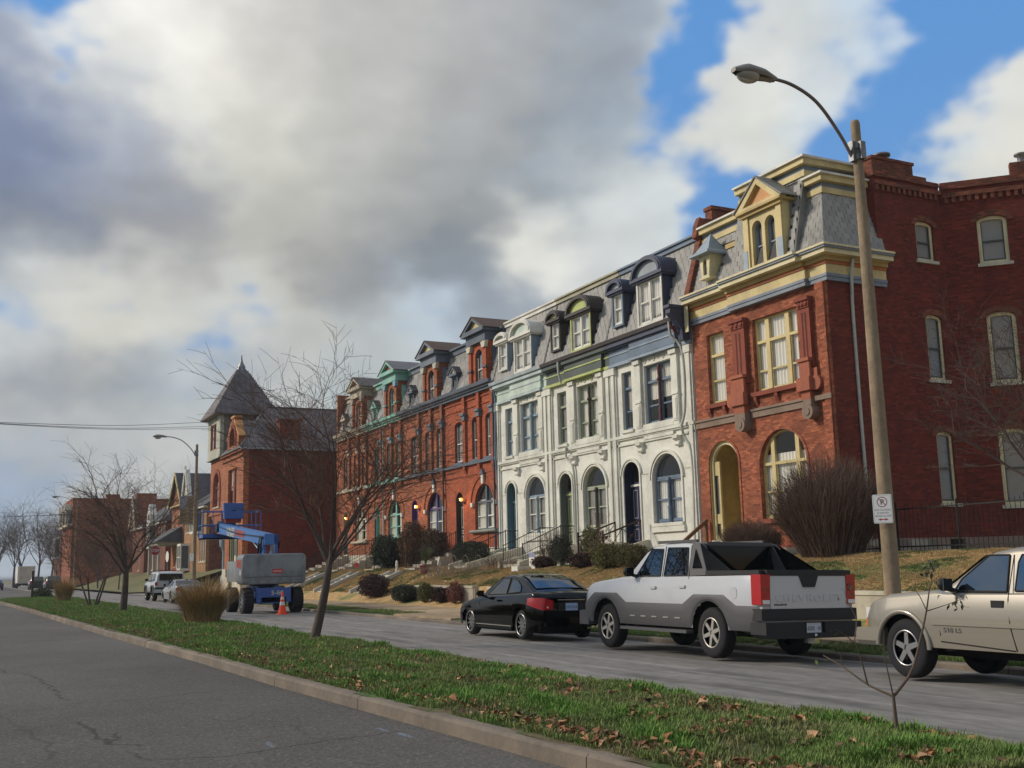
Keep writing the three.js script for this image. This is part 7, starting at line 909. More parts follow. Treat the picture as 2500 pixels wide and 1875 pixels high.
{ // stop sign and a second sign seen almost edge-on
  const oct = (r) => Array.from({ length: 8 }, (_, i) => { const a = (i + 0.5) * Math.PI / 4; return [r * Math.cos(a), r * Math.sin(a)]; });
  const p = onX(379, 1344, -91), t = thing('stop_sign', 'red octagonal stop sign at the side street corner', 'sign', [p.x, 0, p.z]); XF = rotY(p.x, p.z, Math.PI / 2 - 0.35);
  mesh('sign_plate', ext(oct(0.41), 0, 0.006).translate(0, p.y, 0), std({ color: 0xb8b4ae, roughness: 0.5 }), t); mesh('sign_face', ext(oct(0.385), 0.007, 0.009).translate(0, p.y, 0), std({ color: 0x8c1820, roughness: 0.5 }), t); mesh('lettering', text('STOP', 0.24, 0.004, 0, p.y, 0.0095, 0.8), std({ color: 0xc9c4bc }), t); mesh('post', bx(-0.03, 0.03, 0, p.y + 0.3, -0.05, -0.01), M.galvanised, t);
  const q = onX(408, 1362, -93), u = thing('street_sign', 'pale octagonal sign seen almost edge-on beyond the pale off-road car', 'sign', [q.x, 0, q.z]); XF = rotY(q.x, q.z, 0.12 + Math.PI);
  mesh('sign_plate', ext(oct(0.46), 0, 0.008).translate(0, q.y + 0.1, 0), M.trimWhite, u); mesh('post', bx(-0.03, 0.03, 0, q.y, 0.01, 0.05), M.galvanised, u); XF = null;
}
single('marker_post', 'thin brown wooden post standing at the rounded tip of the median', 'post', [bx(-80.3, -80.16, 0.1, 2.0, -4.62, -4.48), bx(-80.32, -80.14, 2.0, 2.05, -4.64, -4.46)], paint(0x4d3f36, 0.9));
{ const q = onX(-90, 1042, -66), t = thing('utility_pole', 'wooden utility pole carrying the overhead wires', 'pole', [q.x, 0, q.z]); mesh('pole', cyl(q.x, -0.1, q.y + 0.6, q.z, 0.16, 0.11), M.bark, t); mesh('crossarm', bx(q.x - 0.06, q.x + 0.06, q.y + 0.1, q.y + 0.24, q.z - 1.0, q.z + 1.0), M.bark, t);
  [[1016 + 14, 0.3, -0.8], [1041, 0.28, 0], [1046, 0.28, 0.8]].forEach(([py, dy, dz]) => { const b = onX(514, py, -92.1), a = V3(q.x, q.y + dy, q.z + dz), m = a.clone().lerp(b, 0.5); single('overhead_wire', 'thin overhead wire running from the pointed tower across the sky', 'wire', tube([[a.x, a.y, a.z], [m.x, m.y - 0.25, m.z], [b.x, b.y, b.z]], 0.017, 5, 16), M.black, 'overhead wires to the tower'); });
  const a = onX(-20, 1263, -80), b = onX(471, 1228, -78.2), m = a.clone().lerp(b, 0.5); single('overhead_wire', 'thin overhead wire running from the brown lamp post past the tall red block', 'wire', tube([[a.x, a.y, a.z], [m.x, m.y - 0.2, m.z], [b.x, b.y, b.z]], 0.015, 5, 16), M.black); }
// ---------- plants ----------
class Limbs { // many tapered, bent branches in one surface
  constructor() { this.p = []; this.n = []; this.i = []; }
  add(path, r0, r1, sides = 5) {
    const base = this.p.length / 3, N = path.length, t = V3(), a = V3(), b = V3(), up = V3(0.31, 0.2, 0.93);
    for (let k = 0; k < N; k++) {
      t.copy(path[Math.min(k + 1, N - 1)]).sub(path[Math.max(k - 1, 0)]).normalize(); a.crossVectors(t, up).normalize(); b.crossVectors(t, a); const r = mix(r0, r1, k / (N - 1));
      for (let s = 0; s < sides; s++) { const q = s / sides * 6.2832, c = Math.cos(q), d = Math.sin(q), nx = a.x * c + b.x * d, ny = a.y * c + b.y * d, nz = a.z * c + b.z * d; this.p.push(path[k].x + nx * r, path[k].y + ny * r, path[k].z + nz * r); this.n.push(nx, ny, nz); }
    }
    for (let k = 0; k + 1 < N; k++) for (let s = 0; s < sides; s++) { const e = (s + 1) % sides, A = base + k * sides + s, B = base + k * sides + e, C = A + sides, D = B + sides; this.i.push(A, B, C, B, D, C); }
  }
  geo() { const g = new THREE.BufferGeometry(); g.setAttribute('position', new THREE.BufferAttribute(new Float32Array(this.p), 3)); g.setAttribute('normal', new THREE.BufferAttribute(new Float32Array(this.n), 3)); g.setIndex(this.i); return g; }
}
function bareTree(name, label, at, opt) {
  const { h = 5.6, trunk = 1.7, r = 0.1, seed = 1, lean = [0, 0], spread = 0.75, depth = 4, limbs = 6, group, trunkM = M.bark, twigM = M.twig, droop = 0.05, stems = 1, kids = [5, 5, 4], thin = 1 } = opt, R = rng(seed), wood = new Limbs(), twig = new Limbs();
  const t = thing(name, label, 'tree', at, group), O = V3(...at);
  const grow = (p, d, len, rad, lv) => {
    const n = lv === 0 ? 9 : lv < 3 ? 7 : 5, path = [p.clone()], q = p.clone(), v = d.clone(); let ang = R() * 6.28;
    for (let k = 1; k < n; k++) { ang += (R() - 0.5) * 2.2; const wob = lv === 0 ? 0.05 : 0.2; v.x += Math.cos(ang) * wob * R(); v.z += Math.sin(ang) * wob * R(); v.y += (lv >= 1 ? (k < n * 0.5 ? 0.07 : -droop) : 0.02); v.normalize(); q.addScaledVector(v, len / (n - 1)); path.push(q.clone()); }
    (lv <= 1 ? wood : twig).add(path, rad, lv >= depth ? 0.003 : rad * (lv === 0 ? 0.68 : 0.34), lv === 0 ? 9 : lv === 1 ? 6 : 3);
    if (lv >= depth) return;
    const m = lv === 0 ? limbs : kids[Math.min(lv - 1, kids.length - 1)];
    for (let k = 0; k < m; k++) {
      const f = lv === 0 ? mix(0.82, 1, k / Math.max(1, m - 1)) : mix(0.25, 1, (k + R() * 0.6) / m), i = Math.min(n - 2, Math.floor(f * (n - 1))), s = path[i].clone().lerp(path[i + 1], clamp(f * (n - 1) - i)), dir = path[Math.min(i + 1, n - 1)].clone().sub(path[Math.max(0, i - 1)]).normalize();
      const az = k * 2.4 + R() * 1.4, side = V3(Math.cos(az), 0.1 * R(), Math.sin(az)); side.addScaledVector(dir, -side.dot(dir)).normalize(); const a = (lv === 0 ? mix(0.35, 0.95, R()) * spread : mix(0.5, 1.0, R())), nd = dir.clone().multiplyScalar(Math.cos(a)).addScaledVector(side, Math.sin(a)).normalize();
      grow(s, nd, lv === 0 ? (h - trunk) * mix(0.62, 0.98, R()) : len * mix(0.36, 0.62, R()), Math.max(0.0045, rad * (lv === 0 ? mix(0.22, 0.36, R()) : 0.42) * thin), lv + 1);
    }
  };
  for (let s = 0; s < stems; s++) { const a = s / stems * 6.28 + 0.6; grow(O.clone().add(V3(stems > 1 ? 0.12 * Math.cos(a) : 0, -0.1, stems > 1 ? 0.12 * Math.sin(a) : 0)), V3(lean[0] + (stems > 1 ? 0.45 * Math.cos(a) : 0), 1, lean[1] + (stems > 1 ? 0.45 * Math.sin(a) : 0)).normalize(), trunk + 0.1, r, 0); }
  mesh('trunk', wood.geo(), trunkM, t); mesh('crown', twig.geo(), twigM, t);
  return t;
}
const medY = (p) => soilY(p.x, p.z);
{ const p = onGround(764, 1565, 0.16); bareTree('bare_tree', 'bare young tree with leaning dark trunk in the median across from the black coupe', [p.x, medY(p), p.z], { h: 5.75, trunk: 1.75, r: 0.105, seed: 17, lean: [0.08, -0.26], spread: 0.82, limbs: 11, depth: 4, kids: [9, 7, 4], droop: 0.07, twigM: M.twigRed, group: 'bare trees in the median' }); }
{ const p = onGround(300, 1497, 0.16); bareTree('bare_tree', 'bare tree with swollen trunk base in the median before the tall red block', [p.x, medY(p), p.z], { h: 5.6, trunk: 1.75, r: 0.15, seed: 23, lean: [0, -0.03], spread: 0.95, limbs: 10, depth: 4, kids: [8, 7, 4], droop: 0.07, twigM: M.twigRed, group: 'bare trees in the median' }); }
{ const p = onGround(226, 1484, 0.16); bareTree('bare_tree', 'bare multi-stemmed small tree in the median near the small tan grass clump', [p.x, medY(p), p.z], { h: 4.2, trunk: 1.5, r: 0.05, seed: 31, stems: 4, spread: 1.0, limbs: 5, depth: 4, kids: [7, 6, 3], twigM: M.twigRed, group: 'bare trees in the median' }); }
{ // sapling close to the camera
  const p = onGround(2192, 1800, 0.16), at = [p.x, medY(p), p.z], t = thing('sapling', 'slender bare sapling with a few small leaves in the median', 'tree', at), w = new Limbs(), at3 = (px, py, d) => { const q = pixelDir(px, py), f = V3(p.x, 0, p.z).length(); return EYE.clone().addScaledVector(q, (f + d) / Math.hypot(q.x, q.z)); };
  const S = [[[2192, 1800, 0], [2186, 1750, 0], [2181, 1700, 0], 0.021, 0.014], [[2181, 1700, 0], [2120, 1672, 0.1], [2055, 1626, 0.25], [2010, 1600, 0.4], 0.011, 0.004], [[2118, 1671, 0.1], [2105, 1620, 0.05], [2085, 1570, 0], [2040, 1535, -0.1], 0.009, 0.003], [[2085, 1572, 0], [2090, 1510, 0.1], [2070, 1470, 0.1], [2060, 1440, 0.15], 0.006, 0.002], [[2181, 1700, 0], [2172, 1660, -0.05], [2160, 1600, -0.1], [2158, 1540, -0.15], 0.008, 0.003], [[2183, 1698, 0], [2225, 1640, 0.05], [2247, 1560, 0.1], [2262, 1490, 0.12], [2270, 1430, 0.1], 0.015, 0.005], [[2262, 1490, 0.1], [2245, 1455, 0.1], [2235, 1440, 0.12], 0.005, 0.002], [[2268, 1440, 0.1], [2275, 1420, 0.1], [2262, 1380, 0.1], 0.006, 0.002], [[2262, 1492, 0.1], [2300, 1480, 0.15], [2350, 1462, 0.2], 0.005, 0.002], [[2055, 1627, 0.25], [2052, 1600, 0.25], [2038, 1570, 0.25], 0.004, 0.0015]];
  for (const s of S) { const pts = s.slice(0, -2).map((q) => at3(...q)); w.add(new THREE.CatmullRomCurve3(pts).getPoints(10), s[s.length - 2], s[s.length - 1], 6); }
  mesh('stems', w.geo(), std({ color: 0x5b4d42, roughness: 0.9 }), t); const R = rng(4), lm = std({ color: 0x5f7a2c, roughness: 0.7, side: THREE.DoubleSide }), ld = std({ color: 0x3f4230, roughness: 0.8, side: THREE.DoubleSide });
  for (const [px, py, n, m] of [[2008, 1598, 3, lm], [2035, 1530, 2, lm], [2262, 1385, 14, ld], [2275, 1400, 10, ld], [2345, 1462, 10, ld], [2062, 1445, 9, ld], [2330, 1470, 5, ld]]) for (let i = 0; i < n; i++) { const c = at3(px + (R() - 0.5) * 34, py + (R() - 0.5) * 40, 0.12 + (R() - 0.5) * 0.1), l = 0.018 + 0.016 * R(); mesh('leaf', ext([[0, -l], [l * 0.5, 0], [0, l], [-l * 0.5, 0]], 0, 0.001).rotateX(R() * 3).rotateY(R() * 3).translate(c.x, c.y, c.z), m, t); }
}
function grassClump(label, at, w, h, n, seed) { // dry ornamental grass, blades arching from a tight base
  const t = thing('grass_clump', label, 'plant', at, 'dry grass clumps in the median'), R = rng(seed), cols = [0xa48a60, 0x8a7048, 0xb8a078, 0x6a5438].map((c) => std({ color: c, roughness: 0.95, side: THREE.DoubleSide })), bins = [[], [], [], []];
  for (let i = 0; i < n; i++) {
    const a = R() * 6.283, r0 = Math.sqrt(R()) * w * 0.26, out = w * (0.16 + 0.4 * R()) * (0.5 + R() * 0.75), H = h * (0.55 + 0.5 * R()), bend = (R() - 0.5) * 1.6, x0 = at[0] + Math.cos(a) * r0, z0 = at[2] + Math.sin(a) * r0, wd = 0.006 + 0.006 * R(), ca = Math.cos(a + bend), sa = Math.sin(a + bend), tip = R() * 0.8, L = [], N = 6;
    for (let k = 0; k <= N; k++) { const s = k / N, y = at[1] - 0.02 + H * (s - tip * 0.55 * s * s * s), o = out * (s * s * 0.75 + 0.25 * s), ww = wd * (1 - s * 0.85), x = x0 + ca * o, z = z0 + sa * o; L.push([[x - sa * ww, y, z + ca * ww], [x + sa * ww, y, z - ca * ww]]); }
    const b = bins[Math.floor(R() * R() * 4)]; for (let k = 0; k < N; k++) b.push([L[k][0], L[k][1], L[k + 1][1], L[k + 1][0]]);
  }
  bins.forEach((b, i) => b.length && mesh('blades', faces(b), cols[i], t));
}
{ let p = onGround(493, 1525, 0.17); grassClump('large dry tan grass clump in the median beside the boom lift', [p.x, medY(p), p.z], 1.72, 1.45, 3800, 3); p = onGround(155, 1472, 0.17); grassClump('small dry tan grass clump near the far end of the median', [p.x, medY(p), p.z], 1.35, 1.6, 1700, 9); }
const leafGeoms = (R, n, place, size, bins) => { for (let i = 0; i < n; i++) { const [x, y, z] = place(), l = size * (0.6 + 0.8 * R()), a = R() * 6.283, e = Math.acos(2 * R() - 1), u = V3(Math.sin(e) * Math.cos(a), Math.cos(e), Math.sin(e) * Math.sin(a)), v = V3(R() - 0.5, R() - 0.5, R() - 0.5).cross(u).normalize().multiplyScalar(l * 0.45); u.multiplyScalar(l); bins[Math.floor(R() * bins.length)].push([[x - u.x, y - u.y, z - u.z], [x + v.x, y + v.y, z + v.z], [x + u.x, y + u.y, z + u.z], [x - v.x, y - v.y, z - v.z]]); } };
// leafy shrub: stems inside, leaves through an uneven rounded volume
function shrub(name, label, at, w, h, d, n, cols, opt = {}) {
  const { size = 0.035, seed = Math.round(-at[0] * 97), boxy = 2.2, group } = opt, t = thing(name, label, 'shrub', at, group), R = rng(seed), bins = cols.map(() => []), ph = R() * 9;
  leafGeoms(R, Math.round(n * 2.1), () => { for (;;) { const x = R() * 2 - 1, y = R() * 2 - 1, z = R() * 2 - 1, q = Math.pow(Math.abs(x), boxy) + Math.pow(Math.abs(y), boxy) + Math.pow(Math.abs(z), boxy), k = 1 + (boxy > 2.5 ? 0.12 : 0.42) * n3(x * 1.7 + ph, y * 1.7, z * 1.7) + (boxy > 2.5 ? 0.12 : 0.3) * n3(x * 4 + ph, y * 4, z * 4) - (boxy > 2.5 ? 0 : 0.12); if (q < k && q > 0.3 * R()) return [at[0] + x * w / 2, at[1] + h / 2 + y * h / 2 * 0.98, at[2] + z * d / 2]; } }, size, bins);
  bins.forEach((b, i) => mesh('foliage', faces(b), std({ color: cols[i], roughness: 0.85, side: THREE.DoubleSide }), t));
  const L = new Limbs(); for (let i = 0; i < 14; i++) { const a = R() * 6.28, k = R() * 0.75; L.add([V3(at[0], at[1] - 0.05, at[2]), V3(at[0] + Math.cos(a) * w * 0.2 * k, at[1] + h * 0.4, at[2] + Math.sin(a) * d * 0.2 * k), V3(at[0] + Math.cos(a) * w * 0.42 * k, at[1] + h * 0.85, at[2] + Math.sin(a) * d * 0.42 * k)], 0.018, 0.006, 4); } mesh('stems', L.geo(), M.twig, t);
}
// leafless bush: a dense spray of rising twigs
function twigBush(name, label, at, w, h, n, opt = {}) {
  const { seed = 5, mat = M.twigRed, pale = M.twigPale, base = 0.25, lean = [0, 0] } = opt, t = thing(name, label, 'shrub', at), R = rng(seed), A = new Limbs(), B = new Limbs();
  for (let i = 0; i < n; i++) {
    const a = R() * 6.283, o = Math.sqrt(R()), k = 0.5 + 0.55 * R(), hh = h * k * Math.sqrt(1 - 0.62 * o * o), p0 = V3(at[0] + Math.cos(a) * o * w * base, at[1] - 0.05, at[2] + Math.sin(a) * o * w * base), p2 = V3(at[0] + Math.cos(a) * o * w * 0.52 + lean[0] * hh + (R() - 0.5) * 0.25, at[1] + hh, at[2] + Math.sin(a) * o * w * 0.52 + lean[1] * hh + (R() - 0.5) * 0.25), p1 = p0.clone().lerp(p2, 0.5).add(V3((R() - 0.5) * 0.2, hh * 0.1, (R() - 0.5) * 0.2)), C = [p0, p0.clone().lerp(p1, 0.5).add(V3((R() - 0.5) * 0.06, 0.03, 0)), p1, p1.clone().lerp(p2, 0.55).add(V3((R() - 0.5) * 0.06, 0, (R() - 0.5) * 0.06)), p2];
    const full = R() < 0.4, from = full ? 0 : 1 + Math.floor(R() * 2);
    (R() < 0.2 ? B : A).add(full ? C : C.slice(from).map((v, j, arr) => v.clone().add(V3((R() - 0.5) * 0.22, (R() - 0.5) * 0.12, (R() - 0.5) * 0.22).multiplyScalar(j / arr.length * w * 0.4 + 0.1))), full ? 0.007 + 0.006 * R() : 0.006, 0.002, 3);
    for (let j = 0; j < 4; j++) { const s = C[1 + Math.floor(R() * 3)].clone().lerp(C[4], R() * 0.6), o2 = V3(s.x - at[0], 0.25 * h, s.z - at[2]).normalize(), e = s.clone().addScaledVector(o2, w * 0.09 * R()).add(V3((R() - 0.5) * 0.45, 0.04 + 0.22 * R(), (R() - 0.5) * 0.45).multiplyScalar(w * 0.22)); A.add([s, s.clone().lerp(e, 0.5).add(V3(0, 0.03, 0)), e], 0.005, 0.0016, 3); }
  }
  mesh('twigs', A.geo(), mat, t); if (B.p.length) mesh('pale_twigs', B.geo(), pale, t);
}
const onYard = (px, py) => { const d = pixelDir(px, py), h = Math.hypot(d.x, d.z); for (let s = 14; s < 130; s += 0.05) { const x = d.x / h * s, z = d.z / h * s, y = EYE.y + d.y / h * s; if (z < -14.5 && (z > -17.4 ? 0.06 : yardY(x, z)) >= y) return V3(x, z > -17.4 ? 0.06 : yardY(x, z), z); } return V3(d.x / h * 60, 1.7, d.z / h * 60); };
const atZ = (px, z) => { const d = pixelDir(px, 1400), x = d.x * z / d.z; return [x, yardY(x, z), z]; };
// right-hand yard
twigBush('bare_bush', 'large dense bare brown bush beside the cream-trimmed house', atZ(2035, -22.6), 3.4, 3.0, 2800, { seed: 12 });
twigBush('bare_bush', 'smaller rounded bare bush under the arched cream window', atZ(1838, -23.0), 2.0, 1.25, 1400, { seed: 14, base: 0.3 });
twigBush('bare_bush', 'low tangle of bare stems beside the steps of the green-trimmed white house', atZ(1352, -21.8), 1.5, 1.6, 170, { seed: 15 });
twigBush('bare_bush', 'thin bare sapling stems in front of the green-trimmed white house', atZ(1472, -21.4), 1.2, 2.4, 46, { seed: 16 });
twigBush('dried_flower_stems', 'dead flower stems along the low hoop fence', atZ(1110, -20.3), 3.0, 0.6, 150, { seed: 18, mat: M.twigPale, base: 0.5 });
twigBush('dried_flower_stems', 'dead brown stems by the pale steps of the blue-trimmed white house', atZ(1225, -21.2), 1.8, 0.7, 110, { seed: 19, base: 0.45 });
const box = [0x2c3222, 0x3a3f2a, 0x23281c], olive = [0x5c5a2c, 0x4a4a26, 0x6e6a38], redB = [0x3c2420, 0x4a2e26, 0x2e1e1c], pine = [0x2a3324, 0x35402e, 0x202a1e], brownL = [0x5a4430, 0x6c5238, 0x463626], pink = [0x7a4c40, 0x8c5a4a, 0x5e3a34];
shrub('shrub', 'dark red low spreading shrub at the foot of the bank by the pavement', [...atZ(912, -18.1)], 2.3, 1.15, 1.4, 5200, redB, { size: 0.035 });
shrub('shrub', 'clipped dark green ball shrub by the pavement next to the red shrub', [...atZ(988, -17.85)], 1.25, 0.78, 1.2, 4200, box, { size: 0.028, boxy: 2.6 });
shrub('shrub', 'olive green upright shrub against the grey retaining wall', [...atZ(1038, -17.95)], 0.75, 0.85, 0.7, 2200, olive, { size: 0.03 });
shrub('shrub', 'small reddish brown shrub against the grey retaining wall', [...atZ(1074, -17.95)], 0.85, 0.7, 0.7, 2000, redB, { size: 0.03 });
shrub('shrub', 'pinkish dry tufted shrub ahead of the black coupe', [...atZ(1110, -17.95)], 0.85, 0.9, 0.7, 2000, pink, { size: 0.03 });
shrub('shrub', 'big dark evergreen shrub between the mint green house and its steps', [...atZ(945, -22.4)], 2.3, 2.0, 2.0, 6500, pine, { size: 0.045 });
shrub('shrub', 'tall brown-leaved bush below the purple arched window', [...atZ(1008, -22.9)], 2.0, 2.7, 1.6, 5200, brownL, { size: 0.045 });
shrub('shrub', 'wide brown-leaved bush beside the slate trimmed house steps', [...atZ(1058, -23.2)], 2.2, 2.1, 1.4, 4800, [0x4a3a28, 0x5a4630, 0x3a3222], { size: 0.045 });
shrub('hedge', 'dark clipped hedge under the arched window of the painted orange-red house', [...atZ(1150, -22.6)], 3.4, 1.25, 1.1, 8000, box, { size: 0.032, boxy: 3 });
shrub('shrub', 'grey-green conifer shrub beside the middle white house steps', [...atZ(1372, -21.6)], 0.95, 1.3, 0.9, 3000, [0x3c4034, 0x4a4e40, 0x2e3228], { size: 0.03 });
shrub('shrub', 'low dark shrub in front of the middle white house', [...atZ(1420, -21.2)], 1.2, 0.6, 0.9, 2600, redB, { size: 0.028 });
shrub('shrub', 'upright yellow-green shrub by the middle white house wall', [...atZ(1447, -22.6)], 1.1, 1.5, 0.9, 3000, olive, { size: 0.032 });
shrub('shrub', 'rounded yellow-green shrub beside the rusty ornate railing', [...atZ(1484, -21.0)], 1.4, 0.95, 1.1, 3400, olive, { size: 0.03 });
shrub('shrub', 'wide yellow-green shrub beyond the white pickup cab', [...atZ(1545, -21.0)], 1.5, 0.9, 1.1, 3400, [0x54502a, 0x423f22, 0x645c30], { size: 0.03 });
shrub('shrub', 'low brown shrub by the iron railings of the middle white house', [...atZ(1325, -21.4)], 1.3, 0.5, 0.8, 2200, redB, { size: 0.028 });
shrub('shrub', 'low green shrub at the far tip of the median', (() => { const p = onGround(102, 1461, 0.17); return [p.x, 0.15, p.z]; })(), 2.0, 0.75, 1.4, 900, [0x3a4628, 0x48552f, 0x2c3822], { size: 0.06 });
shrub('shrub', 'small green shrub beside the pale retaining wall and lamp post', [...atZ(2235, -17.9)], 0.9, 0.45, 0.5, 1500, [0x3a4a24, 0x48582c, 0x2f3c20], { size: 0.025 });
{ const a = atZ(1040, -22.0), t = thing('spiky_plant', 'green spiky grass-like plant beside the front steps', 'plant', a), R = rng(6), L = []; for (let i = 0; i < 260; i++) { const q = R() * 6.28, o = 0.15 + 0.45 * R(), h = 1.0 + 0.5 * R(), w = 0.014, s = Math.sin(q), c = Math.cos(q), P = (k) => { const oo = o * k * k; return [[a[0] + c * oo - s * w * (1 - k * 0.9), a[1] + h * k * (1 - 0.25 * k), a[2] + s * oo + c * w * (1 - k * 0.9)], [a[0] + c * oo + s * w * (1 - k * 0.9), a[1] + h * k * (1 - 0.25 * k), a[2] + s * oo - c * w * (1 - k * 0.9)]]; }; for (let k = 0; k < 4; k++) { const A = P(k / 4), B = P((k + 1) / 4); L.push([A[0], A[1], B[1], B[0]]); } } mesh('blades', faces(L), std({ color: 0x55653c, roughness: 0.8, side: THREE.DoubleSide }), t); }
{ const q = atZ(2570, -21); bareTree('bare_tree', 'bare tree whose twigs reach in front of the brown side wall', q, { h: 5.2, trunk: 2.0, r: 0.1, seed: 41, lean: [-0.1, 0.0], spread: 1.25, limbs: 9, kids: [8, 6, 4], depth: 4 }); }
// bare trees at the end of the street
[[-205, -8.6, 13, 1], [-214, -13, 14, 2], [-226, -6.5, 13, 3], [-236, -11, 15, 4], [-222, -17, 14, 5], [-212, -5.4, 11, 6], [-196, -14.6, 8, 7], [-150, -16.2, 6.5, 8], [-158, -17.0, 7, 9], [-132, -16.5, 5.5, 10], [-240, -17, 15, 11], [-208, -17.5, 12, 12]].forEach(([x, z, h, s]) => bareTree('distant_tree', x > -190 ? 'bare grey-brown tree in the yards before the tall red block' : 'tall bare grey-brown tree closing the far end of the street', [x, 0.05, z], { h, trunk: h * 0.28, r: h * 0.016, seed: 60 + s, spread: 0.85, limbs: 7, kids: [6, 5, 4], depth: 4, thin: 1.25, group: x > -190 ? 'bare trees in the far yards' : 'bare trees at the end of the street' }));
// ---------- steps, railings and garden things ----------
const G = 'concrete steps up to the red row doors';
for (const [x, lbl, m] of [[-54.6, 'concrete front steps up to the black panelled door', M.concrete], [-61.1, 'concrete front steps up to the purple door', M.concrete], [-67.75, 'concrete front steps up to the mint green door', M.concrete], [-74.35, 'concrete front steps up to the grey door at the end of the red row', M.concrete]]) { steps(lbl, x - 0.75, x + 0.75, 1.45, 2.58, -21.5, -24.42, m); for (const s of [-1, 1]) railing('iron handrail, ' + (s < 0 ? 'tower' : 'white row') + ' side, steps to the ' + lbl.slice(27).replace(' at the end of the red row', ''), [x + s * 0.72, 1.5, -21.6], [x + s * 0.72, 2.6, -23.9], 0, M.iron, { landing: 0.4 }); }
for (const [x, lbl, y1] of [[-48.2, 'pale concrete steps up to the blue-grey door', 2.3], [-42.75, 'pale concrete steps up to the grey arched door', 2.3], [-37.3, 'pale concrete steps up to the navy panelled door', 2.3]]) { steps(lbl, x - 0.85, x + 0.85, 1.5, y1, -21.6, -24.42, M.limestone, { cheek: 0.22, cheekMat: M.limestone }); if (x < -40) for (const s of [-1, 1]) railing('iron handrail, ' + (s < 0 ? 'red row' : 'cream house') + ' side, ' + lbl.slice(14), [x + s * 0.95, 1.62, -21.7], [x + s * 0.95, 2.4, -23.6], 0, M.iron, { landing: 0.7 }); }
{ // rusty ornate rail with crossed bars and ball joints
  const t = thing('ornate_railing', 'rusty ornate iron railing with crossed bars beside the navy door', 'railing', [-37.3, 1.6, -22.8]); for (const s of [-1, 1]) { const x = -37.3 + s * 0.95, a = [x, 1.75, -22.4], b = [x, 2.35, -24.2]; mesh('handrail', beam([x, a[1] + 0.95, a[2]], [x, b[1] + 0.95, b[2]], 0.06, 0.06), M.rustIron, t); for (const k of [0, 0.5, 1]) mesh('rail_post', bar([x, mix(a[1], b[1], k), mix(a[2], b[2], k)], [x, mix(a[1], b[1], k) + (k ? 0.95 : 1.15), mix(a[2], b[2], k)], k ? 0.02 : 0.05), M.rustIron, t); for (const k of [0, 0.5]) { const p = (u, h) => [x, mix(a[1], b[1], u) + h, mix(a[2], b[2], u)]; mesh('cross_bar', [bar(p(k, 0.05), p(k + 0.5, 0.92), 0.014), bar(p(k, 0.92), p(k + 0.5, 0.05), 0.014)], M.rustIron, t); mesh('ball_joint', new THREE.SphereGeometry(0.06, 10, 8).translate(...p(k + 0.25, 0.48)), M.rustIron, t); } }
  const f = thing('ornate_railing', 'low rusty iron yard fence with crossed bars in front of the navy door house', 'railing', [-35, 1.4, -21]); for (let i = 0; i < 4; i++) { const x = -36.2 + i * 1.05, z = -21.3, y = 1.42; mesh('fence_post', [bar([x, y - 0.1, z], [x, y + 0.75, z], 0.035), new THREE.ConeGeometry(0.05, 0.16, 8).translate(x, y + 0.83, z)], M.rustIron, f); if (i < 3) { mesh('fence_rail', bar([x, y + 0.62, z], [x + 1.05, y + 0.62, z], 0.02), M.rustIron, f); mesh('cross_bar', [bar([x, y + 0.05, z], [x + 1.05, y + 0.6, z], 0.012), bar([x, y + 0.6, z], [x + 1.05, y + 0.05, z], 0.012)], M.rustIron, f); } }
}
steps('wooden-railed steps up to the ochre door of the cream-trimmed house', -32.2, -30.3, 1.45, 2.2, -21.8, -24.42, M.stone);
{ const t = thing('wooden_handrail', 'brown wooden handrail beside the steps to the ochre door', 'railing', [-32.35, 1.5, -22.8]), w = paint(0x6a4a34, 0.8); mesh('handrail', beam([-32.3, 2.25, -23.2], [-32.3, 3.1, -24.4], 0.09, 0.12), w, t); for (const k of [0.05, 0.95]) mesh('rail_post', bx(-32.35, -32.25, mix(1.5, 2.2, k), mix(2.2, 3.05, k), mix(-23.2, -24.4, k) - 0.05, mix(-23.2, -24.4, k) + 0.05), w, t); }
for (const [x, lbl] of [[-54.7, 'white painted lower steps set into the bank in front of the slate trimmed house'], [-61.2, 'white painted lower steps set into the bank in front of the purple door house'], [-67.8, 'white painted lower steps set into the bank in front of the mint green house']]) steps(lbl, x - 0.62, x + 0.62, 0.3, 1.3, -18.6, -20.7, M.limestone, { cheek: 0.2, cheekMat: paint(0xb9b6ac, 0.9) });
single('step_slab', 'pale concrete slab at the top of the bank near the alley', 'slab', bx(-72.5, -71.4, 1.0, 1.28, -20.6, -19.9), M.limestone);
{ const t = thing('white_block_steps', 'small white painted block steps in front of the middle white house', 'steps', [-40.2, 1.4, -21.0]); mesh('block', bx(-40.75, -40.2, 1.2, 1.6, -21.2, -20.6), M.trimWhite, t); mesh('block', bx(-40.3, -39.8, 1.2, 1.95, -21.9, -21.205), M.trimWhite, t); mesh('block', bx(-40.2, -39.7, 1.2, 2.25, -22.5, -21.905), M.trimWhite, t); }
{ // low wire hoop fence
  const t = thing('hoop_fence', 'low wire fence of hoops and pickets along the flower bed', 'fence', [-46, 1.1, -20.1]); const pt = (x, h) => { const z = -20.1; return [x, yardY(x, z) + h, z]; };
  for (let i = 0; i < 20; i++) { const x = -50 + i * 0.44; mesh('picket', bar(pt(x, -0.05), pt(x, 0.62), 0.009), M.twigPale, t); if (i % 3 === 1) mesh('hoop', tube([pt(x - 0.36, 0.5), pt(x - 0.26, 0.78), pt(x, 0.9), pt(x + 0.26, 0.78), pt(x + 0.36, 0.5)], 0.01, 5, 16), M.twigPale, t); }
  mesh('wire', [tube([pt(-50, 0.5), pt(-46, 0.5), pt(-41.6, 0.5)], 0.006, 4, 12), tube([pt(-50, 0.2), pt(-46, 0.2), pt(-41.6, 0.2)], 0.006, 4, 12)], M.twigPale, t);
}
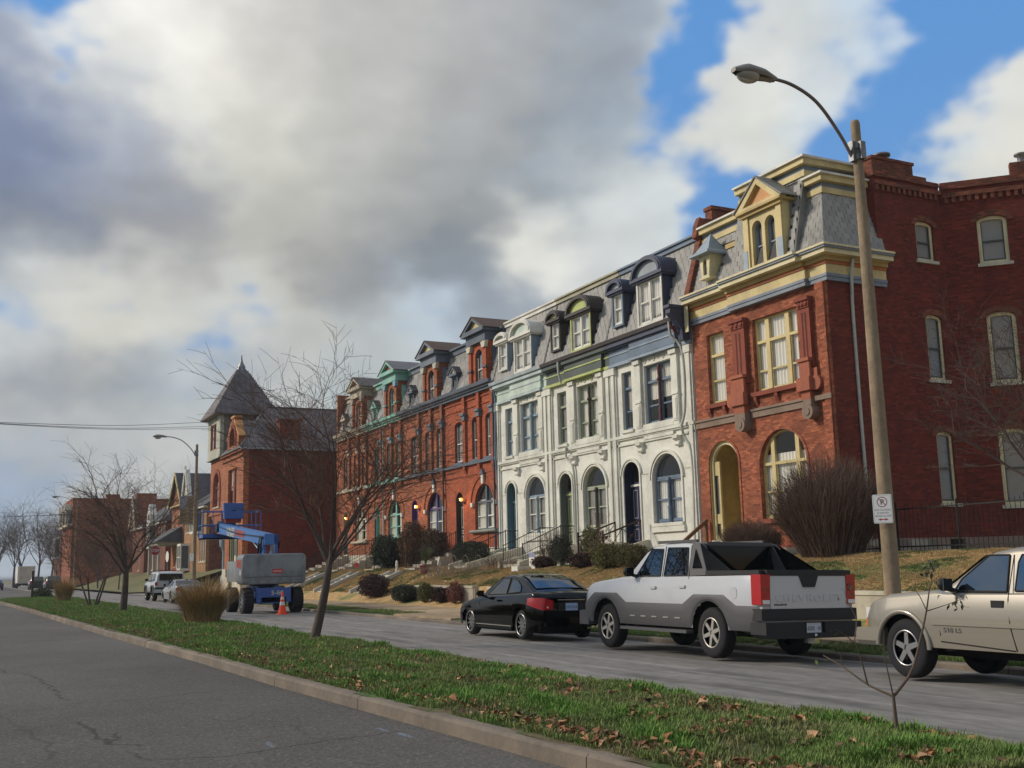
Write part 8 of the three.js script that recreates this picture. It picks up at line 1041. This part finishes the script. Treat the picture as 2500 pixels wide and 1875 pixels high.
{ const a = atZ(1037, -20.7), t = thing('red_planter', 'red planter pot behind the low hoop fence', 'pot', a), m = paint(0x7a2a24, 0.8); mesh('pot', lathe([[0, a[1]], [0.18, a[1]], [0.25, a[1] + 0.36], [0.28, a[1] + 0.36], [0.28, a[1] + 0.42], [0.22, a[1] + 0.42], [0.2, a[1] + 0.33], [0, a[1] + 0.33]], a[0], a[2], 20), m, t); mesh('soil', cyl(a[0], a[1] + 0.3, a[1] + 0.36, a[2], 0.2, 0.2, 16), M.bark, t); }
for (const [px, lbl] of [[969, 'small white garden ornament by the purple door steps'], [1072, 'small white garden ornament by the black door steps']]) { const a = atZ(px, -21.0), t = thing('garden_ornament', lbl, 'ornament', a); mesh('figure', lathe([[0, a[1]], [0.1, a[1]], [0.09, a[1] + 0.1], [0.05, a[1] + 0.2], [0.09, a[1] + 0.38], [0.06, a[1] + 0.48], [0.07, a[1] + 0.56], [0, a[1] + 0.64]], a[0], a[2], 12), M.trimWhite, t); }
{ const a = atZ(871, -20.8), t = thing('yard_sign', 'small red and white yard sign on a stake near the grass bank', 'sign', a); mesh('stake', bx(a[0] - 0.015, a[0] + 0.015, a[1] - 0.1, a[1] + 0.4, a[2] - 0.015, a[2] + 0.015), M.galvanised, t); mesh('panel', ext(Array.from({ length: 8 }, (_, i) => [0.17 * Math.cos((i + 0.5) * Math.PI / 4), 0.17 * Math.sin((i + 0.5) * Math.PI / 4)]), 0, 0.01).rotateY(0.8).translate(a[0], a[1] + 0.55, a[2] + 0.02), paint(0xa8382e, 0.6), t); }
{ const a = atZ(1300, -21.6), t = thing('yard_sign', 'small lavender yard sign by the iron railing of the middle white house', 'sign', a); mesh('stake', bx(a[0] - 0.012, a[0] + 0.012, a[1] - 0.1, a[1] + 0.35, a[2] - 0.012, a[2] + 0.012), M.galvanised, t); mesh('panel', bx(a[0] - 0.24, a[0] + 0.24, a[1] + 0.3, a[1] + 0.62, a[2] + 0.013, a[2] + 0.02), paint(0x8286a8, 0.6), t); }
// iron yard fence at the right
function ironFence(label, x0, x1, z, h, gap) { const t = thing('iron_fence', label, 'fence', [(x0 + x1) / 2, 1.7, z]); let i = 0; for (let x = x0; x <= x1; x += gap, i++) { const y = yardY(x, z), post = i % Math.round(2.15 / gap) === 0; mesh(post ? 'fence_post' : 'picket', bar([x, y - 0.1, z], [x, y + h + (post ? 0.1 : 0.02), z], post ? 0.032 : 0.009), M.iron, t); } mesh('fence_rail', beam([x0, yardY(x0, z) + h - 0.1, z], [x1, yardY(x1, z) + h - 0.1, z], 0.03, 0.035), M.iron, t); mesh('fence_rail', beam([x0, yardY(x0, z) + 0.15, z], [x1, yardY(x1, z) + 0.15, z], 0.03, 0.035), M.iron, t); }
ironFence('tall black iron picket fence in front of the brown side wall', -23.05, -10.1, -24.2, 1.32, 0.154);
ironFence('low black iron picket fence between the big bare bush and the tall fence', -25.3, -23.1, -23.6, 0.72, 0.14);
// lit lanterns at the doors of the red row
for (const [x, y, lbl, lit] of [[-53.95, 5.05, 'lit wall lantern beside the black panelled door', 1], [-60.5, 5.05, 'lit wall lantern beside the purple door', 1], [-73.75, 5.0, 'lit wall lantern beside the grey door at the end of the red row', 1]]) {
  const z = Z0 + 0.2, t = thing('wall_lantern', lbl, 'lantern', [x, y, Z0], 'lanterns at the doors of the red row'); mesh('bracket', [bx(x - 0.05, x + 0.05, y - 0.02, y + 0.1, Z0 + 0.001, Z0 + 0.03), bar([x, y + 0.04, Z0 + 0.03], [x, y + 0.06, z], 0.012)], M.iron, t); mesh('bulb', new THREE.SphereGeometry(0.1, 12, 10).translate(x, y + 0.2, z), std({ color: 0xffd9a0, emissive: 0xffa24a, emissiveIntensity: 2.2, roughness: 0.4 }), t); mesh('cap', new THREE.ConeGeometry(0.12, 0.08, 10).translate(x, y + 0.33, z), M.iron, t);
  const l = new THREE.PointLight(0xffb060, 1.6, 0, 2); l.position.set(x, y + 0.2, z + 0.13); l.castShadow = true; scene.add(l);
}
{ const t = thing('globe_lamp', 'unlit white globe lamp on a post by the mint green door', 'lamp', [-66.9, 1.7, -24.0]); mesh('post', cyl(-66.9, 1.5, 4.85, -24.0, 0.05, 0.04), M.iron, t); mesh('globe', new THREE.SphereGeometry(0.19, 14, 12).translate(-66.9, 5.0, -24.0), M.trimWhite, t); }
// ---------- grass and fallen leaves on the median, verge and bank ----------
{
  const R = rng(77), tuft = (() => { const L = []; for (let i = 0; i < 7; i++) { const a = i * 0.9, c = Math.cos(a), s = Math.sin(a), o = 0.008 + 0.012 * (i % 3), h = 0.026 + 0.011 * (i % 4), w = 0.004, l = 0.02 + 0.012 * (i % 2); L.push([[c * o - s * w, 0, s * o + c * w], [c * o + s * w, 0, s * o - c * w], [c * (o + l * 0.4) + s * w * 0.8, h * 0.65, s * (o + l * 0.4) - c * w * 0.8], [c * (o + l * 0.4) - s * w * 0.8, h * 0.65, s * (o + l * 0.4) + c * w * 0.8]], [[c * (o + l * 0.4) - s * w * 0.8, h * 0.65, s * (o + l * 0.4) + c * w * 0.8], [c * (o + l * 0.4) + s * w * 0.8, h * 0.65, s * (o + l * 0.4) - c * w * 0.8], [c * (o + l), h, s * (o + l)]]); } return prep(faces(L)); })();
  const T = [], C = [], m = new THREE.Matrix4(), q = new THREE.Quaternion(), E = new THREE.Euler(), col = new THREE.Color();
  const put = (x, y, z, s, g) => { E.set((R() - 0.5) * 0.3, R() * 6.28, (R() - 0.5) * 0.3); m.compose(V3(x, y - 0.004, z), q.setFromEuler(E), V3(s, s * (0.7 + 0.7 * R()), s)); T.push(...m.elements); const k = 0.75 + 0.5 * R(); C.push(...col.setRGB(mix(0.19, 0.125, g) * k, mix(0.19, 0.25, g) * k, mix(0.075, 0.04, g) * k).toArray()); };
  const patch = (x, z) => 0.5 + 0.5 * n2(x * 0.45, z * 0.8) + 0.35 * n2(x * 1.6, z * 1.6);
  for (let i = 0; i < 210000; i++) {
    const u = R(), x = -5 - 79 * Math.pow(u, 2.1), f = medFront(Math.max(x, NOSE)), z = mix(MEDBACK + 0.16, f - 0.17, R()); if (x < NOSE && Math.abs(z + 4.8) > 2.4 * Math.sqrt(Math.max(0, 1 - ((NOSE - x) / 6.2) ** 2))) continue;
    const g = patch(x, z), edge = sstep(f - 0.2, f - 0.9, z); if (R() > 0.1 + 0.9 * sstep(0.12, 0.5, g) * (0.45 + 0.55 * edge)) continue; const far = clamp((-x - 14) / 40); put(x, soilY(x, z), z, (0.75 + 0.7 * R()) * (1 + far * 0.5) * (g > 0.9 ? 1.35 : 1), clamp(g * 0.9 + (R() - 0.5) * 0.5));
  }
  const make = (name, label) => { const n = T.length / 16, im = new THREE.InstancedMesh(tuft, std({ color: 0xffffff, roughness: 0.9, side: THREE.DoubleSide }), n); im.instanceMatrix.array.set(T); im.instanceColor = new THREE.InstancedBufferAttribute(new Float32Array(C), 3); im.name = name; im.userData = { kind: 'stuff', label, category: 'grass' }; im.castShadow = im.receiveShadow = true; scene.add(im); T.length = C.length = 0; };
  make('median_grass', 'patchy short green grass covering the median');
  for (let i = 0; i < 70000; i++) { const x = mix(-6, -80, R()), z = mix(-13.66, -14.95, R()); if (x > -36.3 && x < -31.1) continue; const g = 0.5 + 0.6 * n2(x * 0.3, 7) + 0.3 * n2(x * 2, z * 2); if (g < 0.4) continue; put(x, 0.02, z, 0.9 + 0.6 * R(), clamp(g * 0.7)); }
  make('verge_grass', 'thin grass on the verge between kerb and pavement');
  const lawn = (x, z) => n2(x * 0.22, z * 0.4) + 0.5 * n2(x * 0.9, z * 0.9);
  for (let i = 0; i < 120000; i++) { const x = mix(-11, -76, R()), z = mix(-18.6, -24.1, R()), g = lawn(x, z), k = 0.7 + 0.5 * R(); E.set((R() - 0.5) * 0.4, R() * 6.28, (R() - 0.5) * 0.4); const s = 0.8 + 0.8 * R(); m.compose(V3(x, yardY(x, z) - 0.005, z), q.setFromEuler(E), V3(s, s * 0.8, s)); T.push(...m.elements); C.push(...(g > 0.35 ? col.setRGB(0.12 * k, 0.15 * k, 0.045 * k) : col.setRGB(0.42 * k, 0.3 * k, 0.14 * k)).toArray()); }
  make('yard_grass', 'short dormant tan and green lawn grass on the banks and yards');
  // fallen leaves, curled
  const leaf = prep(grid(4, 3, (u, v) => { const w = Math.sin(Math.PI * clamp(u * 0.92 + 0.06)) * (0.75 + 0.25 * Math.cos(u * 14)); return [(u - 0.5) * 0.11, 0.012 + 0.03 * (v - 0.5) ** 2 * 4 * w + 0.012 * Math.sin(u * 5), (v - 0.5) * 0.09 * w]; }));
  for (let i = 0; i < 3600; i++) { const x = -4.5 - 34 * Math.pow(R(), 2.0), f = medFront(x), near = R() < 0.16, z = near ? f - 0.2 - 0.3 * R() : mix(MEDBACK + 0.2, f - 0.2, R()); if (!near && n2(x * 0.8 + 9, z * 0.9) < 0.12) continue; E.set((R() - 0.5) * 1.1, R() * 6.28, (R() - 0.5) * 1.1); const s = 0.4 + 0.95 * R() * R() + (x > -9 ? 0.15 : 0); m.compose(V3(x, soilY(x, z) + 0.025 + 0.03 * R(), z), q.setFromEuler(E), V3(s, s, s)); T.push(...m.elements); const k = 0.8 + 0.8 * R(), p = R(); C.push(...(p < 0.55 ? col.setRGB(0.24 * k, 0.11 * k, 0.05 * k) : p < 0.85 ? col.setRGB(0.34 * k, 0.2 * k, 0.11 * k) : col.setRGB(0.12 * k, 0.06 * k, 0.04 * k)).toArray()); }
  { const n = T.length / 16, im = new THREE.InstancedMesh(leaf, std({ color: 0xffffff, roughness: 0.85, side: THREE.DoubleSide }), n); im.instanceMatrix.array.set(T); im.instanceColor = new THREE.InstancedBufferAttribute(new Float32Array(C), 3); im.name = 'fallen_leaves'; im.userData = { kind: 'stuff', label: 'dry brown fallen leaves scattered in the median grass', category: 'leaves' }; scene.add(im); }
}
renderer.render(scene, camera);
